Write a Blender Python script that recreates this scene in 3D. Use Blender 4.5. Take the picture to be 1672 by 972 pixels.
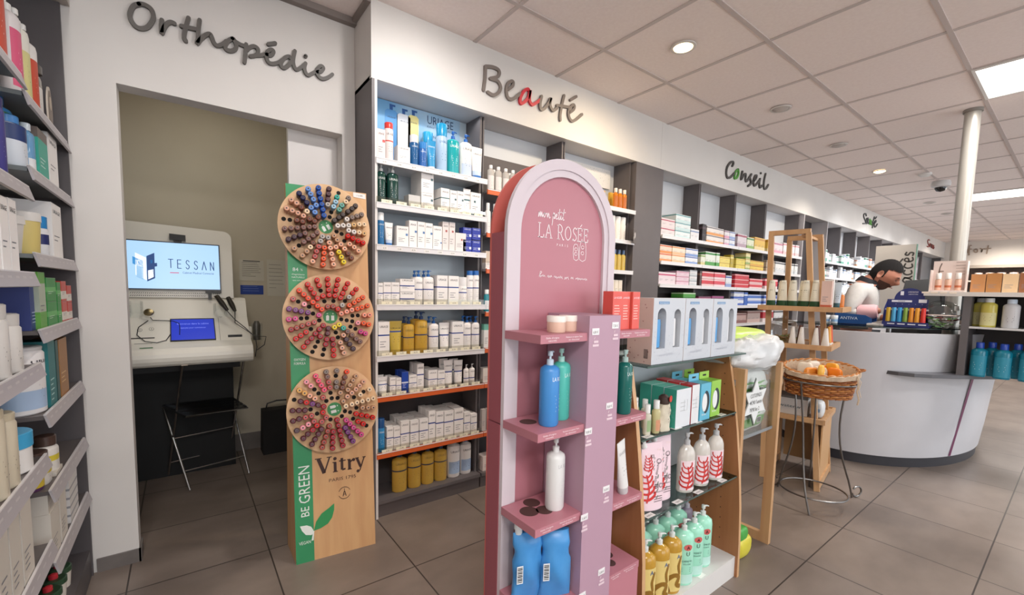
import bpy, math, random
from mathutils import Vector, Matrix
random.seed(7)
for _o in list(bpy.data.objects): bpy.data.objects.remove(_o)
SC = bpy.context.scene
COL = SC.collection
PI = math.pi

# ------------------------------------------------------------------ camera
cam = bpy.data.objects.new('camera', bpy.data.cameras.new('camera'))
COL.objects.link(cam)
_r = Vector((0.79969227, -0.5999938, 0.0223542))
_d = Vector((-0.03167604, -0.0793401, -0.99634421))
_f = Vector((0.59957393, 0.79606067, -0.08245309))
cam.matrix_world = Matrix(((_r.x, -_d.x, -_f.x, 0), (_r.y, -_d.y, -_f.y, 0), (_r.z, -_d.z, -_f.z, 1.188), (0, 0, 0, 1)))
cam.data.sensor_width = 36
cam.data.lens = 36 * 710.155 / 1672
cam.data.shift_x = (836 - 832.393) / 1672
cam.data.shift_y = (534.623 - 486) / 1672
cam.data.clip_start = .02
SC.camera = cam

# ------------------------------------------------------------------ look, world, daylight
SC.view_settings.view_transform = 'Standard'
SC.view_settings.look = 'None'
SC.view_settings.exposure = 0.5
SC.view_settings.gamma = 1
SC.view_settings.use_curve_mapping = False
W = bpy.data.worlds.new('world'); SC.world = W; W.use_nodes = True
W.node_tree.nodes['Background'].inputs[0].default_value = (.75, .85, 1, 1)
W.node_tree.nodes['Background'].inputs[1].default_value = .8
CEIL = 2.536

def lamp(name, kind, loc, rot, power, color, **kw):
    l = bpy.data.lights.new(name, kind); l.energy = power; l.color = color
    for k, v in kw.items(): setattr(l, k, v)
    o = bpy.data.objects.new(name, l); COL.objects.link(o); o.location = loc; o.rotation_euler = rot
    return o
# daylight coming in through the shop windows behind and right of the camera
for _x in (1.4, 5.2, 9.0, 12.4):
    lamp('daylight', 'AREA', (_x, -3.42, 1.35), (PI/2, 0, 0), 34, (.86, .93, 1), shape='RECTANGLE', size=2.6, size_y=2.0)
# recessed square panels in the ceiling (each also has its panel below)
LED = [(4.014, .228), (8.214, .828), (.414, -1.6), (4.014, -2.0), (7.614, -1.6), (11.2, .228), (11.2, -1.6), (-.186, -.972)]  # the last one is unseen, added to brighten the left wall
for _x, _y in LED:
    lamp('panel_light', 'AREA', (_x, _y, CEIL - .02), (0, 0, 0), 25, (1, .97, .93), shape='SQUARE', size=.56)
# downlights close to the shelf wall, tilted a little towards it, some at unlit fittings; the leftmost is added to brighten the left wall
for _x, _p, _c, _t in [(-.29, 22, (1, .96, .94), 14), (.93, 34, (1, .95, .91), 24), (2.216, 40, (1, .80, .54), 22), (3.46, 12, (1, .92, .82), 8), (5.89, 46, (1, .9, .76), 20), (7.1, 25, (.95, .97, 1), 18), (8.26, 30, (.95, .97, 1), 18), (9.46, 30, (.95, .97, 1), 18), (10.7, 30, (1, .95, .9), 18), (12.4, 30, (1, .9, .8), 18)]:
    lamp('downlight_beam', 'SPOT', (_x, 1.435, CEIL - .03), (math.radians(_t), 0, 0), _p, _c, spot_size=math.radians(148 if _x < 3 else 125), spot_blend=.75 if _x < 3 else .85, shadow_soft_size=.05)
lamp('room_fill', 'AREA', (.15, 2.95, 2.465), (0, 0, 0), 2.4, (1, .93, .80), shape='SQUARE', size=.4)  # unseen fill lamp, added to raise the brightness of the consultation room
lamp('shelf_light', 'AREA', (1.08, 2.19, 2.165), (math.radians(-14), 0, 0), .5, (.9, .96, 1), shape='RECTANGLE', size=.56, size_y=.03)
lamp('end_wall_light', 'SPOT', (13.2, 1.1, CEIL - .03), (0, math.radians(-28), 0), 95, (1, .9, .78), spot_size=math.radians(120), spot_blend=.9, shadow_soft_size=.05)

# ------------------------------------------------------------------ materials
def lin(c):
    c /= 255.0
    return c / 12.92 if c <= .04045 else ((c + .055) / 1.055) ** 2.4
def rgb(h):
    h = h.lstrip('#'); return (lin(int(h[0:2], 16)), lin(int(h[2:4], 16)), lin(int(h[4:6], 16)), 1)
_M = {}
def M(hexc, rough=.5, metal=0, kind=''):
    """plain paint / card / plastic of one colour"""
    key = (hexc, rough, metal, kind)
    if key in _M: return _M[key]
    m = bpy.data.materials.new('m_%s_%s' % (hexc.strip('#'), kind or 'p')); m.use_nodes = True
    nt = m.node_tree; b = nt.nodes['Principled BSDF']
    b.inputs['Base Color'].default_value = rgb(hexc); b.inputs['Roughness'].default_value = rough; b.inputs['Metallic'].default_value = metal
    if kind == 'emit':
        b.inputs['Emission Color'].default_value = rgb(hexc); b.inputs['Emission Strength'].default_value = 1.0
    if kind == 'dull': b.inputs['Specular IOR Level'].default_value = .18
    if kind == 'juice':          # tinted liquid in clear plastic
        b.inputs['Transmission Weight'].default_value = .45; b.inputs['IOR'].default_value = 1.3; b.inputs['Coat Weight'].default_value = .5
    if kind in ('clear', 'film'):
        tr = nt.nodes.new('ShaderNodeBsdfTransparent'); mx = nt.nodes.new('ShaderNodeMixShader'); lw = nt.nodes.new('ShaderNodeLayerWeight')
        mt = nt.nodes.new('ShaderNodeMath'); mt.operation = 'MULTIPLY_ADD'; mt.use_clamp = True
        lw.inputs[0].default_value = .35; tr.inputs[0].default_value = rgb(hexc)
        nt.links.new(lw.outputs['Fresnel'], mt.inputs[0]); mt.inputs[1].default_value = .8; mt.inputs[2].default_value = .03 if kind == 'clear' else .25
        gl = b
        if kind == 'clear':
            gl = nt.nodes.new('ShaderNodeBsdfGlossy'); gl.inputs['Roughness'].default_value = rough
            mt.inputs[1].default_value = .38
        nt.links.new(mt.outputs[0], mx.inputs[0]); nt.links.new(tr.outputs[0], mx.inputs[1]); nt.links.new(gl.outputs[0], mx.inputs[2])
        nt.links.new(mx.outputs[0], nt.nodes['Material Output'].inputs[0]); b.inputs['Roughness'].default_value = rough
    _M[key] = m
    return m
def nodes(name, base, rough=.5):
    m = bpy.data.materials.new(name); m.use_nodes = True
    b = m.node_tree.nodes['Principled BSDF']; b.inputs['Base Color'].default_value = rgb(base); b.inputs['Roughness'].default_value = rough
    return m, m.node_tree, b
def noise_mat(name, c1, c2, scale, rough=.5, stretch=(1, 1, 1), bump=0, detail=4):
    m, nt, b = nodes(name, c1, rough); N = nt.nodes; L = nt.links
    g = N.new('ShaderNodeNewGeometry'); mp = N.new('ShaderNodeMapping'); mp.inputs['Scale'].default_value = stretch
    n = N.new('ShaderNodeTexNoise'); n.inputs['Scale'].default_value = scale; n.inputs['Detail'].default_value = detail
    r = N.new('ShaderNodeValToRGB'); r.color_ramp.elements[0].color = rgb(c1); r.color_ramp.elements[1].color = rgb(c2)
    r.color_ramp.elements[0].position = .35; r.color_ramp.elements[1].position = .68
    L.new(g.outputs['Position'], mp.inputs[0]); L.new(mp.outputs[0], n.inputs['Vector']); L.new(n.outputs[0], r.inputs[0]); L.new(r.outputs[0], b.inputs['Base Color'])
    if bump:
        bp = N.new('ShaderNodeBump'); bp.inputs['Strength'].default_value = bump; bp.inputs['Distance'].default_value = .004
        L.new(n.outputs[0], bp.inputs['Height']); L.new(bp.outputs[0], b.inputs['Normal'])
    return m
def grid_mat(name, c1, c2, grout, x0, y0, size, gw, scale, rough):
    """large stone tiles with a narrow joint, in world coordinates"""
    m = noise_mat(name, c1, c2, scale, rough, (1, 1.6, 1), 0, 6); nt = m.node_tree; N = nt.nodes; L = nt.links; b = N['Principled BSDF']
    g = N.new('ShaderNodeNewGeometry'); sp = N.new('ShaderNodeSeparateXYZ'); L.new(g.outputs['Position'], sp.inputs[0])
    ds = []; cells = []
    for ax, o in ((0, x0), (1, y0)):
        s = N.new('ShaderNodeMath'); s.operation = 'SUBTRACT'; s.inputs[1].default_value = o; L.new(sp.outputs[ax], s.inputs[0])
        d = N.new('ShaderNodeMath'); d.operation = 'DIVIDE'; d.inputs[1].default_value = size; L.new(s.outputs[0], d.inputs[0])
        fl = N.new('ShaderNodeMath'); fl.operation = 'FLOOR'; L.new(d.outputs[0], fl.inputs[0]); cells.append(fl)
        f = N.new('ShaderNodeMath'); f.operation = 'FRACT'; L.new(d.outputs[0], f.inputs[0])
        h = N.new('ShaderNodeMath'); h.operation = 'SUBTRACT'; h.inputs[1].default_value = .5; L.new(f.outputs[0], h.inputs[0])
        a = N.new('ShaderNodeMath'); a.operation = 'ABSOLUTE'; L.new(h.outputs[0], a.inputs[0])
        c = N.new('ShaderNodeMath'); c.operation = 'GREATER_THAN'; c.inputs[1].default_value = .5 - gw / size; L.new(a.outputs[0], c.inputs[0]); ds.append(c)
    mx = N.new('ShaderNodeMath'); mx.operation = 'MAXIMUM'; L.new(ds[0].outputs[0], mx.inputs[0]); L.new(ds[1].outputs[0], mx.inputs[1])
    cv = N.new('ShaderNodeCombineXYZ'); L.new(cells[0].outputs[0], cv.inputs[0]); L.new(cells[1].outputs[0], cv.inputs[1])
    wn = N.new('ShaderNodeTexWhiteNoise'); L.new(cv.outputs[0], wn.inputs[0])
    va = N.new('ShaderNodeMath'); va.operation = 'MULTIPLY_ADD'; va.inputs[1].default_value = .16; va.inputs[2].default_value = .92; L.new(wn.outputs[0], va.inputs[0])
    hs = N.new('ShaderNodeHueSaturation'); L.new(va.outputs[0], hs.inputs['Value'])
    src = b.inputs['Base Color'].links[0].from_socket; L.new(src, hs.inputs['Color'])
    mc = N.new('ShaderNodeMix'); mc.data_type = 'RGBA'; L.new(mx.outputs[0], mc.inputs[0]); L.new(hs.outputs[0], mc.inputs[6]); mc.inputs[7].default_value = rgb(grout)
    L.new(mc.outputs[2], b.inputs['Base Color'])
    return m
def wood_mat(name, c1, c2, rough=.45, vert=True, scale=26):
    return noise_mat(name, c1, c2, scale, rough, (1, 1, .06) if vert else (.08, 1, 1), 0, 3)

WHITE = M('#dedbd8', .55); WALLP = noise_mat('white_wall_paint', '#d4d0cc', '#d9d5d1', 3, .7)
GREY = noise_mat('dark_grey_laminate', '#5f595a', '#625c5d', 8, .5)
DARK = M('#2b282b', .6)
WOOD = wood_mat('beech_board', '#c89a6c', '#d3a878', .5)
WOODF = wood_mat('beech_frame', '#b38a62', '#c09970', .45)
BROWN = wood_mat('brown_laminate_side', '#96623c', '#a36e46', .45)
CHROME = M('#b9b9ba', .22, 1); STEEL = M('#9a9a9c', .3, 1)
GLASSM = M('#f3f2ec', .03, 0, 'clear'); GLASSD = M('#c6d3cf', .03, 0, 'clear'); CLEARP = M('#fcfefe', .08, 0, 'clear'); FILM = M('#fdfdfd', .2, 0, 'film')
BLACK = M('#141315', .4)

# ------------------------------------------------------------------ mesh helpers
_T = {}
def text_geo(s):
    """outline font glyphs as flat triangles, centred on x, baseline 0, cap height 1; returns verts, faces, width"""
    if s in _T: return _T[s]
    cu = bpy.data.curves.new('t', 'FONT'); cu.body = s; cu.align_x = 'CENTER'; cu.resolution_u = 2; cu.size = 1 / .72
    o = bpy.data.objects.new('t', cu); COL.objects.link(o); bpy.context.view_layer.update()
    me = bpy.data.meshes.new_from_object(o.evaluated_get(bpy.context.evaluated_depsgraph_get()))
    v = [(q.co.x, q.co.y) for q in me.vertices]; f = [tuple(p.vertices) for p in me.polygons]
    bpy.data.objects.remove(o); bpy.data.curves.remove(cu); bpy.data.meshes.remove(me)
    w = (max(a for a, _ in v) - min(a for a, _ in v)) if v else 1
    cx = (max(a for a, _ in v) + min(a for a, _ in v)) / 2 if v else 0
    v = [(a - cx, b) for a, b in v]
    _T[s] = (v, f, w)
    return _T[s]
class MB:
    def __init__(s): s.v = []; s.f = []; s.m = []; s.sm = []; s.mats = []
    def mi(s, m):
        if m not in s.mats: s.mats.append(m)
        return s.mats.index(m)
    def add(s, vs, fs, m, smooth=False):
        n = len(s.v); k = s.mi(m); s.v += [tuple(v) for v in vs]
        for f in fs: s.f.append(tuple(n + i for i in f)); s.m.append(k); s.sm.append(smooth)
        return s
    def box(s, x0, x1, y0, y1, z0, z1, m):
        return s.add([(x, y, z) for z in (z0, z1) for y in (y0, y1) for x in (x0, x1)], [(0, 2, 3, 1), (4, 5, 7, 6), (0, 1, 5, 4), (2, 6, 7, 3), (0, 4, 6, 2), (1, 3, 7, 5)], m)
    def hexa(s, bot, top, m):
        return s.add(list(bot) + list(top), [(3, 2, 1, 0), (4, 5, 6, 7), (0, 1, 5, 4), (1, 2, 6, 5), (2, 3, 7, 6), (3, 0, 4, 7)], m)
    def bar(s, a, b, w, h, m, up=(0, 0, 1)):
        a = Vector(a); b = Vector(b); t = (b - a).normalized(); u = Vector(up)
        if abs(t.dot(u)) > .98: u = Vector((0, 1, 0))
        x = t.cross(u).normalized() * w / 2; y = x.cross(t).normalized() * h / 2
        return s.hexa([a - x - y, a + x - y, a + x + y, a - x + y], [b - x - y, b + x - y, b + x + y, b - x + y], m)
    def loft(s, rings, m, smooth=True, caps=True, closed=True):
        n = len(rings[0]); vs = [p for r in rings for p in r]; fs = []
        for i in range(len(rings) - 1):
            for j in range(n if closed else n - 1):
                k = (j + 1) % n
                fs.append((i * n + j, i * n + k, (i + 1) * n + k, (i + 1) * n + j))
        s.add(vs, fs, m, smooth)
        if caps:
            s.add(rings[0], [tuple(reversed(range(n)))], m); s.add(rings[-1], [tuple(range(n))], m)
        return s
    def lathe(s, prof, m, n=20, cx=0, cy=0, sx=1, sy=1, caps=True, smooth=True):
        return s.loft([[(cx + r * sx * math.cos(2 * PI * i / n), cy + r * sy * math.sin(2 * PI * i / n), z) for i in range(n)] for r, z in prof], m, smooth, caps)
    def tube(s, pts, r, m, n=8, closed=False, caps=True, sq=1):
        P = [Vector(p) for p in pts]; rings = []; prev = None; rr = r if isinstance(r, (list, tuple)) else [r] * len(P)
        for i, p in enumerate(P):
            a = P[i - 1] if (i or closed) else p; b = P[(i + 1) % len(P)] if (i < len(P) - 1 or closed) else p
            t = (b - a); t = t.normalized() if t.length > 1e-9 else Vector((0, 0, 1))
            if prev is None:
                u = Vector((0, 0, 1)) if abs(t.z) < .9 else Vector((0, 1, 0)); x = t.cross(u).normalized()
            else:
                x = prev - t * prev.dot(t); x = x.normalized() if x.length > 1e-6 else t.cross(Vector((0, 1, 0))).normalized()
            prev = x; y = t.cross(x)
            rings.append([tuple(p + x * rr[i] * math.cos(2 * PI * k / n) + y * rr[i] * sq * math.sin(2 * PI * k / n)) for k in range(n)])
        if closed: rings.append(rings[0])
        return s.loft(rings, m, True, caps and not closed)
    def prism(s, poly, fn, d0, d1, m):
        """poly in a plane, fn(u,v,d) -> point, extruded from d0 to d1"""
        n = len(poly); A = [fn(u, v, d0) for u, v in poly]; B = [fn(u, v, d1) for u, v in poly]
        s.add(A + B, [tuple(range(n)), tuple(reversed(range(n, 2 * n)))] + [(i, n + i, n + (i + 1) % n, (i + 1) % n) for i in range(n)], m)
        return s
    def text(s, t, fn, cx, cy, h, m, width=None, rot=0):
        v, f, w = text_geo(t); k = h
        kx = (width / w) if width else k
        c, sn = math.cos(rot), math.sin(rot)
        return s.add([fn(cx + a * kx * c - b * k * sn, cy + a * kx * sn + b * k * c) for a, b in v], f, m)
    def stroke(s, pts, fn, r, m, d=.004, steps=4):
        """round pen stroke laid on a surface, standing d proud of it"""
        P = [Vector((a, b, 0)) for a, b in pts]; Q = []
        if len(P) > 2:
            cl = (P[0] - P[-1]).length < 1e-4
            for i in range(len(P) - 1):
                p0 = P[i - 1] if i else (P[-2] if cl else P[0]); p3 = P[i + 2] if i + 2 < len(P) else (P[1] if cl else P[-1])
                for k in range(steps):
                    t = k / steps; a, b = P[i], P[i + 1]
                    Q.append(.5 * (2 * a + (b - p0) * t + (2 * p0 - 5 * a + 4 * b - p3) * t * t + (3 * a - p0 - 3 * b + p3) * t ** 3))
            Q.append(P[-1])
        else: Q = P
        L = []; R = []
        for i, p in enumerate(Q):
            t = Q[min(i + 1, len(Q) - 1)] - Q[max(i - 1, 0)]
            t = t.normalized() if t.length > 1e-9 else Vector((1, 0, 0)); nn = Vector((-t.y, t.x, 0)) * r
            L.append(p + nn); R.append(p - nn)
        def cap(c, ang0):
            return [Vector((c.x + r * math.cos(ang0 + PI * k / 5), c.y + r * math.sin(ang0 + PI * k / 5), 0)) for k in range(1, 5)]
        t0 = (Q[1] - Q[0]); t1 = (Q[-1] - Q[-2])
        n = len(L); rows = []
        vs = []; fs = []
        for z in (0, d):
            for p in L: vs.append(fn(p.x, p.y, z))
            for p in R: vs.append(fn(p.x, p.y, z))
        o = 2 * n
        for i in range(n - 1):
            fs.append((o + i, o + n + i, o + n + i + 1, o + i + 1))
            fs.append((i, i + 1, o + i + 1, o + i)); fs.append((n + i + 1, n + i, o + n + i, o + n + i + 1))
        s.add(vs, fs, m)
        for c, t, sg in ((Q[0], t0, 1), (Q[-1], t1, -1)):
            a = math.atan2(t.y, t.x) + (PI / 2 if sg > 0 else -PI / 2)
            pl = [Vector((c.x + r * math.cos(a + PI * k / 6), c.y + r * math.sin(a + PI * k / 6), 0)) for k in range(7)]
            s.prism([(p.x, p.y) for p in pl], fn, d, 0, m)
        return s
    def moved(s, mat):
        r = MB(); r.v = [tuple(mat @ Vector(p)) for p in s.v]; r.f = list(s.f); r.m = list(s.m); r.sm = list(s.sm); r.mats = list(s.mats); return r
    def mesh(s, name):
        me = bpy.data.meshes.new(name); me.from_pydata(s.v, [], s.f)
        for m in s.mats: me.materials.append(m)
        me.polygons.foreach_set('material_index', s.m); me.polygons.foreach_set('use_smooth', s.sm); me.update()
        if any(s.sm): me.set_sharp_from_angle(angle=math.radians(42))
        return me
def link(name, me, parent=None, loc=(0, 0, 0), rz=0):
    o = bpy.data.objects.new(name, me); COL.objects.link(o); o.parent = parent; o.location = loc
    if rz: o.rotation_euler[2] = rz
    return o
def put(name, mb, parent=None, loc=(0, 0, 0), rz=0): return link(name, mb.mesh(name), parent, loc, rz)
def tag(o, label, cat, group=None):
    o['label'] = label; o['category'] = cat
    if group: o['group'] = group
    return o
def struct(name, mb, parent=None):
    o = put(name, mb, parent)
    if parent is None: o['kind'] = 'structure'
    return o
def thing(name, label, cat, loc=(0, 0, 0), rz=0, group=None):
    o = bpy.data.objects.new(name, None); o.empty_display_size = .05; COL.objects.link(o); o.location = loc; o.rotation_euler[2] = rz
    return tag(o, label, cat, group)
def clone(proto, loc, rz, label, cat, group=None, scale=None):
    """proto = (kind, [(part, mesh), ...]) ; a one-part proto becomes one mesh object"""
    kind, parts = proto
    if len(parts) == 1: o = link(kind, parts[0][1], None, loc, rz)
    else:
        o = bpy.data.objects.new(kind, None); o.empty_display_size = .03; COL.objects.link(o); o.location = loc; o.rotation_euler[2] = rz
        for pn, me in parts: link(pn, me, o)
    if scale: o.scale = scale
    return tag(o, label, cat, group)
ORD = ['first', 'second', 'third', 'fourth', 'fifth', 'sixth', 'seventh', 'eighth', 'ninth', 'tenth', 'eleventh', 'twelfth', 'thirteenth', 'fourteenth', 'fifteenth', 'sixteenth', 'seventeenth', 'eighteenth', 'nineteenth', 'twentieth']
ORD += ['twenty-' + x for x in ORD[:9]]

# ================================================================== THE SETTING
XW = 14.2
floor_m = grid_mat('floor_tiles', '#6f635b', '#84776e', '#38302c', .763, .679, .486, .0028, 2.6, .38)
struct('floor', MB().box(-1.6, XW + .2, -3.6, 3.7, -.05, 0, floor_m))
ceil_m = noise_mat('ceiling_tile', '#ecdfda', '#f0e4df', 60, .9, (1, 1, 1), .15)
struct('ceiling', MB().box(-1.6, XW + .2, -3.6, 2.5, CEIL, CEIL + .06, ceil_m))
tb = MB(); TBM = M('#c6bab6', .6)
for i in range(-5, 22):
    x = 1.914 + .6 * i
    if -.8 < x < XW: tb.box(x - .011, x + .011, -3.5, 2.13, CEIL - .004, CEIL + .001, TBM)
for j in range(-9, 2):
    y = 1.728 + .6 * j
    if j < 1: tb.box(-.9, XW, y - .011, y + .011, CEIL - .0046, CEIL + .001, TBM)
tb.box(-.9, .745, 2.325, 2.36, CEIL - .03, CEIL + .001, M('#857b76', .6))
tb.box(.722, .745, 2.12, 2.33, CEIL - .02, CEIL + .001, M('#857b76', .6))
struct('trim_1', tb)

# wall with the Orthopedie lettering and its opening
w = MB()
w.box(-.80, -.182, 2.36, 2.45, 0, CEIL, WALLP); w.box(-.182, .678, 2.36, 2.45, 1.968, CEIL, WALLP); w.box(.678, .744, 2.36, 2.45, 0, CEIL, WALLP)
struct('wall_back_left', w)
struct('door_1', MB().box(.445, .74, 2.462, 2.497, .01, 1.985, M('#d8d4d2', .5)))
b = MB(); TILEK = noise_mat('skirting_tile', '#6b6562', '#78716d', 12, .45)
b.box(-.315, -.176, 2.352, 2.361, 0, .057, TILEK); b.box(-.183, -.174, 2.352, 2.46, 0, .057, TILEK)
struct('baseboard_left', b)
# small consultation room behind the opening
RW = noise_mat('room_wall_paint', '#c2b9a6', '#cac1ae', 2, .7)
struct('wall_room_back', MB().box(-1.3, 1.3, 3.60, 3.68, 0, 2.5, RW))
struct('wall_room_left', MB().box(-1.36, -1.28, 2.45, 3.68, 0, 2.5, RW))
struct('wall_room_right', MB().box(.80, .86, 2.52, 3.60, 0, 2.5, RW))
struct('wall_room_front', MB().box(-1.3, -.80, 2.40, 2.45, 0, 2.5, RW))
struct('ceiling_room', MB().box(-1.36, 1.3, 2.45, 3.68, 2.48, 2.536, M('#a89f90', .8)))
struct('baseboard_room', MB().box(.26, .80, 3.588, 3.60, 0, .12, TILEK))

# bulkhead (fascia) above the shelf wall
f = MB(); f.box(.745, XW, 2.12, 2.142, 2.18, CEIL, WALLP); f.box(.745, XW, 2.142, 2.56, 2.18, 2.196, M('#c9c6c6', .6)); f.box(.745, .765, 2.142, 2.45, 2.18, CEIL, WALLP)
for x in (3.05, 8.3): f.box(x, x + .0015, 2.1195, 2.121, 2.19, CEIL, M('#b5b1ae', .6))
struct('wall_fascia', f)
struct('wall_back', MB().box(.744, XW, 2.56, 2.62, 0, CEIL, WALLP))
struct('wall_right', MB().box(XW, XW + .08, -3.6, 2.6, 0, CEIL, M('#d9d2cb', .7)))
struct('wall_left', MB().box(-.90, -.82, -3.6, 2.45, 0, CEIL, WALLP))
# shop front behind the camera: wall with four big windows
w = MB(); w.box(-.9, XW, -3.58, -3.50, 0, .3, WALLP); w.box(-.9, XW, -3.58, -3.50, 2.38, CEIL, WALLP)
xs = [-.9, .1, 2.7, 3.9, 6.5, 7.7, 10.3, 11.1, 13.7, XW]
for a, c in zip(xs[0::2], xs[1::2]): w.box(a, c, -3.58, -3.50, .3, 2.38, WALLP)
struct('wall_front', w)
for i, a in enumerate(xs[1:-1:2]):
    c = xs[2 + 2 * i]; wf = MB()
    for q in ((a, a + .05), (c - .05, c)): wf.box(q[0], q[1], -3.56, -3.5, .3, 2.38, STEEL)
    wf.box(a + .05, c - .05, -3.56, -3.5, .3, .35, STEEL); wf.box(a + .05, c - .05, -3.56, -3.5, 2.33, 2.38, STEEL)
    o = struct('window_%d' % (i + 1), wf); put('pane', MB().box(a + .05, c - .05, -3.535, -3.525, .35, 2.33, GLASSM), o)

# ceiling lamps
PANEL = M('#fffaf2', .5, 0, 'emit'); PANEL.node_tree.nodes['Principled BSDF'].inputs['Emission Strength'].default_value = 2.2
WARM = M('#ffe6b4', .5, 0, 'emit'); WARM.node_tree.nodes['Principled BSDF'].inputs['Emission Strength'].default_value = 3.5
LEDN = ['white square ceiling light panel beside the round pillar', 'white square ceiling light panel beyond the round pillar, near end wall'] + ['square ceiling light panel over the shop floor, outside the photo'] * 6
for (x, y), lb in zip(LED, LEDN):
    t = thing('ceiling_light_panel', lb, 'ceiling light', (x, y, CEIL), 0, 'square ceiling light panels' if 'outside' in lb else None)
    fr = MB()
    for q in ((-.295, -.28, -.295, .295), (.28, .295, -.295, .295), (-.28, .28, -.295, -.28), (-.28, .28, .28, .295)): fr.box(q[0], q[1], q[2], q[3], -.012, -.0047, WHITE)
    put('frame', fr, t); put('diffuser', MB().box(-.28, .28, -.28, .28, -.0085, -.0048, PANEL), t)
def downlight(x, lit, label):
    t = thing('downlight', label, 'ceiling spotlight', (x, 1.435, CEIL))
    put('rim', MB().lathe([(.052, -.001), (.068, -.006), (.066, -.010), (.052, -.011)], M('#cfc8c2', .4), 28, caps=False), t)
    r = MB().lathe([(0.001, -.022), (.03, -.020), (.048, -.012), (.052, -.0005)], WARM if lit else M('#b9b0aa', .5), 24, caps=False); put('lens', r, t)
downlight(-.29, 1, 'added lit ceiling spotlight over the opening on the left, outside the photo')  # unseen fitting for the spot added to light the left wall
downlight(.93, 1, 'lit ceiling spotlight nearest the corner above the first shelf bay')
downlight(2.216, 1, 'warm glowing ceiling spotlight, largest and nearest in the photo')
downlight(3.458, 0, 'unlit round ceiling spotlight between the two glowing ones, nearer one')
downlight(4.643, 0, 'unlit round ceiling spotlight just before the second glowing one')
downlight(5.894, 1, 'second glowing ceiling spotlight, above the lettering Conseil side')
downlight(8.256, 0, 'small unlit ceiling spotlight left of the round pillar')
downlight(9.46, 0, 'tiny far unlit ceiling spotlight against the round pillar')
t = thing('smoke_detector', 'small flat white smoke detector on ceiling beside the dome camera', 'smoke detector', (6.35, 1.16, CEIL))
put('base', MB().lathe([(.055, -.0001), (.055, -.018), (.035, -.034), (.001, -.036)], WHITE, 24), t)
t = thing('dome_camera', 'white dome security camera with black lens hanging under the ceiling', 'security camera', (6.893, 1.117, CEIL))
put('housing', MB().lathe([(.075, -.0001), (.085, -.03), (.08, -.06), (.05, -.07)], M('#cfcdcc', .4), 28), t)
put('dome', MB().lathe([(.052, -.065), (.050, -.085), (.035, -.108), (.001, -.118)], M('#1b1a1c', .15), 24), t)
t = thing('pillar', 'round cream metal pillar standing behind the counter, floor to ceiling', 'pillar', (4.49, .600, 0))
put('shaft', MB().lathe([(.043, 0), (.043, CEIL - .0005)], M('#a5a098', .3, .35), 32), t)
put('collar', MB().lathe([(.052, CEIL - .02), (.052, CEIL - .0008)], M('#8f8a83', .5), 32), t)

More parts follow.
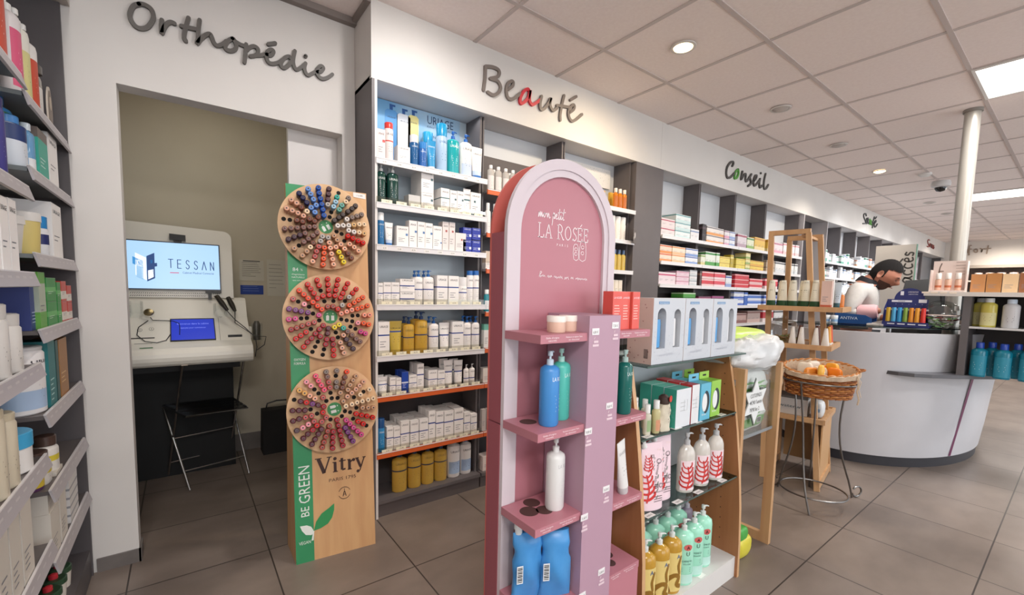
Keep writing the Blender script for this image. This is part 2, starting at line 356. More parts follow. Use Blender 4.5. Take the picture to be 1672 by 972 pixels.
# hand-lettered category names on the walls
def sign(name, strokes, fn, r, base, special, label):
    t = thing('wall_lettering', label, 'sign'); k = 0
    for L, P in strokes:
        m = special.get(L, base)
        k += 1; put('letter', MB().stroke(P, fn, r, m, .012 + .0004 * (k % 7)), t)
    return t
LG = M('#5e5a56', .5)
VF_N=(-0.11043, -0.98789, 0.10902);VF_UX=(0.99381, -0.11109, 0.0);VF_UP=(0.01211, 0.10835, 0.99404)
CAPS={
 0:{
  'navy':[(0.0448,1.584),(0.059,1.5666),(0.0737,1.5478)],
  'sky':[(0.0803,1.6078),(0.0896,1.5866),(0.1001,1.565),(0.1103,1.5406),(0.0901,1.5282),(0.1043,1.5095)],
  'blue':[(0.1211,1.6183),(0.1237,1.5955),(0.1283,1.5721),(0.1325,1.5477),(0.1368,1.525),(0.1402,1.5004)],
  'plum':[(0.1637,1.6195),(0.1614,1.5962),(0.1584,1.5729)],
  'clear':[(0.1569,1.5493),(0.1235,1.3869),(0.1317,1.4076),(0.1543,1.4047)],
  'hole':[(0.2092,1.6187),(0.1758,1.5274),(0.1689,1.505),(0.2171,1.434),(0.1959,1.4426),(0.2279,1.4029),(0.0418,1.3688),(-0.0141,1.4783),(0.0095,1.4764)],
  'teal':[(0.196,1.5875)],
  'pale_blue':[(0.1895,1.5653),(0.1806,1.5433)],
  'taupe':[(0.2438,1.5892),(0.2983,1.5208),(0.2784,1.5127),(0.2573,1.5036)],
  'cream':[(0.2326,1.5707),(0.2859,1.4383),(0.3081,1.4774),(0.2869,1.4753),(0.0826,1.3582),(0.0732,1.5099)],
  'sea_green':[(0.2152,1.5533),(0.2041,1.5327)],
  'charcoal':[(0.2731,1.558),(0.2576,1.5434),(0.24,1.5288),(0.2183,1.512),(0.2011,1.4976),(0.1827,1.4828)],
  'white':[(0.2347,1.4936),(0.2412,1.4659),(0.2178,1.4636),(0.195,1.4605),(0.2633,1.439),(0.2406,1.4433)],
  'sand':[(0.2633,1.4707),(0.3078,1.4357)],
  'red':[(0.3013,1.3931),(0.2805,1.4006),(0.2582,1.4101),(0.2369,1.4183)],
  'peach':[(0.2805,1.3551),(0.2622,1.3697),(0.2432,1.3828),(0.2213,1.3601),(0.2062,1.3782),(0.185,1.3651),(0.1734,1.2884),(0.1703,1.3111),(0.1664,1.3343),(0.1622,1.3595),(0.1587,1.3822),(0.0901,1.297)],
  'tan':[(0.1789,1.4147),(0.1913,1.3971),(0.0509,1.3197),(0.0684,1.3388),(0.0206,1.3483)],
  'brown':[(0.2493,1.3215),(0.2357,1.3409),(0.0941,1.3764),(0.0331,1.4683),(0.0553,1.4641),(0.0818,1.4785),(0.1025,1.4711),(0.1169,1.49),(0.0518,1.525)],
  'yellow':[(0.2159,1.3017),(0.2068,1.3226),(0.1969,1.3442)],
  'coral':[(0.1309,1.2862),(0.1336,1.3112),(0.1363,1.3354),(0.1385,1.3587)],
  'rose':[(0.0994,1.3192),(0.1063,1.3413),(0.1156,1.3623)],
  'mauve':[(0.0578,1.3787),(0.0757,1.393),(0.0942,1.4084),(0.1104,1.4228),(0.0638,1.4156),(-0.0132,1.4286),(0.0105,1.4321),(0.0342,1.4365),(0.0578,1.44),(0.0809,1.4443),(0.1019,1.4472)],
  'dark_plum':[(-0.0,1.3856),(0.0218,1.3971),(0.0434,1.4066)],
  'nude':[(-0.0044,1.5141),(0.0169,1.5069),(0.038,1.4986),(0.059,1.4894),(0.0142,1.5523),(0.0341,1.5408)],
 },
 1:{
  'red':[(0.1479,1.2243),(0.1492,1.2001),(0.1506,1.1764),(0.1519,1.1535),(0.1905,1.2227),(0.1851,1.199),(0.1804,1.1749),(0.1758,1.1517),(0.2301,1.2067),(0.2192,1.1856),(0.2084,1.1625),(0.1989,1.143),(0.1862,1.0928),(0.266,1.1823),(0.2504,1.1646),(0.1636,0.891),(0.1634,0.9143),(0.0176,0.9684),(0.0364,0.9813),(0.0565,0.9951),(0.0464,0.9332),(0.0681,1.1987),(0.079,1.1803),(0.0918,1.1605),(0.1047,1.1389),(0.1271,1.1497),(0.1056,1.2178),(0.1127,1.1949)],
  'hole':[(0.1373,1.1288),(0.1745,1.1304),(0.2232,1.1308),(0.2773,1.0655),(0.2538,1.0644),(0.2523,1.0391),(0.2284,1.0439),(0.2052,1.0486),(0.2649,1.0042),(0.244,1.0149),(0.1886,0.9681),(0.1809,0.9901),(0.1244,0.894),(0.1298,0.9173),(0.0832,0.909),(0.0947,0.9305),(0.1058,0.9518),(0.0799,1.0079),(0.1141,1.0451),(0.0427,1.0546),(0.0649,1.0556),(0.0898,1.0752),(0.0332,1.1272),(0.075,1.105),(0.1234,1.176)],
  'brick':[(0.1447,1.1034),(0.1665,1.1043),(0.0217,1.0144),(0.043,1.0222)],
  'clear':[(0.2346,1.1461),(0.2049,1.11)],
  'coral':[(0.2933,1.1455),(0.2739,1.1343),(0.2559,1.1219),(0.2344,1.1092),(0.3124,1.1081),(0.2878,1.1006),(0.2677,1.0935),(0.3164,1.0227),(0.2934,1.0288)],
  'salmon':[(0.2442,1.0884),(0.2225,1.0811),(0.1998,1.0726),(0.3211,1.066),(0.2983,1.0653)],
  'pink':[(0.2689,1.0306),(0.0528,1.1136)],
  'magenta':[(0.3002,0.9824),(0.2804,0.9909),(0.1086,1.0669),(-0.007,1.0504),(0.0171,1.0529)],
  'teal':[(0.207,1.0089)],
  'yellow':[(0.1892,1.0243),(0.1701,1.0131)],
  'mauve':[(0.2762,0.946),(0.2598,0.9597),(0.2424,0.9777),(0.2242,0.9933)],
  'dark_plum':[(0.2456,0.9159),(0.2317,0.9369),(0.2183,0.9582)],
  'nude':[(0.2062,0.9775),(0.2065,0.8993),(0.199,0.922),(0.1923,0.9458)],
  'crimson':[(0.1629,0.9385),(0.1619,0.9619),(0.1326,0.9403),(0.137,0.962),(0.112,0.9746),(0.0611,0.9524),(0.0774,0.9683),(0.0931,0.9878),(0.109,1.0061),(0.1249,1.0221),(0.0003,1.0076)],
  'wine':[(0.1416,0.9872),(0.1454,1.009)],
  'rose':[(0.0665,1.03),(0.0894,1.0366),(0.0108,1.1358)],
  'purple':[(-0.0048,1.0938),(0.0188,1.0889),(0.0408,1.0839),(0.0658,1.0784)],
  'orange':[(0.0348,1.1719),(0.0519,1.1549),(0.0685,1.1385),(0.087,1.1221),(0.1039,1.1063),(0.1209,1.0916)],
 },
 2:{
  'taupe':[(0.1742,0.8234),(0.1717,0.7743),(0.1711,0.7523),(0.1314,0.8211)],
  'hole':[(0.1758,0.7977),(0.1805,0.6988),(0.1562,0.7),(0.2925,0.7156),(0.2499,0.6946),(0.2592,0.6458),(0.2317,0.6292),(0.2097,0.6363),(0.3011,0.5595),(0.2434,0.5983),(0.1959,0.6162),(0.1485,0.6075),(0.0695,0.6607),(0.095,0.6399),(0.0071,0.7095),(0.0872,0.7454),(0.1031,0.7269),(0.1338,0.6904),(0.1516,0.7242)],
  'tan':[(0.1864,0.7261),(0.2539,0.7937),(0.2417,0.776),(0.228,0.7565),(0.218,0.7363),(0.1975,0.6879),(0.3254,0.6452),(0.3026,0.6479),(0.2784,0.6498)],
  'orange':[(0.2161,0.8156)],
  'brown':[(0.2073,0.7927),(0.2005,0.7701),(0.1959,0.7478)],
  'nude':[(0.2855,0.7658),(0.2686,0.7498),(0.2523,0.7348),(0.2344,0.7205),(0.2151,0.7066)],
  'cream':[(0.3105,0.7284),(0.2704,0.7091),(0.3253,0.6872),(0.3028,0.683),(0.278,0.6791),(0.2548,0.676),(0.233,0.6702),(0.2079,0.6653)],
  'red':[(0.3215,0.6007),(0.2964,0.61),(0.2733,0.6173),(0.2505,0.6258),(0.2793,0.5773),(0.2578,0.5911),(0.0888,0.596),(0.114,0.6489),(0.0506,0.6985)],
  'magenta':[(0.2696,0.5308),(0.2541,0.5487),(0.2372,0.5671),(0.2224,0.585),(0.2074,0.6033)],
  'purple':[(0.2335,0.5073),(0.2237,0.5281),(0.2129,0.5503),(0.2032,0.5705),(0.0741,0.6897)],
  'crimson':[(0.191,0.4948),(0.1876,0.5166),(0.1834,0.5397),(0.1792,0.5624),(0.1746,0.5855),(0.17,0.6095),(0.149,0.4897),(0.15,0.514),(0.1514,0.5369),(0.1532,0.5611),(0.072,0.5798),(0.1178,0.6735)],
  'brick':[(0.1074,0.4998),(0.1146,0.5216),(0.1229,0.5441),(0.1306,0.5664),(0.1382,0.588)],
  'wine':[(0.0678,0.5195),(0.0805,0.5385),(0.0936,0.5589),(0.1064,0.5782),(0.0356,0.5491),(0.0528,0.5653),(-0.0017,0.6267),(0.0211,0.6326),(-0.0025,0.67),(0.0212,0.6684),(0.0445,0.6664),(0.0284,0.7054),(0.096,0.6823)],
  'rose':[(0.1084,0.61),(0.0779,0.6153),(0.0456,0.636),(0.069,0.64),(0.1263,0.6257),(0.1161,0.7122),(0.14,0.7762),(0.1441,0.7527)],
  'plum':[(0.0111,0.5852)],
  'pink':[(0.0342,0.5942),(0.0557,0.6055),(0.0527,0.7846),(0.0692,0.7666)],
  'gold':[(0.0251,0.7515),(0.0445,0.7381)],
  'peach':[(0.0644,0.725),(0.0841,0.7114)],
  'hot_pink':[(0.0893,0.8068),(0.0994,0.786),(0.1105,0.7654),(0.1216,0.7451)],
  'mauve':[(0.1359,0.7997)],
 },
}
ST_ORTHO=[('O',[(-0.101,2.287),(-0.118,2.273),(-0.128,2.248),(-0.13,2.229),(-0.124,2.211),(-0.112,2.198),(-0.097,2.197),(-0.08,2.207),(-0.067,2.227),(-0.058,2.251),(-0.059,2.272),(-0.066,2.285),(-0.079,2.291),(-0.091,2.291),(-0.101,2.287)]),('r',[(-0.031,2.253),(-0.034,2.223),(-0.033,2.202),(-0.025,2.226),(-0.014,2.246),(-0.002,2.256),(0.009,2.255)]),('t',[(0.057,2.294),(0.05,2.267),(0.043,2.237),(0.04,2.211),(0.045,2.199)]),('t',[(0.032,2.253),(0.053,2.255),(0.09,2.259)]),('h',[(0.095,2.299),(0.09,2.259),(0.087,2.222),(0.084,2.202),(0.096,2.223),(0.114,2.246),(0.129,2.256),(0.136,2.245),(0.143,2.225),(0.155,2.217),(0.173,2.228),(0.188,2.246)]),('o',[(0.211,2.265),(0.196,2.251),(0.184,2.227),(0.187,2.213),(0.201,2.211),(0.216,2.219),(0.225,2.235),(0.223,2.252),(0.217,2.262),(0.211,2.265)]),('p',[(0.223,2.258),(0.24,2.252),(0.257,2.251)]),('p',[(0.263,2.26),(0.26,2.224),(0.255,2.181)]),('p',[(0.266,2.237),(0.276,2.251),(0.294,2.262),(0.308,2.256),(0.308,2.238),(0.298,2.224),(0.279,2.214)]),('p',[(0.298,2.224),(0.32,2.232),(0.343,2.245)]),('e',[(0.343,2.242),(0.359,2.244),(0.371,2.26),(0.368,2.27),(0.357,2.268),(0.344,2.251),(0.342,2.23),(0.35,2.211),(0.367,2.21),(0.39,2.222),(0.408,2.239)]),('e',[(0.351,2.29),(0.379,2.304)]),('d',[(0.442,2.259),(0.435,2.264),(0.417,2.251),(0.403,2.225),(0.403,2.209),(0.416,2.207),(0.434,2.225),(0.446,2.245)]),('d',[(0.462,2.298),(0.454,2.253),(0.458,2.226),(0.468,2.216),(0.485,2.229),(0.507,2.255)]),('i',[(0.508,2.257),(0.503,2.234),(0.508,2.213),(0.52,2.206),(0.537,2.219),(0.56,2.239)]),('i',[(0.509,2.291),(0.51,2.29),(0.509,2.289)]),('e',[(0.56,2.232),(0.579,2.242),(0.589,2.258),(0.582,2.267),(0.569,2.26),(0.558,2.235),(0.566,2.215),(0.585,2.209),(0.608,2.221),(0.631,2.243)])]
ST_BEAUTE=[('B',[(1.381,2.425),(1.38,2.364),(1.371,2.298)]),('B',[(1.381,2.425),(1.424,2.436),(1.465,2.435),(1.476,2.418),(1.461,2.393),(1.415,2.371)]),('B',[(1.415,2.371),(1.462,2.372),(1.486,2.347),(1.474,2.314),(1.438,2.288),(1.399,2.293)]),('e',[(1.542,2.35),(1.569,2.375),(1.574,2.397),(1.56,2.399),(1.536,2.378),(1.526,2.342),(1.535,2.306),(1.557,2.298),(1.587,2.312),(1.626,2.348)]),('a',[(1.693,2.385),(1.682,2.39),(1.653,2.369),(1.629,2.324),(1.633,2.295),(1.661,2.311),(1.689,2.344),(1.702,2.387),(1.698,2.334),(1.719,2.311),(1.754,2.332),(1.784,2.357)]),('u',[(1.792,2.379),(1.782,2.334),(1.789,2.303),(1.816,2.312),(1.852,2.358),(1.869,2.389),(1.862,2.347),(1.888,2.32),(1.922,2.344)]),('t',[(1.981,2.436),(1.964,2.374),(1.953,2.315),(1.955,2.279)]),('t',[(1.922,2.36),(1.967,2.368),(2.027,2.376)]),('e',[(2.035,2.346),(2.068,2.373),(2.074,2.398),(2.057,2.398),(2.028,2.363),(2.026,2.325),(2.051,2.298),(2.085,2.311),(2.119,2.338),(2.146,2.362)]),('e',[(2.038,2.424),(2.088,2.459)])]
ST_CONSEIL=[('C',[(4.159,2.405),(4.177,2.432),(4.158,2.443),(4.11,2.423),(4.067,2.378),(4.055,2.331),(4.067,2.296),(4.093,2.285),(4.14,2.3),(4.206,2.348)]),('o',[(4.266,2.393),(4.226,2.362),(4.21,2.321),(4.22,2.301),(4.255,2.314),(4.283,2.354),(4.279,2.382),(4.266,2.393)]),('n',[(4.357,2.389),(4.347,2.355),(4.341,2.311),(4.371,2.345),(4.413,2.377),(4.429,2.369),(4.427,2.333),(4.441,2.31),(4.481,2.335),(4.508,2.365)]),('s',[(4.54,2.396),(4.517,2.362),(4.537,2.33),(4.541,2.305),(4.49,2.274)]),('e',[(4.556,2.314),(4.637,2.368),(4.653,2.401),(4.625,2.396),(4.598,2.354),(4.596,2.317),(4.623,2.298),(4.676,2.33),(4.721,2.367)]),('i',[(4.731,2.384),(4.72,2.345),(4.74,2.299),(4.787,2.326)]),('i',[(4.741,2.443),(4.745,2.441)]),('l',[(4.849,2.454),(4.828,2.393),(4.825,2.332),(4.847,2.301),(4.892,2.319),(4.926,2.356)])]
ST_SANTE=[('S',[(8.219,2.432),(8.201,2.456),(8.148,2.456),(8.102,2.434),(8.123,2.398),(8.197,2.361),(8.228,2.326),(8.179,2.314),(8.097,2.305)]),('a',[(8.322,2.412),(8.261,2.398),(8.247,2.354),(8.272,2.324),(8.315,2.362),(8.325,2.402),(8.326,2.363),(8.356,2.334)]),('n',[(8.412,2.406),(8.413,2.327),(8.443,2.376),(8.482,2.394),(8.483,2.354),(8.502,2.33)]),('t',[(8.62,2.463),(8.576,2.384),(8.569,2.293)]),('t',[(8.532,2.38),(8.619,2.393)]),('e',[(8.648,2.372),(8.721,2.401),(8.704,2.419),(8.656,2.387),(8.647,2.338),(8.689,2.316),(8.742,2.335),(8.8,2.375)]),('e',[(8.673,2.443),(8.733,2.477)])]
ST_SOINS=[('S',[(12.51,2.446),(12.401,2.45),(12.34,2.411),(12.403,2.369),(12.497,2.337),(12.45,2.304),(12.334,2.309)]),('o',[(12.583,2.383),(12.536,2.35),(12.577,2.32),(12.632,2.338),(12.625,2.371),(12.583,2.383)]),('i',[(12.684,2.382),(12.705,2.318)]),('n',[(12.75,2.377),(12.764,2.309),(12.799,2.371),(12.838,2.369),(12.858,2.306)]),('s',[(12.957,2.374),(12.901,2.354),(12.985,2.336),(12.944,2.303)])]
ST_CONFORT=[('C',[(1.895,2.447),(1.942,2.461),(1.959,2.387),(1.93,2.31),(1.878,2.318)]),('o',[(1.836,2.368),(1.865,2.349),(1.854,2.306),(1.816,2.304),(1.812,2.346),(1.836,2.368)]),('n',[(1.791,2.366),(1.786,2.291),(1.775,2.354),(1.753,2.353),(1.745,2.289)]),('f',[(1.701,2.444),(1.729,2.425),(1.722,2.235)]),('f',[(1.754,2.363),(1.695,2.364)]),('o',[(1.622,2.359),(1.649,2.336),(1.638,2.293),(1.602,2.291),(1.598,2.337),(1.622,2.359)]),('r',[(1.557,2.368),(1.535,2.35),(1.533,2.287),(1.52,2.349),(1.492,2.357)]),('t',[(1.441,2.422),(1.453,2.252)]),('t',[(1.492,2.351),(1.401,2.362)])]
wall_fn = lambda y: (lambda u, v, d: (u, y - d, v))
sign('ortho', ST_ORTHO, wall_fn(2.3595), .0078, LG, {}, 'dark grey handwritten word Orthopédie on white wall above the opening')
sign('beaute', ST_BEAUTE, wall_fn(2.1195), .0088, M('#7a706a', .45), {'a': M('#c92a3c', .4)}, 'grey handwritten word Beauté with a red letter a on the fascia')
sign('conseil', ST_CONSEIL, wall_fn(2.1195), .0095, M('#4b4846', .5), {'o': M('#4f9a3a', .4)}, 'dark handwritten word Conseil with a green letter o on the fascia')
sign('sante', ST_SANTE, wall_fn(2.1195), .0085, M('#474a4c', .5), {'n': M('#4f9a3a', .4)}, 'dark handwritten word Santé with a green letter n on the fascia')
sign('soins', ST_SOINS, wall_fn(2.1195), .009, M('#8a3a34', .5), {'i': M('#4b4846', .5)}, 'small reddish handwritten word Soins far along the fascia')
sign('confort', ST_CONFORT, lambda u, v, d: (XW - .0005 - d, u, v), .011, M('#9c8a7a', .5), {}, 'grey handwritten word Confort on the end wall behind the pillar')

# ================================================================== PRODUCT BUILDERS (front faces -Y, base at z = 0)
_P = {}
INK = '#2f2f38'
def front(y): return lambda u, v: (u, y, v)
def around(rx, ry, z=0):
    return lambda u, v: (rx * math.sin(u / rx), -ry * math.cos(u / rx) - .0004, v)
def p_carton(w, h, d=None, col='#dedcda', bands=(), text=None, tcol=INK, ty=.82, th=.05, lines=3, mark=None, kind='carton', sidetext=False):
    d = d or w * .8
    b = MB(); m = M(col, .45); cuts = sorted(bands); z = 0
    for a, c, bc in cuts:
        if a * h > z: b.box(-w / 2, w / 2, 0, d, z, a * h, m)
        b.box(-w / 2, w / 2, 0, d, a * h, c * h, M(bc, .45)); z = c * h
    if z < h: b.box(-w / 2, w / 2, 0, d, z, h, m)
    if text: b.text(text, front(-.0005), 0, ty * h, min(th * h * 1.35, .02), M(tcol, .5), width=w * .74)
    lm = M('#7d7d84' if tcol == INK else tcol, .6)
    for i in range(lines):
        zz = h * (.40 - .075 * i); ww = w * (.34, .22, .3, .26, .2)[i % 5]
        b.add([(-w * .36, -.0004, zz), (-w * .36 + ww * 1.6, -.0004, zz), (-w * .36 + ww * 1.6, -.0004, zz + h * .018), (-w * .36, -.0004, zz + h * .018)], [(0, 1, 2, 3)], lm)
    if mark:
        u, v, s, c = mark
        b.add([(w * u - s, -.0006, h * v - s), (w * u + s, -.0006, h * v - s), (w * u + s, -.0006, h * v + s), (w * u - s, -.0006, h * v + s)], [(0, 1, 2, 3)], M(c, .5))
        b.text('1', front(-.0008), w * u, h * v - s * .5, s, M('#f4f4f4', .5))
    b.add([(-w / 2 + .001, -.0003, h - .0012), (w / 2 - .001, -.0003, h - .0012), (w / 2 - .001, -.0003, h - .0006), (-w / 2 + .001, -.0003, h - .0006)], [(0, 1, 2, 3)], M('#a9a7a5', .6))
    return (kind, [('carton', b.mesh('carton'))])
def _pump(b, z, r, cap, dirx=1):
    """screw collar, stem and a head with a spout"""
    c = M(cap, .3)
    b.lathe([(r * .62, z), (r * .62, z + r * .9), (r * .5, z + r * 1.0), (r * .2, z + r * 1.05), (r * .2, z + r * 1.7)], c, 14)
    z2 = z + r * 1.6
    b.lathe([(r * .42, z2), (r * .46, z2 + r * .1), (r * .44, z2 + r * .75), (r * .34, z2 + r * .85)], c, 14)
    b.tube([(0, 0, z2 + r * .6), (r * .9 * dirx, 0, z2 + r * .66), (r * 1.35 * dirx, 0, z2 + r * .5)], [r * .3, r * .22, r * .15], c, 8, sq=.8)
def p_pump(w, h, col='#e4e2e2', cap='#1c63b8', band=None, text='URIAGE', tcol=INK, label=None, sy=.72, lines=4, kind='pump_bottle', mat=None, liquid=None):
    r = w / 2; pr = min(r * .75, h * .075); bh = h - pr * 2.7; b = MB(); m = mat or M(col, .35)
    def prof(a, c): return [(r * .93, a)] if 0 else None
    zs = [(r * .90, 0), (r, .006), (r, bh * .9), (r * .93, bh * .95), (r * .6, bh * .99), (pr * .75, bh)]
    if band:
        a, c, bc = band
        b.lathe([(r * .90, 0), (r, .006), (r, a * h)], m, 24, sy=sy); b.lathe([(r * 1.004, a * h), (r * 1.004, c * h)], M(bc, .4), 24, sy=sy, caps=False)
        b.lathe([(r, c * h), (r, bh * .9), (r * .93, bh * .95), (r * .6, bh * .99), (pr * .75, bh)], m, 24, sy=sy)
    else: b.lathe(zs, m, 24, sy=sy)
    fn = around(r, r * sy)
    if label:
        a, c, lc = label
        b.loft([[(r * 1.003 * math.sin(t), -r * sy * 1.006 * math.cos(t), z) for t in [(-1 + 2 * k / 12) * 1.05 for k in range(13)]] for z in (a * h, c * h)], M(lc, .45), True, False, False)
        fn = around(r * 1.006, r * sy * 1.01)
    if text: b.text(text, fn, 0, h * .60, h * .055, M(tcol, .5), width=w * .82)
    for i in range(lines):
        zz = h * (.40 - .05 * i); ww = w * (.5, .36, .44, .3, .4)[i % 5] / 2
        b.add([fn(-ww, zz), fn(ww, zz), fn(ww, zz + h * .013), fn(-ww, zz + h * .013)], [(0, 1, 2, 3)], M(tcol, .6))
    q = MB(); _pump(q, bh, pr, cap)
    return (kind, [('body', b.mesh('body')), ('pump', q.mesh('pump'))])
def p_can(w, h, col='#e4e4e6', cap='#1c63b8', band=None, text='URIAGE', tcol=INK, capf=.2, kind='spray_can', base=None):
    r = w / 2; b = MB(); m = M(col, .3); bh = h * (1 - capf); n = 22
    prof = [(r * .94, 0), (r, .004), (r, bh * .95), (r * .9, bh)]
    b.lathe(prof, m, n)
    if base: b.lathe([(r * 1.004, .004), (r * 1.004, base[0] * h)], M(base[1], .4), n, caps=False)
    if band: b.lathe([(r * 1.004, band[0] * h), (r * 1.004, band[1] * h)], M(band[2], .4), n, caps=False)
    fn = around(r * 1.003, r * 1.003)
    if text: b.text(text, fn, 0, bh * .80, h * .05, M(tcol, .5), width=w * .8)
    for i in range(4):
        zz = h * (.42 - .06 * i); ww = w * (.5, .36, .44, .3)[i] / 2
        b.add([fn(-ww, zz), fn(ww, zz), fn(ww, zz + h * .015), fn(-ww, zz + h * .015)], [(0, 1, 2, 3)], M(tcol, .6))
    q = MB(); q.lathe([(r * .93, bh), (r * .95, h * .985), (r * .85, h)], M(cap, .3), n)
    return (kind, [('body', b.mesh('body')), ('cap', q.mesh('cap'))])
def p_bottle(w, h, col='#c9e0ea', cap='#f0f0f0', band=None, text='URIAGE', tcol=INK, neck=.45, capf=.14, sy=.8, mat=None, label=None, liquid=None, kind='bottle', lines=4):
    r = w / 2; b = MB(); m = mat or M(col, .3); bh = h * (1 - capf); n = 22
    b.lathe([(r * .92, 0), (r, .006), (r, bh * .86), (r * .93, bh * .92), (r * neck * 1.1, bh * .985), (r * neck, bh)], m, n, sy=sy)
    if liquid: b.lathe([(r * .86, .004), (r * .94, .012), (r * .94, bh * .8)], liquid, n, sy=sy)
    if band: b.lathe([(r * 1.004, band[0] * h), (r * 1.004, band[1] * h)], M(band[2], .4), n, sy=sy, caps=False)
    fn = around(r * 1.003, r * sy * 1.004)
    if label:
        a, c, lc = label
        b.loft([[(r * 1.003 * math.sin(t), -r * sy * 1.006 * math.cos(t), z) for t in [(-1 + 2 * k / 12) * 1.15 for k in range(13)]] for z in (a * h, c * h)], M(lc, .45), True, False, False)
        fn = around(r * 1.006, r * sy * 1.01)
    if text: b.text(text, fn, 0, h * .66, h * .055, M(tcol, .5), width=w * .8)
    for i in range(lines):
        zz = h * (.40 - .06 * i); ww = w * (.5, .36, .44, .3)[i % 4] / 2
        b.add([fn(-ww, zz), fn(ww, zz), fn(ww, zz + h * .013), fn(-ww, zz + h * .013)], [(0, 1, 2, 3)], M(tcol, .6))
    q = MB(); rc = max(r * neck * 1.15, .005); q.lathe([(rc, bh * .995), (rc, h * .985), (rc * .9, h)], M(cap, .3), n)
    return (kind, [('body', b.mesh('body')), ('cap', q.mesh('cap'))])
def p_tube(w, h, col='#e6e4e3', cap='#1c63b8', band=None, text='URIAGE', tcol=INK, capf=.12, kind='cream_tube', base=None, lines=3):
    r = w / 2; b = MB(); m = M(col, .4); ch = h * capf; n = 24
    def ring(t, z):
        rx = r * (.78 + .22 * t); ry = r * .62 * (1 - t) + .0012
        return [(rx * math.cos(2 * PI * i / n), ry * math.sin(2 * PI * i / n), z) for i in range(n)]
    def seg(a, c, mm):
        k = 5; b.loft([ring((a + (c - a) * i / k), ch + (h - ch) * (a + (c - a) * i / k)) for i in range(k + 1)], mm, True, True)
    cuts = [(0, 1, m)]
    if band: cuts = [(0, band[0], m), (band[0], band[1], M(band[2], .4)), (band[1], 1, m)]
    if base: cuts[0] = (base[0], cuts[0][1], m); cuts.insert(0, (0, base[0], M(base[1], .4)))
    for a, c, mm in cuts: seg(a, c, mm)
    def fn(u, v):
        t = max(0, min(1, (v - ch) / (h - ch))); rx = r * (.78 + .22 * t); ry = r * .62 * (1 - t) + .0012
        return (u, -ry * math.sqrt(max(0, 1 - (u / rx) ** 2)) - .0008, v)
    if text: b.text(text, fn, 0, h * .76, h * .055, M(tcol, .5), width=w * .75)
    for i in range(lines):
        zz = h * (.52 - .07 * i); ww = w * (.5, .36, .44)[i % 3] / 2
        b.add([fn(-ww, zz), fn(ww, zz), fn(ww, zz + h * .013), fn(-ww, zz + h * .013)], [(0, 1, 2, 3)], M(tcol, .6))
    q = MB(); q.lathe([(r * .7, 0), (r * .74, .002), (r * .76, ch)], M(cap, .35), n, sy=.82)
    return (kind, [('body', b.mesh('body')), ('cap', q.mesh('cap'))])
def p_jar(w, h, col='#e8e6e4', lid='#e8e6e4', text=None, tcol=INK, lf=.3, kind='jar', band=None, taper=1):
    r = w / 2; b = MB(); n = 28; z = h * (1 - lf)
    b.lathe([(r * .9 * taper, 0), (r * .96 * taper, .003), (r * .96, z)], M(col, .4), n)
    if band: b.lathe([(r * .972, band[0] * h), (r * .972, band[1] * h)], M(band[2], .4), n, caps=False)
    if text: b.text(text, around(r * .975, r * .975), 0, z * .5, h * .1, M(tcol, .5), width=w * .7)
    q = MB(); q.lathe([(r, z - .001), (r, h - .002), (r * .96, h)], M(lid, .35), n)
    return (kind, [('body', b.mesh('body')), ('lid', q.mesh('lid'))])
NAVYB = '#23418f'
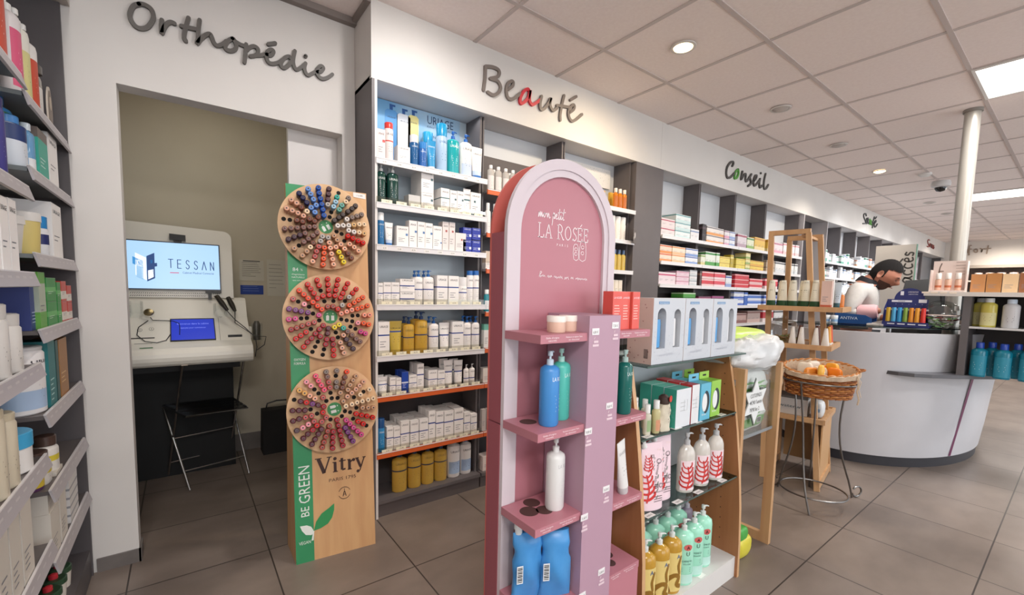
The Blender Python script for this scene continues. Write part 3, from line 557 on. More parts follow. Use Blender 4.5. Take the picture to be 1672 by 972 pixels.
SPEC = {
 'carton_red': (lambda w, h: p_carton(w, h, col='#ead9d6', text='URIAGE', mark=(.3, .62, .006, '#d8362f')), 'pale carton with a small red square', 'carton'),
 'can_red': (lambda w, h: p_can(w, h, col='#e6dcd8', cap='#d5372f', band=(.50, .53, '#d5372f'), capf=.16), 'red-capped white bottle', 'bottle'),
 'carton_white': (lambda w, h: p_carton(w, h, col='#f2eeeb', text='URIAGE', lines=2), 'low plain white carton', 'carton'),
 'bottle_navy': (lambda w, h: p_can(w, h, col='#12578c', cap='#ecebea', tcol='#dfe9ef', capf=.24), 'navy blue bottle with white cap', 'bottle'),
 'bottle_blue': (lambda w, h: p_can(w, h, col='#2b62a8', cap='#2d7fc4', tcol='#e3ecf2', capf=.25), 'small royal blue bottle', 'bottle'),
 'tube_blue': (lambda w, h: p_tube(w, h, col='#2a8fc2', cap='#e8eaeb', tcol='#e8f2f6'), 'bright blue cream tube', 'tube'),
 'can_sky': (lambda w, h: p_can(w, h, col='#a9c3dc', cap='#1493c4', tcol='#2f5f8f', capf=.26), 'tall pale blue spray can', 'spray can'),
 'pump_teal': (lambda w, h: p_pump(w, h, col='#1fa3a8', cap='#1a5fae', tcol='#e6f4f2', lines=5, mat=M('#1fa3a8', .15)), 'teal pump bottle with blue pump', 'bottle'),
 'pump_white': (lambda w, h: p_pump(w, h, col='#f2eeeb', cap='#1a5fae', label=(.04, .3, '#c3cfe4')), 'white pump bottle with blue pump', 'bottle'),
 'tube_white': (lambda w, h: p_tube(w, h, col='#f2eeeb', cap='#2a6fb8', base=(.16, '#bccde2')), 'white tube on blue cap', 'tube'),
 'pump_green': (lambda w, h: p_pump(w, h, col='#123a34', cap='#c9cccb', tcol='#dfe6e2', lines=5, mat=M('#0f3b33', .18)), 'dark green pump bottle', 'bottle'),
 'carton_low': (lambda w, h: p_carton(w, h, col='#cfccc8', lines=2, d=.06), 'low grey-white carton', 'carton'),
 'carton_seal': (lambda w, h: p_carton(w, h, col='#f2eeeb', text='URIAGE', mark=(.36, .6, .006, '#1f5560'), d=.13), 'white carton with green square', 'carton'),
 'carton_line': (lambda w, h: p_carton(w, h, col='#f2eeeb', text='URIAGE', bands=[(.58, .62, '#3c6a70')], d=.13), 'white carton with thin green line', 'carton'),
 'carton_seal2': (lambda w, h: p_carton(w, h, col='#f2eeeb', text='URIAGE', mark=(.3, .62, .005, '#1f5560'), d=.1), 'narrow carton with green square', 'carton'),
 'tube_line': (lambda w, h: p_tube(w, h, col='#f2eeeb', cap='#dddcda', band=(.5, .56, '#3c6a70')), 'white cream tube with thin green line', 'tube'),
 'carton_dark': (lambda w, h: p_carton(w, h, col='#f2eeeb', text='URIAGE', bands=[(0, .2, '#1f5560')], mark=(-.12, .62, .006, '#1f5560')), 'white carton with dark green foot', 'carton'),
 'bottle_water': (lambda w, h: p_can(w, h, col='#1c6aa0', cap='#eeeeee', tcol='#e6eff4', capf=.24), 'deep blue bottle with white cap', 'bottle'),
 'carton_bluebox': (lambda w, h: p_carton(w, h, col='#f2eeeb', text='URIAGE', mark=(.34, .6, .0055, '#2d6fae'), d=.05), 'white carton with small blue square', 'carton'),
 'carton_bluebox2': (lambda w, h: p_carton(w, h, col='#f2eeeb', text='URIAGE', lines=4, mark=(.4, .3, .004, '#2d6fae')), 'wide white carton, low blue square', 'carton'),
 'carton_redbox': (lambda w, h: p_carton(w, h, col='#e6dcd9', text='URIAGE', mark=(.1, .68, .0055, '#a5362f'), d=.05), 'tall narrow carton with red square', 'carton'),
 'carton_redlow': (lambda w, h: p_carton(w, h, col='#e6dedb', lines=3, mark=(.1, .64, .005, '#a5362f')), 'low wide carton with red square', 'carton'),
 'carton_cobalt': (lambda w, h: p_carton(w, h, col='#1d2f9c', lines=3, tcol='#d6dcf2', text='URIAGE', ty=.8, th=.09, mark=(.34, .35, .007, '#dfe6f8')), 'bright cobalt blue carton', 'carton'),
 'carton_band': (lambda w, h: p_carton(w, h, col='#f2eeeb', text='URIAGE', bands=[(.50, .54, NAVYB)]), 'navy-lined white carton', 'carton'),
 'carton_band_low': (lambda w, h: p_carton(w, h, col='#f2eeeb', text='URIAGE', bands=[(.42, .50, NAVYB)], th=.09), 'wide low navy-lined carton', 'carton'),
 'carton_band_tall': (lambda w, h: p_carton(w, h, col='#f2eeeb', text='URIAGE', bands=[(.58, .62, NAVYB)]), 'tall navy-lined carton', 'carton'),
 'pump_band': (lambda w, h: p_pump(w, h, col='#f2eeeb', cap='#1d62ac', band=(.42, .45, NAVYB)), 'navy-lined white pump bottle', 'bottle'),
 'jar_band': (lambda w, h: p_can(w, h, col='#f2eeeb', cap='#e8e6e5', band=(.42, .46, NAVYB), capf=.32), 'short navy-lined white bottle', 'bottle'),
 'can_band': (lambda w, h: p_can(w, h, col='#f2eeeb', cap='#1d62ac', band=(.48, .51, NAVYB), capf=.13), 'navy-lined white spray can', 'spray can'),
 'tube_yellow': (lambda w, h: p_tube(w, h, col='#c4a840', cap='#d2b450', band=(.62, .67, NAVYB), tcol='#3d3a1c'), 'olive yellow tube', 'tube'),
 'pump_yellow': (lambda w, h: p_pump(w, h, col='#c2a63a', cap='#1d3f72', band=(.42, .45, '#2c3a62'), mat=M('#f8cc58', .08, 0, 'juice'), tcol='#5f5a2a'), 'yellow oil pump bottle', 'bottle'),
 'tube_band': (lambda w, h: p_tube(w, h, col='#f2eeeb', cap='#d8d5d3', band=(.48, .53, NAVYB)), 'navy-lined white cream tube', 'tube'),
 'tube_low': (lambda w, h: p_tube(w, h, col='#f2eeeb', cap='#d8d5d3', band=(.5, .56, '#4a5f9c')), 'short white cream tube', 'tube'),
 'carton_cobalt2': (lambda w, h: p_carton(w, h, col='#2248ab', lines=3, tcol='#d6dcf2', bands=[(.46, .52, '#dfe4f4')]), 'blue carton with white band', 'carton'),
 'pump_small': (lambda w, h: p_pump(w, h, col='#f2eeeb', cap='#e4e2e2', band=(.3, .34, NAVYB), lines=2), 'small white spray bottle', 'bottle'),
 'can_band_blue': (lambda w, h: p_can(w, h, col='#2f86bd', cap='#1b4e86', tcol='#e3edf2', capf=.28), 'blue spray can with dark blue cap', 'spray can'),
 'bottle_oil': (lambda w, h: p_bottle(w, h * 1.08, cap='#1c3e66', mat=M('#fbd060', .06, 0, 'juice'), band=(.50, .53, '#26324f'), tcol='#7d6a2d', neck=.28, capf=.17), 'large golden oil bottle', 'bottle'),
 'bottle_milk': (lambda w, h: p_bottle(w, h * 1.08, col='#f2eeeb', cap='#1d4f8c', label=(.1, .42, '#a9bfdc'), neck=.3, capf=.1), 'large white bottle with pale blue label', 'bottle'),
}
def spec(name, w, h):
    k = (name, round(w * 250), round(h * 250))
    if k not in _P: _P[k] = SPEC[name][0](w, h)
    return _P[k]
BAY1={
1:(1.816,[('carton_red',0.799,0.041,0.144),('can_red',0.842,0.046,0.186),('carton_white',0.916,0.068,0.088),('bottle_navy',0.976,0.047,0.157),('bottle_blue',1.023,0.046,0.132),('tube_blue',1.076,0.055,0.155),('can_sky',1.138,0.064,0.252),('pump_teal',1.21,0.075,0.239),('pump_white',1.292,0.079,0.241),('tube_white',1.389,0.074,0.181)]),
2:(1.605,[('pump_green',0.803,0.048,0.198),('pump_green',0.864,0.062,0.202),('carton_low',0.974,0.067,0.066),('carton_seal',1.047,0.074,0.087),('carton_line',1.152,0.054,0.128),('carton_seal2',1.203,0.044,0.125),('carton_seal2',1.248,0.045,0.127),('tube_line',1.298,0.05,0.15),('carton_dark',1.367,0.083,0.134)]),
3:(1.402,[('bottle_water',0.798,0.038,0.16),('tube_white',0.842,0.045,0.116),('carton_bluebox',0.91,0.067,0.105),('carton_bluebox',0.967,0.045,0.139),('carton_bluebox',1.013,0.043,0.138),('carton_bluebox',1.057,0.045,0.136),('carton_bluebox2',1.108,0.055,0.126),('carton_redbox',1.157,0.039,0.154),('carton_redbox',1.197,0.037,0.155),('carton_redlow',1.252,0.07,0.103),('carton_cobalt',1.321,0.063,0.07),('carton_cobalt',1.388,0.065,0.073)]),
4:(1.106,[('carton_band',0.794,0.026,0.109),('carton_band',0.829,0.041,0.114),('carton_band',0.872,0.044,0.115),('carton_band_low',0.937,0.083,0.066),('pump_band',1.005,0.05,0.185),('pump_band',1.065,0.065,0.188),('carton_band_tall',1.14,0.067,0.16),('carton_band_tall',1.211,0.069,0.158),('jar_band',1.276,0.056,0.155),('can_band',1.333,0.044,0.193),('can_band',1.382,0.045,0.195)]),
5:(0.847,[('carton_band_tall',0.811,0.061,0.173),('tube_yellow',0.881,0.073,0.173),('pump_yellow',0.953,0.064,0.197),('pump_yellow',1.026,0.076,0.224),('pump_band',1.098,0.06,0.195),('tube_band',1.166,0.068,0.158),('carton_band_tall',1.241,0.075,0.164),('pump_band',1.31,0.054,0.195),('pump_band',1.368,0.054,0.194)]),
6:(0.640,[('tube_low',0.81,0.055,0.095),('carton_band',0.858,0.032,0.09),('carton_band',0.89,0.029,0.084),('carton_cobalt2',0.925,0.037,0.113),('carton_band',0.969,0.046,0.092),('carton_band_tall',1.013,0.04,0.148),('carton_band',1.087,0.055,0.107),('carton_band',1.139,0.043,0.102),('tube_band',1.192,0.06,0.152),('tube_band',1.257,0.061,0.147),('pump_small',1.306,0.035,0.12),('pump_small',1.345,0.037,0.121)]),
7:(0.345,[('can_band_blue',0.799,0.039,0.175),('carton_band',0.843,0.037,0.126),('carton_band',0.881,0.037,0.119),('carton_band',0.926,0.05,0.142),('carton_band',0.98,0.05,0.137),('carton_band',1.035,0.053,0.137),('carton_band_tall',1.084,0.041,0.175),('carton_band_tall',1.132,0.049,0.163),('carton_band_tall',1.19,0.061,0.159),('carton_band_tall',1.255,0.061,0.163),('carton_band',1.312,0.043,0.131),('carton_band',1.358,0.044,0.115)]),
8:(0.090,[('bottle_oil',0.917,0.087,0.211),('bottle_oil',1.004,0.08,0.211),('bottle_oil',1.085,0.077,0.208),('bottle_oil',1.167,0.081,0.205),('bottle_milk',1.252,0.084,0.207),('bottle_milk',1.334,0.076,0.2)]),
}
LEFT=[('pump_redlabel',1.703,1.834,0.198,0.385),('pump_pinklabel',1.703,1.983,0.086,0.296),('pump_yellowlabel',1.703,2.074,0.082,0.301),('pump_redlabel',1.703,2.168,0.107,0.317),('bottle_flat',1.703,2.277,0.11,0.229),('oval_sign',1.703,2.476,0.167,0.187),('bottle_bluegreen',1.502,1.833,0.127,0.195),('bottle_bluewhite',1.502,1.954,0.101,0.14),('bottle_clearblue',1.502,2.037,0.052,0.145),('carton_teal',1.502,2.128,0.131,0.148),('carton_white',1.502,2.274,0.143,0.169),('tub_white',1.263,1.863,0.189,0.109),('tub_yellow',1.263,2.014,0.098,0.123),('bottle_bluecap',1.263,2.109,0.075,0.124),('carton_white',1.263,2.265,0.218,0.182),('bottle_purple',1.433,1.714,0.06,0.186),('carton_white',1.203,1.667,0.069,0.179),('carton_white',1.203,1.741,0.071,0.182),('carton_navy',1.045,1.745,0.182,0.128),('carton_navy2',1.045,1.894,0.104,0.125),('carton_greentall',1.045,1.995,0.085,0.168),('carton_green',1.045,2.117,0.142,0.078),('carton_green',1.045,2.228,0.06,0.071),('carton_redwhite',1.045,2.311,0.087,0.073),('carton_redwhite',1.045,2.407,0.083,0.065),('tube_whitetext',0.96,1.617,0.097,0.177),('tube_whitetext',0.96,1.722,0.101,0.149),('jar_whiteblue',0.798,1.766,0.161,0.144),('bottle_whiteblue',0.798,1.929,0.151,0.198),('carton_tealtall',0.798,2.061,0.097,0.205),('carton_greendark',0.798,2.139,0.039,0.197),('carton_gold',0.798,2.236,0.137,0.195),('bottle_beige',0.69,1.545,0.074,0.207),('bottle_beige',0.69,1.629,0.085,0.182),('jar_bluelid',0.69,1.748,0.143,0.105),('bottle_purplecap',0.572,1.89,0.076,0.092),('bottle_brownwhite',0.572,1.992,0.111,0.101),('bottle_brownwhite',0.572,2.099,0.087,0.122),('carton_cream',0.43,1.482,0.081,0.238),('carton_cream',0.43,1.571,0.088,0.212),('carton_cream',0.43,1.671,0.101,0.199),('carton_redtop',0.43,1.825,0.195,0.103),('carton_cream',0.35,1.97,0.122,0.148),('carton_cream',0.35,2.09,0.1,0.166),('carton_striped',0.35,2.268,0.237,0.154)]


# ================================================================== SHELF WALL UNDER THE LETTERING
RAILW = M('#e2e0e2', .35); RAILO = M('#d9632f', .4); RAILG = M('#b9b4b6', .4); TICK = M('#f0ead0', .5); SHELFM = M('#d3d5d9', .3)
YF = 2.115; YD = 2.165; YB = 2.318
def bay(x0, x1, shelves, backs, label, group='shelf bays along the wall', plinth=True, end_left=False):
    """uprights, back panels and shelves with price rails; shelves = [(z, rail material, tickets)]"""
    t = thing('shelving_bay', label, 'shelving unit', ((x0 + x1) / 2, YF, 0), 0, None)
    o = Vector((-(x0 + x1) / 2, -YF, 0)); mv = Matrix.Translation(o)
    u = MB()
    if end_left: u.box(x0 - .014, x0, YF + .001, 2.45, .0, 2.178, GREY); u.box(x0 - .0, x0 + .012, YF + .001, YF + .012, 0, 2.178, WHITE)
    if end_left: u.box(x0, x0 + .010, YF + .02, YB, 0, 2.178, M('#c9cacd', .4))
    put('side_panel', u.moved(mv) if end_left else MB().box(x0 - .0, x0 + .008, YD, YB, 0, 2.178, GREY).moved(mv), t)
    put('side_panel', MB().box(x1 - .014, x1 - .0005, YD, YB, 0, 2.178, GREY).moved(mv), t)
    b = MB()
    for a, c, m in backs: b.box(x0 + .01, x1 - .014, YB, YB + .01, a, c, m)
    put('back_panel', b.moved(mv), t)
    if plinth:
        p = MB(); p.box(x0, x1 - .001, YF + .004, YB, .072, .090, GREY); p.box(x0, x1 - .001, YF + .016, YF + .03, 0, .072, M('#5b5353', .5))
        put('plinth', p.moved(mv), t)
    for z, rm, tk in shelves:
        s = put('shelf', MB().box(x0 + .011, x1 - .015, YF + .006, YB - .0005, z - .012, z, SHELFM if rm is not RAILO else M('#8d8a8c', .3)).moved(mv), t)
        r = MB(); r.box(x0 + .004, x1 + .008, YF - .006, YF + .005, z - .026, z + .002, rm)
        r.box(x0 + .004, x1 + .008, YF - .008, YF - .0055, z - .002, z + .002, M('#efeeee', .3))
        if tk:
            k = int((x1 - x0) / .075)
            for i in range(k):
                xx = x0 + .03 + i * (x1 - x0 - .03) / k
                if tk == 1:
                    r.box(xx, xx + .03, YF - .0066, YF - .006, z - .022, z - .006, M('#eceae6', .5)); r.text('%d,%d0' % (6 + (i * 7) % 19, (i * 3) % 9 + 1), lambda a, c: (a, YF - .0069, c), xx + .015, z - .018, .007, M(INK, .5))
                else:
                    r.box(xx, xx + .055, YF - .004, YF - .003, z + .003, z + .018, TICK); r.text('%d,%d0' % (6 + (i * 7) % 19, (i * 3) % 9 + 1), lambda a, c: (a, YF - .0044, c), xx + .03, z + .0065, .007, M(INK, .5))
        if tk == 2: r.box(x0 + .006, x1 - .002, YF - .0025, YF - .0015, z + .003, z + .03, GLASSM)
        put('price_rail', r.moved(mv), s)
    return t
LB = M('#b9c6cf', .3)
bay(.760, 1.400, [(1.816, RAILW, 1), (1.605, RAILW, 2), (1.402, RAILW, 1), (1.106, RAILW, 2), (.847, RAILW, 2), (.640, RAILO, 2), (.345, RAILO, 2)],
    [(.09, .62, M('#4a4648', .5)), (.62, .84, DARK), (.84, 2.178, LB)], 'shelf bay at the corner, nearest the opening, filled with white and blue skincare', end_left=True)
# poster standing on the top shelf of the first bay
t = thing('poster', 'pale blue skincare poster with pictured pump bottles behind the top shelf products', 'poster', (1.07, 2.308, 1.817))
put('board', MB().box(-.285, .268, 0, .004, 0, .359, noise_mat('poster_sky', '#6a9fc6', '#b4c8d6', 3.2, .5)), t)
pr = MB(); PF = lambda dy: (lambda u, v, d=0: (u, -dy - d, v))
for cx, z0, hh, wd, c in ((-.152, .05, .286, .070, '#4f8ec4'), (-.082, .03, .300, .078, '#dcdcdf'), (-.026, .04, .297, .062, '#e6d488')):
    pr.prism([(cx - wd / 2, z0), (cx + wd / 2, z0), (cx + wd / 2, z0 + hh - .03), (cx + wd * .3, z0 + hh - .018), (cx - wd * .3, z0 + hh - .018), (cx - wd / 2, z0 + hh - .03)], PF(0), .0003, .0009, M(c, .5))
    pr.prism([(cx - .008, z0 + hh - .018), (cx + .008, z0 + hh - .018), (cx + .008, z0 + hh), (cx + .022, z0 + hh), (cx + .022, z0 + hh + .01), (cx - .01, z0 + hh + .01)], PF(0), .0003, .0012, M('#22508c', .5))
    pr.text('URIAGE', PF(.0014), cx, z0 + hh - .06, .008, M('#33405a', .5), width=wd * .7)
put('pictured_bottles', pr, t)
tx = MB(); NV = M('#16365f', .5)
tx.text('URIAGE', PF(.0008), .140, .298, .046, NV, width=.165); tx.text('EAU THERMALE', PF(.0008), .140, .278, .009, NV, width=.165)
tx.text('SOINS', PF(.0008), .09, .225, .014, NV, width=.06); tx.text('DERMATOLOGIQUES', PF(.0008), .115, .203, .010, NV, width=.12)
put('printed_words', tx, t)
SHN = {1: 'top', 2: 'second', 3: 'third', 4: 'fourth', 5: 'fifth', 6: 'sixth', 7: 'seventh', 8: 'bottom'}
for k, (z, items) in BAY1.items():
    for i, (n, x, wd, h) in enumerate(items):
        if k == 1 and i == 9: x = 1.365
        if k == 2 and i == 8: x = 1.348; wd = .068
        if k == 3 and i == 11: x = 1.355; wd = .058
        if k == 3 and i == 10: x = 1.295; wd = .058
        if k == 4 and i == 10: x = 1.363; wd = .04
        if k == 4 and i == 9: x = 1.322; wd = .04
        wd = min(wd, .0875) * .955
        lab = '%s, %s from left, front row, %s shelf, corner bay' % (SPEC[n][1], ORD[i], SHN[k])
        y = 2.135 + (wd * .36 if SPEC[n][2] != 'carton' else 0)
        if n == 'bottle_oil' or n == 'bottle_milk': y = 2.19
        clone(spec(n, wd, h), (x, y, z + .0005), 0, lab, SPEC[n][2], 'products on the %s shelf of the corner bay' % SHN[k])
        # rows standing behind
        back = 0
        if k in (6, 7) and 'carton' in n: back = 2 if k == 6 else 3
        if k in (4, 5) and n in ('pump_band', 'pump_yellow', 'carton_band', 'carton_band_tall'): back = 1
        if k in (6,) and 'tube' in n: back = 1
        if k == 2 and n in ('pump_green',): back = 1
        dd = wd * .8 + .004 if 'carton' in n else wd * .8 + .012
        for j in range(back):
            if y + dd * (j + 1) + wd * .6 > YB: break
            clone(spec(n, wd, h), (x + .003 * ((i + j) % 2), y + dd * (j + 1), z + .0005), 0, '%s, %s from left, %s row back, %s shelf, corner bay' % (SPEC[n][1], ORD[i], ORD[j + 1], SHN[k]), SPEC[n][2], 'products on the %s shelf of the corner bay' % SHN[k])
# upper layers standing on the first ones
def over(n, x, wd, h, z, lab, y=2.136): clone(spec(n, wd * .955, h), (x, y, z), 0, lab, SPEC[n][2], 'upper layer in the corner bay')
over('carton_seal', 1.047, .074, .118, 1.605 + .0885, 'white carton with dark green square stacked on another, second shelf of corner bay')
over('carton_cobalt', 1.295, .058, .066, 1.402 + .072, 'cobalt blue carton, upper left of the block of four, third shelf')
over('carton_cobalt', 1.355, .058, .066, 1.402 + .075, 'cobalt blue carton, upper right of the block of four, third shelf')
over('carton_band_low', .937, .083, .066, 1.106 + .068, 'wide white carton with navy line stacked on its twin, fourth shelf of corner bay')
clone(spec('can_red', .044, .155), (.815, 2.24, 1.8165), 0, 'red-capped white bottle half hidden behind the first carton, top shelf of corner bay', 'bottle')
clone(spec('can_sky', .06, .23), (1.107, 2.26, 1.8165), 0, 'blue-capped spray can half hidden behind the tall one, top shelf of corner bay', 'spray can')

# ------------------------------------------------------------------ second and third bays (partly hidden by the pink display)
TOPW = M('#c9cbcf', .5)
bay(1.408, 2.040, [(1.765, RAILO, 0), (1.522, RAILO, 0), (1.315, RAILO, 0), (1.065, RAILO, 0), (.85, RAILO, 0), (.640, RAILO, 0), (.345, RAILO, 0)],
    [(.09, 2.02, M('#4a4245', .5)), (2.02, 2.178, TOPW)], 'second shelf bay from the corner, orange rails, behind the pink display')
bay(2.048, 2.745, [(1.811, RAILW, 0), (1.585, RAILW, 0), (1.361, RAILW, 0), (1.18, RAILW, 0), (1.0, RAILW, 0), (.75, RAILW, 0), (.4, RAILW, 0)],
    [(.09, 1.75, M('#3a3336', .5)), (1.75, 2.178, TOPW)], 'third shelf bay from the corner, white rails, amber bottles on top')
struct('trim_2', MB().box(2.752, 3.095, YF + .005, YB, 0, 2.179, GREY))
Q = {}
def q(name, f):
    if name not in Q: Q[name] = f()
    return Q[name]
def row(proto, xs, y, z, lab, cat, group, rz=0):
    for i, x in enumerate(xs): clone(proto, (x, y, z + .0005), rz, '%s, %s from left' % (lab, ORD[i]), cat, group)
cw = q('micellar', lambda: p_bottle(.046, .152, mat=M('#b9b3ac', .12), cap='#ece9e6', label=(.1, .6, '#d8d2cd'), text=None, neck=.4, capf=.12))
row(cw, [1.462, 1.516, 1.570, 1.624], 2.16, 1.765, 'clear square bottle with white cap, top shelf of second bay', 'bottle', 'clear bottles on the second bay top shelf')
row(cw, [1.530, 1.650], 2.23, 1.765, 'clear white-capped bottle in rear row, top shelf of second bay', 'bottle', 'clear bottles on the second bay top shelf')
wt = q('whitespray', lambda: p_bottle(.036, .175, col='#e3e0dd', cap='#e9e7e5', text=None, neck=.5, capf=.22))
row(wt, [1.44, 1.49, 1.54], 2.15, 1.522, 'slim white bottle, second shelf of second bay', 'bottle', 'slim white bottles in the second bay')
bx = q('beigebox', lambda: p_carton(.055, .105, col='#c9b7a4', bands=[(.0, .35, '#e4ded8')], lines=3))
row(bx, [1.452, 1.515, 1.578], 2.14, 1.315, 'beige and white carton, third shelf of second bay', 'carton', 'beige cartons in the second bay')
bl = q('tealbot', lambda: p_bottle(.036, .13, mat=M('#1c7f8c', .15), cap='#e6e6e6', text=None, neck=.6, capf=.2, label=(.1, .5, '#dfe6e8')))
row(bl, [1.442, 1.484, 1.526, 1.568], 2.15, 1.065, 'small teal bottle with white cap, fourth shelf of second bay', 'bottle', 'teal bottles in the second bay')
gt = q('greentube', lambda: p_carton(.04, .14, col='#e2e2e0', bands=[(.75, 1, '#6fb3a0')], lines=4))
row(gt, [1.442, 1.49, 1.538], 2.14, .85, 'white carton with green top, fifth shelf of second bay', 'carton', 'green topped cartons in the second bay')
wb = q('smallbox', lambda: p_carton(.06, .085, col='#ddd6cf', lines=4))
row(wb, [1.45, 1.52, 1.59], 2.14, .64, 'cream carton, sixth shelf of second bay', 'carton', 'cream cartons in the second bay')
row(q('thinbox', lambda: p_carton(.028, .13, col='#bfb6b2', lines=3)), [1.432, 1.468, 1.504, 1.540], 2.14, .345, 'thin grey carton, seventh shelf of second bay', 'carton', 'thin cartons in the second bay')
row(q('pinkbox', lambda: p_carton(.08, .09, col='#e3d3cb', lines=3)), [1.47, 1.57], 2.14, .09, 'pinkish white carton on the plinth of the second bay', 'carton', 'cartons on the plinth of the second bay')
# third bay
am = q('amber', lambda: p_bottle(.042, .15, mat=M('#d07a1c', .1), cap='#eadfd6', label=(.12, .62, '#b8621a'), text=None, tcol='#f2d9a8', neck=.5, capf=.2))
row(am, [2.575, 2.625, 2.675], 2.16, 1.811, 'amber orange bottle with white cap, top shelf of third bay', 'bottle', 'amber bottles in the third bay')
yb = q('yellowcard', lambda: p_carton(.12, .14, d=.02, col='#e2b23a', lines=0))
row(yb, [2.49, 2.67], 2.24, 1.811, 'plain yellow display card behind the amber bottles, third bay', 'card', 'yellow cards in the third bay')
row(q('creamjar', lambda: p_can(.055, .175, col='#e8e2dc', cap='#f0ece8', text=None, capf=.3)), [2.49, 2.553, 2.616, 2.675], 2.17, 1.585, 'tall cream white tube jar, second shelf of third bay', 'jar', 'white jars in the third bay')
t = thing('shelf_leaflet', 'grey and white picture card clipped to the end of third bay shelf', 'card', (2.735, 2.095, 1.59)); t.rotation_euler = (0, 0, .5)
put('card', MB().box(-.055, .055, 0, .002, -.02, .085, M('#6d6664', .4)), t)
put('picture', MB().prism([(.01 + .03 * math.cos(a * .5), .04 + .022 * math.sin(a * .5)) for a in range(12)], lambda u, v, d: (u, -d, v), .0003, .0012, M('#d9d3ce', .4)).prism([(-.035 + .016 * math.cos(a * .5), .015 + .012 * math.sin(a * .5)) for a in range(12)], lambda u, v, d: (u, -d, v), .0003, .0012, M('#cfc6c0', .4)), t)
row(q('greybot', lambda: p_bottle(.04, .155, mat=M('#77787c', .12), cap='#8b8f98', text=None, neck=.5, capf=.2)), [2.49, 2.54], 2.16, 1.361, 'grey see-through bottle, third shelf of third bay', 'bottle', 'grey bottles in the third bay')
row(q('yellowbot', lambda: p_bottle(.042, .155, mat=M('#c9ab4e', .12), cap='#4f6a90', text=None, neck=.5, capf=.2)), [2.59, 2.64, 2.69], 2.16, 1.361, 'yellow oil bottle with blue cap, third shelf of third bay', 'bottle', 'yellow bottles in the third bay')
row(q('whitetin', lambda: p_carton(.04, .11, col='#e4d9c9', lines=4)), [2.47, 2.515, 2.56, 2.605, 2.65], 2.14, 1.18, 'cream narrow carton, fourth shelf of third bay', 'carton', 'cream cartons in the third bay')
row(q('pinkbox2', lambda: p_carton(.06, .1, col='#d8b7ae', lines=3)), [2.45, 2.52, 2.59, 2.66], 2.14, 1.0, 'rosy carton, fifth shelf of third bay', 'carton', 'rosy cartons in the third bay')
t = thing('topper_card', 'white speckled topper card with a grey shape above third bay', 'display card', (2.40, 2.30, 1.99))
put('board', MB().box(-.27, .27, 0, .004, 0, .14, WHITE), t)
sp = MB(); rr = random.Random(3)
for i in range(110):
    a = rr.uniform(-.26, .26); c = rr.uniform(.01, .135); s = rr.uniform(.002, .006)
    sp.add([(a, -.0006, c), (a + s, -.0006, c + s * .3), (a + s * .6, -.0006, c + s)], [(0, 1, 2)], M('#6d6a68', .5))
put('speckles', sp, t)

# ------------------------------------------------------------------ medicine bays under "Conseil" and on to the far end
CB = [(3.105, 3.720), (3.728, 4.370), (4.378, 5.040), (5.048, 5.930)]
CZ = [1.672, 1.462, 1.275, 1.098, .915, .70, .45]
bayn = ['first', 'second', 'third', 'fourth']
for i, (a, c) in enumerate(CB):
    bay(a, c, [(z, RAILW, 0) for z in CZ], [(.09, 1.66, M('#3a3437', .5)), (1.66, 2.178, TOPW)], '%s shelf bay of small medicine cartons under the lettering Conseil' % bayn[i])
struct('trim_3', MB().box(5.935, 5.95, YF, YB, 0, 2.179, RAILG).box(5.951, 6.70, 2.30, YB + .01, 0, 2.179, M('#3d3739', .6)).box(6.70, 6.715, YF, YB, 0, 2.179, RAILG))
def mini(c1, c2, c3, w, h, kd='medicine_box'):
    return q(('mini', c1, c2, c3, round(w, 3), h, kd), lambda: p_carton(w, h, d=min(w * 1.2, .15), kind=kd, col=c1, bands=[(.0, .3, c2), (.8, .93, c3)] if c2 != c1 else [(.72, .84, c3)], lines=2))
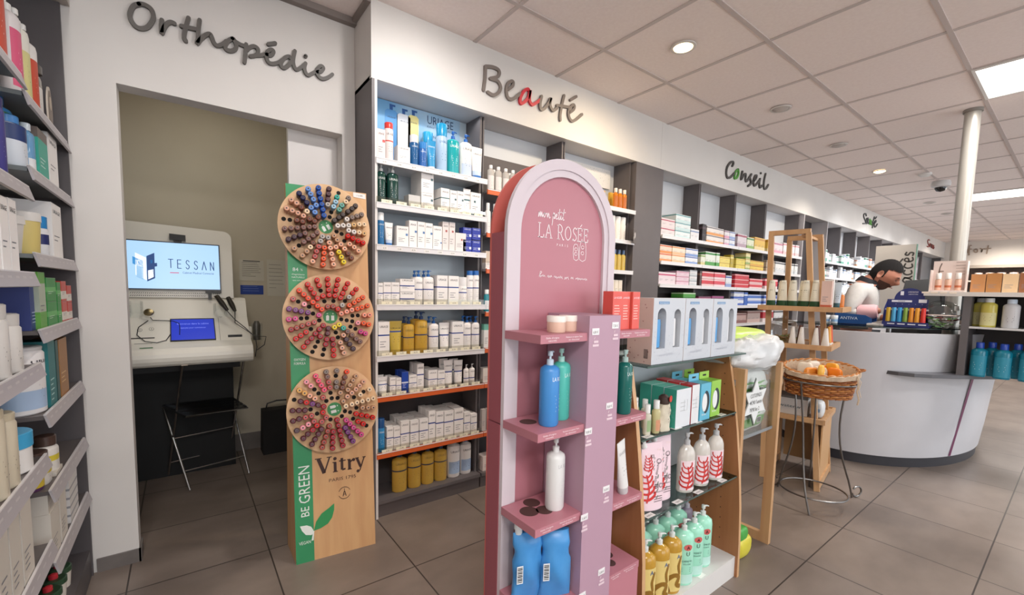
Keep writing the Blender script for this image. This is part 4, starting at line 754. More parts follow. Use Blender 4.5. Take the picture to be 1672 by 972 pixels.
# runs: (width, height, main colour, foot colour, accent colour, files, layers, words)
RUNS = {
 (0, 0): [(.085, .062, '#dfd3d3', '#dfd3d3', '#b0485f', 2, 2, 'pink-edged white'), (.10, .058, '#dbe2e2', '#c4dada', '#5f9aa0', 2, 3, 'white and pale teal'), (.06, .085, '#dedbdc', '#dedbdc', '#7f92b5', 2, 1, 'white and grey')],
 (0, 1): [(.085, .06, '#e6cfbd', '#df8f52', '#cf5f36', 2, 2, 'orange and white'), (.10, .06, '#ead9c6', '#e6b98f', '#d98d4a', 2, 2, 'peach and white'), (.10, .06, '#e0e0e4', '#7f9bd0', '#3a5fa8', 2, 2, 'blue and white')],
 (0, 2): [(.085, .09, '#dfd0d6', '#dfd0d6', '#c2567a', 3, 1, 'white and pink'), (.10, .035, '#e0c6d2', '#e0c6d2', '#b04672', 2, 3, 'pink'), (.12, .04, '#dcdcde', '#c9d0d4', '#7f8f9a', 1, 3, 'grey and white')],
 (0, 3): [(.09, .03, '#de7f45', '#de7f45', '#b94a2c', 1, 1, 'orange'), (.09, .03, '#e0d3c9', '#d36a4a', '#d36a4a', 3, 1, 'white and coral'), (.10, .05, '#4b9a3f', '#2f7a2f', '#dfe8d8', 2, 2, 'green')],
 (0, 4): [(.08, .05, '#d8cfc9', '#c08a7a', '#7f4a44', 6, 2, 'rosy beige')],
 (1, 0): [(.028, .14, '#2d262b', '#2d262b', '#55454c', 2, 1, 'dark narrow'), (.082, .065, '#e4dcd6', '#e29a55', '#6d6a72', 3, 2, 'white and orange'), (.07, .062, '#e2dcde', '#d99bb5', '#8c5f7d', 1, 2, 'white and rose'), (.085, .062, '#dfe0e4', '#8ea3d2', '#4f68a8', 1, 2, 'white and blue')],
 (1, 1): [(.06, .085, '#dfe0d0', '#cfc58c', '#86a45a', 1, 1, 'cream and green'), (.05, .115, '#dfe4da', '#4f9a4a', '#3f8a46', 4, 1, 'white and green'), (.08, .045, '#e4cf6a', '#e4cf6a', '#b8902f', 2, 2, 'yellow'), (.05, .115, '#b8a233', '#b8a233', '#dccf86', 1, 1, 'olive yellow')],
 (1, 2): [(.028, .12, '#4a3a3a', '#4a3a3a', '#8a6a5a', 1, 1, 'brown narrow'), (.085, .06, '#cf3b46', '#e0c4c4', '#f0e0e0', 2, 2, 'red and white'), (.085, .06, '#d6495a', '#e6d0d4', '#f0e4e4', 2, 2, 'crimson and white'), (.035, .1, '#dcdde2', '#8fa0cc', '#4f68a8', 3, 1, 'white and blue narrow')],
 (1, 3): [(.07, .075, '#5d2444', '#5d2444', '#a8567f', 3, 1, 'maroon'), (.07, .08, '#6b2a54', '#dcccd4', '#a04a7f', 3, 1, 'purple and white'), (.06, .06, '#3a1f33', '#3a1f33', '#7d4a68', 2, 1, 'dark plum')],
 (1, 4): [(.08, .06, '#c9b3ad', '#a0685f', '#6d3f3f', 6, 1, 'rosy brown')],
 (2, 0): [(.075, .12, '#d9cdd2', '#b59aa8', '#a04a5f', 2, 1, 'greyish pink'), (.06, .105, '#dfe2c4', '#8fb45f', '#4f8f4a', 2, 1, 'yellow and green'), (.065, .12, '#e0b648', '#e6cf96', '#c98a2c', 3, 1, 'golden yellow')],
 (2, 1): [(.09, .045, '#e2cf5c', '#e2cf5c', '#b8942f', 2, 2, 'bright yellow'), (.09, .05, '#e2d8a0', '#8faa5c', '#b8942f', 1, 3, 'yellow and green'), (.10, .045, '#e4c85a', '#e0a848', '#b8742f', 3, 2, 'yellow and orange')],
 (2, 2): [(.10, .04, '#c92f3c', '#c92f3c', '#ecd4d4', 3, 3, 'bright red'), (.10, .045, '#d14450', '#e6c4c4', '#ecd4d4', 3, 2, 'red and white')],
 (2, 3): [(.09, .06, '#dcdfe6', '#3f62b8', '#3f62b8', 2, 2, 'white and royal blue'), (.06, .12, '#3160b4', '#3160b4', '#dfe4f0', 1, 1, 'tall blue'), (.09, .05, '#4a74c4', '#dfe2ec', '#dfe2ec', 3, 2, 'blue and white')],
 (2, 4): [(.085, .09, '#b89a94', '#8a5f5c', '#6d4444', 3, 1, 'rosy brown'), (.085, .11, '#a89490', '#bfa59f', '#7a5450', 3, 1, 'greyish brown')],
 (3, 0): [(.06, .12, '#e0b648', '#e6cf96', '#c98a2c', 1, 1, 'golden yellow'), (.1, .11, '#dfd0d4', '#d99bb0', '#b06a84', 3, 1, 'pale pink'), (.1, .12, '#e4dfe0', '#e0b8bc', '#c98a94', 4, 1, 'white and pink')],
 (3, 1): [(.10, .055, '#b9a58f', '#b9a58f', '#5f5048', 2, 2, 'beige'), (.08, .11, '#dedede', '#c9ccd0', '#4f5056', 7, 1, 'white and grey')],
 (3, 2): [(.10, .10, '#d0384a', '#e6d0d0', '#ecd4d4', 3, 1, 'red'), (.09, .08, '#4a3d42', '#4a3d42', '#7d6a70', 2, 1, 'dark'), (.09, .06, '#dfdcde', '#b8a8c0', '#8a6a9a', 3, 1, 'white and violet')],
 (3, 3): [(.1, .05, '#3f62b8', '#dfe2ec', '#dfe2ec', 3, 2, 'blue and white'), (.09, .06, '#6d4a9a', '#d8cfe0', '#d8cfe0', 4, 1, 'violet')],
 (3, 4): [(.07, .12, '#b8303c', '#dcd0d0', '#e6dcdc', 3, 1, 'red and white'), (.07, .11, '#d8d8da', '#3a3d42', '#3a3d42', 4, 1, 'white and black')],
}
for (bi, si), runs in RUNS.items():
    x = CB[bi][0] + .016; z = CZ[si]; end = CB[bi][1] - .016; n = 0
    tot = sum(r[0] * r[5] for r in runs) + .004 * (len(runs) - 1); ks = min(1.35, (end - x) / tot)
    runs = [(r[0] * ks * .995, r[1] * 1.12) + r[2:] for r in runs]
    for (w_, h_, c1, c2, c3, files, layers, words) in runs:
        for fl in range(files):
            if x + w_ > end: break
            n += 1
            for ly in range(layers):
                jit = .004 * ((fl * 7 + ly * 3) % 3)
                clone(mini(c1, c2, c3, w_ - .003, h_), (x + w_ / 2, 2.135 + jit, z + .0005 + ly * (h_ + .0006)), 0,
                      '%s box%s, %s file from left, %s shelf, %s Conseil bay' % (words, [', lowest layer', ', second layer', ', third layer'][ly] if layers > 1 else '', ORD[n - 1], ORD[si], bayn[bi]), 'box', 'medicine cartons under the lettering Conseil')
            x += w_
        x += .003
# far bays under Sante
FB = []; x = 6.72
while x < 10.6: FB.append((x, x + .652)); x += .66
FBN = ['first', 'second', 'third', 'fourth', 'fifth', 'sixth', 'seventh']
FZ = [1.672, 1.47, 1.28, 1.09, .9, .6, .3]
rr = random.Random(11)
for i, (a, c) in enumerate(FB):
    bay(a, c, [(z, RAILW, 0) for z in FZ], [(.09, 1.66, M('#3a3437', .5)), (1.66, 2.178, TOPW)], '%s brightly lit shelf bay of white boxes under the lettering Santé' % FBN[i])
    for si in range(4):
        x = a + .02; n = 0
        while x < c - .1:
            w_ = rr.choice([.05, .07, .09, .11]); h_ = rr.choice([.10, .12, .14, .16])
            if x + w_ > c - .016: break
            cc = rr.choice([('#e6e6e8', '#e6e6e8', '#9aa6b8', 'white'), ('#e4e4e6', '#cfdce6', '#6a8ab0', 'white and pale blue'), ('#e6e2de', '#d98f5a', '#c96a3a', 'white and orange'), ('#dfe6e4', '#5aa08a', '#3a806a', 'white and green'), ('#e8e8ea', '#e8e8ea', '#c0c4cc', 'plain white'), ('#c9c4c2', '#8a8a90', '#5a5a60', 'grey')])
            if rr.random() < .97:
                n += 1
                clone(mini(cc[0], cc[1], cc[2], w_ - .004, h_, 'product_box'), (x + w_ / 2, 2.14, FZ[si] + .0005), 0, '%s box, %s from left, %s shelf, %s Santé bay' % (cc[3], ORD[n - 1], ORD[si], FBN[i]), 'box', 'boxes in the bays under the lettering Santé')
            x += w_ + .004
# last stretch under Soins
x0 = FB[-1][1] + .01
bay(x0, 12.3, [(1.6, RAILW, 0), (1.25, RAILW, 0), (.9, RAILW, 0), (.5, RAILW, 0)], [(.09, 2.178, M('#8f9094', .5))], 'wide far shelf bay with framed posters under the small lettering Soins')
for i, xx in enumerate((11.55, 12.05)):
    t = thing('framed_poster', '%s of two grey framed posters standing on the far wide shelf' % ['left', 'right'][i], 'poster', (xx, 2.2, 1.602), 0, 'framed posters on the far shelf')
    fr = MB()
    for qv in ((-.19, -.17, 0, .48), (.17, .19, 0, .48), (-.17, .17, 0, .02), (-.17, .17, .46, .48)): fr.box(qv[0], qv[1], 0, .02, qv[2], qv[3], M('#5d6064', .4))
    put('frame', fr, t); put('print', MB().box(-.17, .17, .006, .012, .02, .46, noise_mat('poster_print_%d' % i, '#b9bec6', '#8a6f7c', 9, .5)), t)
for i in range(9):
    clone(mini('#e6e6e8', '#cfdce6', '#6a8ab0', .1, .14), (11.0 + .15 * i, 2.14, 1.2505), 0, 'white far box, %s from left, second shelf of the wide far bay' % ORD[i], 'box', 'boxes on the wide far bay')
bay(12.31, 14.15, [(1.6, RAILW, 0), (1.25, RAILW, 0), (.9, RAILW, 0), (.5, RAILW, 0)], [(.09, 2.178, M('#8f9094', .5))], 'last shelf bay of the long wall beside the end wall')

# ================================================================== LEFT SHELF UNIT (runs along the left wall, faces +X)
R90 = PI / 2
LG2 = noise_mat('left_unit_laminate', '#555052', '#595456', 8, .5)
LRAIL = M('#a9a3a6', .4)
def left_bay(y0, y1, zs, label, endwall):
    t = thing('shelving_bay', label, 'shelving unit', (-.52, (y0 + y1) / 2, 0)); mv = Matrix.Translation((.52, -(y0 + y1) / 2, 0))
    if endwall: put('side_panel', MB().box(-.80, -.325, y1 - .012, y1, 0, 2.2, LG2).moved(mv), t)
    put('upright', MB().box(-.80, -.70, y0, y0 + .010, 0, 2.2, LG2).moved(mv), t)
    put('back_panel', MB().box(-.81, -.80, y0, y1, 0, 2.2, M('#3f3b3d', .5)).moved(mv), t)
    put('plinth', MB().box(-.80, -.33, y0 + .01, y1 - .012, 0, .11, LG2).moved(mv), t)
    for z in zs:
        s = put('shelf', MB().box(-.80, -.332, y0 + .011, y1 - .013, z - .012, z, M('#67605f' if z < 1.1 else '#7d8284', .35)).moved(mv), t)
        r = MB(); r.add([(x, y, zz) for y in (y0 + .004, y1 - .004) for x, zz in ((-.332, z + .002), (-.326, z + .002), (-.316, z - .034), (-.322, z - .036))], [(0, 1, 2, 3), (7, 6, 5, 4), (0, 4, 5, 1), (1, 5, 6, 2), (2, 6, 7, 3), (3, 7, 4, 0)], LRAIL)
        r.bar((-.329, y0 + .004, z + .003), (-.329, y1 - .004, z + .003), .006, .004, M('#d6d2d3', .35))
        for i in range(int((y1 - y0) / .06)):
            yy = y0 + .03 + i * .06
            r.add([(-.3195, yy, z - .028), (-.3195, yy + .03, z - .028), (-.3225, yy + .03, z - .008), (-.3225, yy, z - .008)], [(0, 1, 2, 3)], M('#bdb8b9', .5))
        put('price_rail', r.moved(mv), s)
    return t
left_bay(1.781, 2.352, [1.703, 1.502, 1.263, 1.045, .798, .572, .35], 'dark grey shelf bay on the left, against the white wall', True)
left_bay(1.18, 1.772, [1.735, 1.440, 1.207, .955, .69, .43, .2], 'dark grey shelf bay at the left edge, nearer one', False)
struct('trim_4', MB().box(-.81, -.30, 1.0, 2.352, 2.201, 2.235, M('#b3aba4', .6)).box(-.318, -.30, 1.0, 2.352, 2.235, CEIL - .001, WALLP))
SPEC.update({
 'pump_redlabel': (lambda w, h: p_pump(w, h, col='#dddad6', cap='#e3e1de', text=None, label=(.08, .60, '#c24a34'), tcol='#f0d8d0'), 'red-labelled white pump bottle', 'bottle'),
 'pump_pinklabel': (lambda w, h: p_pump(w, h, col='#dcd6d6', cap='#e3e1de', text=None, label=(.08, .62, '#d3557a'), tcol='#f4dfe6'), 'pink-labelled white pump bottle', 'bottle'),
 'pump_yellowlabel': (lambda w, h: p_pump(w, h, col='#dfddd2', cap='#e3e1de', text=None, label=(.08, .55, '#cfc98a'), tcol='#6a6a58'), 'yellow-labelled white pump bottle', 'bottle'),
 'bottle_flat': (lambda w, h: p_bottle(w, h, mat=M('#8c8378', .1), cap='#5f5a55', text=None, label=(.08, .62, '#d9d3cd'), sy=.5, neck=.5), 'flat smoky bottle with printed white label', 'bottle'),
 'bottle_bluegreen': (lambda w, h: p_bottle(w, h, col='#3f84bd', cap='#2470ae', text=None, label=(.05, .42, '#dddfe0'), band=(.42, .74, '#2f6b3a')), 'blue bottle with green label', 'bottle'),
 'bottle_bluewhite': (lambda w, h: p_bottle(w, h, col='#d6dde6', cap='#3b7fc0', text=None, band=(.5, .8, '#20376e')), 'white bottle with navy band', 'bottle'),
 'bottle_clearblue': (lambda w, h: p_bottle(w, h, mat=M('#6b9cc4', .1), cap='#cfd8df', text=None, label=(.05, .3, '#e0e2e4')), 'slim translucent blue bottle', 'bottle'),
 'carton_teal': (lambda w, h: p_carton(w, h, col='#35a893', bands=[(.8, 1, '#6f625c')], lines=3, tcol='#dff0ec'), 'teal carton with brown top', 'carton'),
 'tub_white': (lambda w, h: p_jar(w, h, col='#cfcbc7', lid='#d9d6d2', lf=.22, taper=.86), 'large white tub', 'tub'),
 'tub_yellow': (lambda w, h: p_jar(w, h, col='#d5c27a', lid='#d9d6d2', lf=.2, taper=.9), 'white tub with yellow print', 'tub'),
 'bottle_bluecap': (lambda w, h: p_can(w, h, col='#d6d8dc', cap='#2b84c4', text=None, band=(.3, .55, '#262f66'), capf=.3), 'small white bottle with bright blue cap', 'bottle'),
 'bottle_purple': (lambda w, h: p_can(w, h, col='#3d3a80', cap='#2f2d66', text=None, tcol='#b8b8e0', capf=.14), 'tall violet blue can', 'can'),
 'carton_navy': (lambda w, h: p_carton(w, h, d=.09, col='#29346c', lines=4, tcol='#aab4dc'), 'wide navy blue carton', 'carton'),
 'carton_navy2': (lambda w, h: p_carton(w, h, d=.09, col='#333f7c', lines=4, tcol='#c0c8e6'), 'navy blue carton with pale print', 'carton'),
 'carton_greentall': (lambda w, h: p_carton(w, h, d=.06, col='#5f9e3e', bands=[(.3, .8, '#a9b3a0')], lines=2), 'tall green and grey carton', 'carton'),
 'carton_green': (lambda w, h: p_carton(w, h, d=.07, col='#2f8a3f', bands=[(.4, .6, '#5fb05f')], lines=2, tcol='#d8ecd8'), 'green carton', 'carton'),
 'carton_redwhite': (lambda w, h: p_carton(w, h, d=.07, col='#c2473c', bands=[(.1, .5, '#ddd6cc')], lines=2), 'red and white carton', 'carton'),
 'tube_whitetext': (lambda w, h: p_can(w, h, col='#d2cfcb', cap='#c9c6c2', text=None, tcol='#3f4046', capf=.2), 'black-printed white bottle', 'bottle'),
 'jar_whiteblue': (lambda w, h: p_can(w, h, col='#dad8d8', cap='#e0dedd', text='URIAGE', band=(.08, .42, '#a9bcd6'), capf=.1), 'large white container', 'jar'),
 'bottle_whiteblue': (lambda w, h: p_can(w, h, col='#dcdadb', cap='#c9c8c9', text='URIAGE', band=(.08, .36, '#a4bbd8'), capf=.06), 'white bottle, pale blue foot', 'bottle'),
 'carton_tealtall': (lambda w, h: p_carton(w, h, d=.07, col='#1c6d70', lines=5, tcol='#bcd8d8'), 'tall teal carton with white print', 'carton'),
 'carton_greendark': (lambda w, h: p_carton(w, h, d=.07, col='#1f4a48', lines=0), 'tall dark green narrow carton', 'carton'),
 'carton_gold': (lambda w, h: p_carton(w, h, d=.07, col='#9a6a34', lines=3, tcol='#d8b888'), 'tall golden brown carton', 'carton'),
 'bottle_beige': (lambda w, h: p_can(w, h, col='#c9bfaa', cap='#c2b79f', text=None, tcol='#4a4438', capf=.1), 'tall beige bottle', 'bottle'),
 'jar_bluelid': (lambda w, h: p_jar(w, h, col='#dcdad8', lid='#3f9cc9', text=None, lf=.36), 'white jar with bright blue lid', 'jar'),
 'bottle_purplecap': (lambda w, h: p_bottle(w, h, col='#5c3462', cap='#7d2a3c', text=None, band=(.1, .5, '#c9b23a')), 'purple bottle with yellow label', 'bottle'),
 'bottle_brownwhite': (lambda w, h: p_bottle(w, h, col='#d3cfca', cap='#4b3a34', text=None, band=(.35, .5, '#c9b83f'), neck=.6, capf=.25), 'white bottle with dark brown cap', 'bottle'),
 'carton_cream': (lambda w, h: p_carton(w, h, d=.08, col='#cdc6bc', lines=4), 'cream carton', 'carton'),
 'carton_redtop': (lambda w, h: p_carton(w, h, d=.14, col='#b4262f', bands=[(0, .42, '#d2cdc8')], lines=0), 'low red and white box lying flat', 'box'),
 'carton_striped': (lambda w, h: p_carton(w, h, d=.06, col='#d2cfcd', bands=[(.15, .2, '#8f8f94'), (.35, .4, '#8f8f94'), (.55, .6, '#8f8f94'), (.75, .8, '#8f8f94')], lines=0), 'white carton with thin grey stripes', 'carton'),
})
LSN = {1.703: 'top', 1.502: 'second', 1.263: 'third', 1.045: 'fourth', .798: 'fifth', .572: 'sixth', .35: 'seventh'}
NSN = {1.433: 'second', 1.203: 'third', .96: 'fourth', .69: 'fifth', .43: 'sixth'}
NZ = {1.433: 1.440, 1.203: 1.207, .96: .955, .69: .69, .43: .43}
cnt = {}
for i, (n, z, yr, wr, h) in enumerate(LEFT):
    if n == 'oval_sign': continue
    k = .355 / yr; y = .334 / k; wd = wr * y / yr * .93; x = -.334
    near = z in NZ
    if z == 1.703:
        h = (.30, .285, .28, .275, .19)[i]; wd = (.088, .078, .076, .08, .085)[i]
        if i == 0: near = True
    if near: zz = NZ.get(z, 1.7356); sh = NSN.get(z, 'top'); bn = 'near left bay'
    else: zz = z; sh = LSN[z]; bn = 'far left bay'
    if near and n == 'carton_redtop': near = False; zz = .351; sh = 'seventh'; bn = 'far left bay'; y = 1.86; x = -k * y; wd = .11
    if not near and y - wd / 2 < 1.795: y = 1.795 + wd / 2; x = -k * y
    if not near and y + wd / 2 > 2.335: y = 2.335 - wd / 2
    wd = min(wd, .14)
    rnd = SPEC[n][2] not in ('carton', 'box', 'card')
    if rnd: wd = min(wd, .125)
    xf = x - (wd / 2 * (.9 if rnd else 0))
    key = (sh, bn); cnt[key] = cnt.get(key, 0) + 1
    clone(spec(n, wd, h), (xf, y, zz + .0006), R90, '%s, %s from left, %s shelf, %s' % (SPEC[n][1], ORD[cnt[key] - 1], sh, bn), SPEC[n][2], 'products on the left shelf unit')
    if n in ('carton_green', 'carton_redwhite'):
        clone(spec(n, wd, h * .95), (xf, y, zz + .0012 + h), R90, '%s on top, %s file from left, fourth shelf of %s' % (SPEC[n][1], ORD[cnt[key] - 1], bn), SPEC[n][2], 'products on the left shelf unit')
    if n == 'carton_cream' and z == .35:
        clone(spec(n, wd, h * .4), (xf - .003, y, zz + .0012 + h), R90, 'small cream carton on top, %s file, seventh shelf of %s' % (ORD[cnt[key] - 1], bn), SPEC[n][2], 'products on the left shelf unit')
# more on the nearer bay, towards the picture edge
for j, (n, y, zz, wd, h, sh) in enumerate([('pump_redlabel', 1.615, 1.7356, .088, .30, 'top'), ('bottle_bluegreen', 1.50, 1.4406, .08, .2, 'second'), ('carton_white', 1.50, 1.2076, .07, .18, 'third'), ('carton_cream', 1.30, .4306, .085, .22, 'sixth'), ('bottle_beige', 1.38, .6906, .075, .2, 'fifth'), ('tube_whitetext', 1.43, .9556, .07, .17, 'fourth')]):
    clone(spec(n, wd, h), (-.336 - (wd * .48 if 'carton' not in n else 0), y, zz), R90, '%s at picture edge, %s shelf, near left bay' % (SPEC[n][1], sh), SPEC[n][2], 'products on the left shelf unit')
for (z_, n_, h_, wd_, sh_) in ((1.7036, 'pump_yellowlabel', .26, .075, 'top'), (1.5026, 'bottle_bluewhite', .15, .07, 'second'), (1.2636, 'carton_white', .17, .07, 'third'), (1.0456, 'carton_navy', .14, .08, 'fourth'), (.7986, 'bottle_whiteblue', .19, .075, 'fifth'), (.3506, 'carton_cream', .16, .08, 'seventh')):
    for j in range(5):
        clone(spec(n_, wd_, h_), (-.50, 1.85 + .095 * j, z_), R90, '%s, rear row, %s from left, %s shelf, far left bay' % (SPEC[n_][1], ORD[j], sh_), SPEC[n_][2], 'products on the left shelf unit')
for (z_, n_, h_, wd_, sh_) in ((1.7356, 'pump_redlabel', .28, .08, 'top'), (1.4406, 'bottle_bluegreen', .2, .075, 'second'), (1.2076, 'carton_white', .17, .07, 'third'), (.9556, 'tube_whitetext', .16, .07, 'fourth'), (.6906, 'bottle_beige', .18, .07, 'fifth'), (.4306, 'carton_cream', .2, .08, 'sixth')):
    for j in range(4):
        clone(spec(n_, wd_, h_), (-.47, 1.42 + .095 * j, z_), R90, '%s, rear row, %s from left, %s shelf, near left bay' % (SPEC[n_][1], ORD[j], sh_), SPEC[n_][2], 'products on the left shelf unit')
# small bottles behind / beside on the sixth shelf
for j in range(4):
    clone(spec('bottle_brownwhite', .04, .10), (-.46, 1.92 + .07 * j, .5726), R90, 'small brown-capped bottle in rear row, %s from left, sixth shelf of far left bay' % ORD[j], 'bottle', 'small brown-capped bottles on the left shelf unit')
# oval standing card at the end of the top shelf
t = thing('oval_card', 'small brown oval card standing at the right end of the top left shelf', 'card', (-.345, 2.21, 1.7036), R90)
ov = [(.035 * math.cos(a * PI / 12), .075 + .075 * math.sin(a * PI / 12)) for a in range(24)]
put('card', MB().prism(ov, lambda u, v, d: (u, d, v), 0, .004, M('#c9beb0', .5)), t)
put('inner_panel', MB().prism([(a * .78, .075 + (b_ - .075) * .85) for a, b_ in ov], lambda u, v, d: (u, -d, v), .0003, .001, M('#7d6e62', .5)), t)
put('print', MB().prism([(a * .4, .095 + (b_ - .075) * .3) for a, b_ in ov], lambda u, v, d: (u, -d, v), .0012, .0018, M('#b8a896', .5)), t)
# tubs with red and black lids at the bottom
tubp = ('tub', [('body', (lambda b: b.mesh('body'))(MB().lathe([(.028, 0), (.032, .05), (.033, .055)], M('#d8d2c9', .4), 20))),
                ('lid', (lambda b: b.mesh('lid'))(MB().lathe([(.034, .056), (.034, .072), (.03, .074)], M('#2c4a34', .4), 20))),
                ('handle', (lambda b: b.mesh('handle'))(MB().lathe([(.012, .0745), (.012, .088), (.006, .091)], M('#c22f3a', .4), 14)))])
for j in range(4):
    for l in range(3 if j < 3 else 2):
        clone(tubp, (-.38, 1.88 + .075 * j, .1106 + l * .0), R90, 'small white tub with green lid and red knob, %s from left on the plinth' % ORD[j], 'tub', 'tubs with red knobs on the left plinth') if l == 0 else clone(tubp, (-.38 - .07 * l, 1.88 + .075 * j, .1106), R90, 'green-lidded tub with red knob, %s row back, %s from left on plinth' % (ORD[l], ORD[j]), 'tub', 'tubs with red knobs on the left plinth')

# ================================================================== CONSULTATION KIOSK
KW = noise_mat('kiosk_shell', '#e8e3d8', '#ede8dd', 3, .4)
t = thing('teleconsultation_kiosk', 'white medical kiosk with large screen, sloped console and black base', 'kiosk', (-.12, 3.42, 0))
mv = Matrix.Translation((.12, -3.42, 0))
def kprof(w0, x0, x1, m, prof, b=None):
    b = b or MB(); n = len(prof)
    b.add([(x0, y, z) for y, z in prof] + [(x1, y, z) for y, z in prof], [tuple(range(n)), tuple(reversed(range(n, 2 * n)))], m)
    for i in range(n):
        j = (i + 1) % n; b.add([(x0, *prof[i]), (x0, *prof[j]), (x1, *prof[j]), (x1, *prof[i])], [(0, 1, 2, 3)], m, False)
    return b
lip = [(2.985 - .045 * math.sin(a), .79 + .052 * math.cos(a)) for a in [PI * k / 8 for k in range(9)]]
con = [(3.31, 1.105)] + [(3.285, 1.09), (3.22, .99)] + [(3.05, .862)] + lip + [(3.2, .72), (3.58, .72), (3.58, 1.105)]
o = put('console', kprof(0, -.56, .325, KW, con).moved(mv), t)
# upper shell with rounded corner at the right
sh = MB(); top = 1.527; rc = .045
poly = [(-.56, 1.105), (.262, 1.105)] + [(.262 - rc + rc * math.cos(a), top - rc + rc * math.sin(a)) for a in [PI / 2 * k / 6 for k in range(7)]] + [(-.56, top + .03)]
sh.prism(poly, lambda u, v, d: (u, 3.29 + (v - 1.105) * .16 + d, v), 0, .16, KW)
put('screen_housing', sh.moved(mv), t)
SY = lambda u, v, d=0: (u, 3.29 + (v - 1.105) * .16 - d, v)
# big screen
SCR = M('#9fc4e8', .3, 0, 'emit'); SCR.node_tree.nodes['Principled BSDF'].inputs['Emission Strength'].default_value = .92
SCR.node_tree.nodes['Principled BSDF'].inputs['Base Color'].default_value = (.02, .02, .02, 1)
sc = put('screen', MB().prism([(-.252, 1.152), (.196, 1.152), (.196, 1.437), (-.252, 1.437)], SY, .0005, .022, M('#1c2c44', .3)).moved(mv), t)
def ink(h): 
    m = M(h, .5, 0, 'emit'); m.node_tree.nodes['Principled BSDF'].inputs['Base Color'].default_value = (.01, .01, .01, 1); return m
im = MB(); P2 = lambda dd: (lambda u, v, d=0: SY(u, v, dd + d))
im.prism([(-.246, 1.158), (.190, 1.158), (.190, 1.431), (-.246, 1.431)], SY, .0222, .0228, SCR)
I1 = ink('#1b3a6b'); I2 = ink('#2f7fb8'); I3 = ink('#e6eef6'); I4 = ink('#b8506a'); I5 = ink('#86aecf')
GL = {'T': [[(0, 1), (1, 1)], [(.5, 1), (.5, 0)]], 'E': [[(.9, 1), (.1, 1), (.1, 0), (.9, 0)], [(.1, .52), (.8, .52)]], 'S': [[(.85, .85), (.6, 1), (.3, .97), (.15, .75), (.35, .57), (.7, .42), (.85, .22), (.6, 0), (.3, .02), (.1, .16)]], 'A': [[(0, 0), (.5, 1), (1, 0)]], 'N': [[(.1, 0), (.1, 1), (.9, 0), (.9, 1)]]}
for i_, ch in enumerate('TESSAN'):
    for st_ in GL[ch]:
        pr_ = [(-.060 + .0405 * i_ + a * .021, 1.283 + b_ * .050 - .0015 * i_) for a, b_ in st_]
        if ch == 'S': im.stroke(pr_, lambda u, v, d: SY(u, v, .0232 + d), .0021, I1, .0004, 3)
        else:
            for p_, q_ in zip(pr_[:-1], pr_[1:]): im.stroke([p_, q_], lambda u, v, d: SY(u, v, .0232 + d), .0021, I1, .0004)
im.text('Cabinet Medical Connecté', P2(.0236), .083, 1.250, .013, I1, width=.155)
im.prism([(-.055, 1.251), (-.012, 1.251), (-.012, 1.256), (-.055, 1.256)], SY, .023, .0236, I4)
for poly, c in (([(-.21, 1.235), (-.162, 1.205), (-.162, 1.335), (-.21, 1.362)], I3), ([(-.206, 1.222), (-.176, 1.206), (-.176, 1.28), (-.206, 1.288)], I5), ([(-.222, 1.298), (-.176, 1.274), (-.176, 1.318), (-.222, 1.340)], I2),
                ([(-.160, 1.198), (-.124, 1.218), (-.124, 1.366), (-.160, 1.345)], I1), ([(-.155, 1.21), (-.13, 1.225), (-.13, 1.27), (-.155, 1.262)], I3), ([(-.146, 1.30), (-.134, 1.306), (-.134, 1.325), (-.146, 1.32)], I2), ([(-.124, 1.285), (-.113, 1.288), (-.113, 1.308), (-.124, 1.306)], I1)):
    im.prism(poly, SY, .0229, .0234, c)
im.text('T', P2(.0238), -.2, 1.297, .022, I3)
put('screen_image', im.moved(mv), sc)
put('webcam', MB().prism([(-.052, 1.452), (.026, 1.448), (.026, 1.482), (-.052, 1.486)], SY, .001, .03, BLACK).prism([(-.03, 1.43), (.006, 1.43), (.006, 1.452), (-.03, 1.452)], SY, .001, .022, BLACK).moved(mv), t)
put('screen_bracket', MB().prism([(.115, 1.135), (.196, 1.135), (.196, 1.152), (.115, 1.152)], SY, .001, .02, BLACK).prism([(.128, 1.098), (.145, 1.098), (.145, 1.135), (.128, 1.135)], SY, .001, .02, BLACK).moved(mv), t)
vt = MB()
for k in range(46):
    for zz in (1.128, 1.113):
        u = -.24 + .0094 * k
        if .11 < u < .15: continue
        vt.prism([(u, zz), (u + .003, zz), (u + .0065, zz + .007), (u + .0035, zz + .007)], SY, .0003, .0009, BLACK)
put('vent_slots', vt.moved(mv), t)
# things on the sloped console: slope through (3.22,.99) - (3.05,.862)
def CS(u, s, d=0):      # s = 0 at y 3.05, 1 at y 3.22
    y = 3.05 + .17 * s; z = .862 + .128 * s; n = Vector((0, -.128, .17)).normalized(); return (u, y + n.y * d, z + n.z * d)
cf = lambda u, v, d=0: CS(u, v, d)
TAB = M('#2233a8', .25, 0, 'emit'); TAB.node_tree.nodes['Principled BSDF'].inputs['Emission Strength'].default_value = .55
tb = put('tablet', MB().prism([(-.062, .02), (.150, .02), (.150, .92), (-.062, .92)], cf, .0005, .006, BLACK).prism([(-.057, .05), (.145, .05), (.145, .88), (-.057, .88)], cf, .0062, .0066, TAB).moved(mv), t)
tt = MB(); tt.text('Bienvenue dans la cabine', lambda u, v: CS(u, v, .0072), .045, .66, .07, ink('#6f7fe0'), width=.15)
tt.text('appuyez pour commencer', lambda u, v: CS(u, v, .0072), .045, .50, .06, ink('#6f7fe0'), width=.12); put('screen_words', tt.moved(mv), tb)
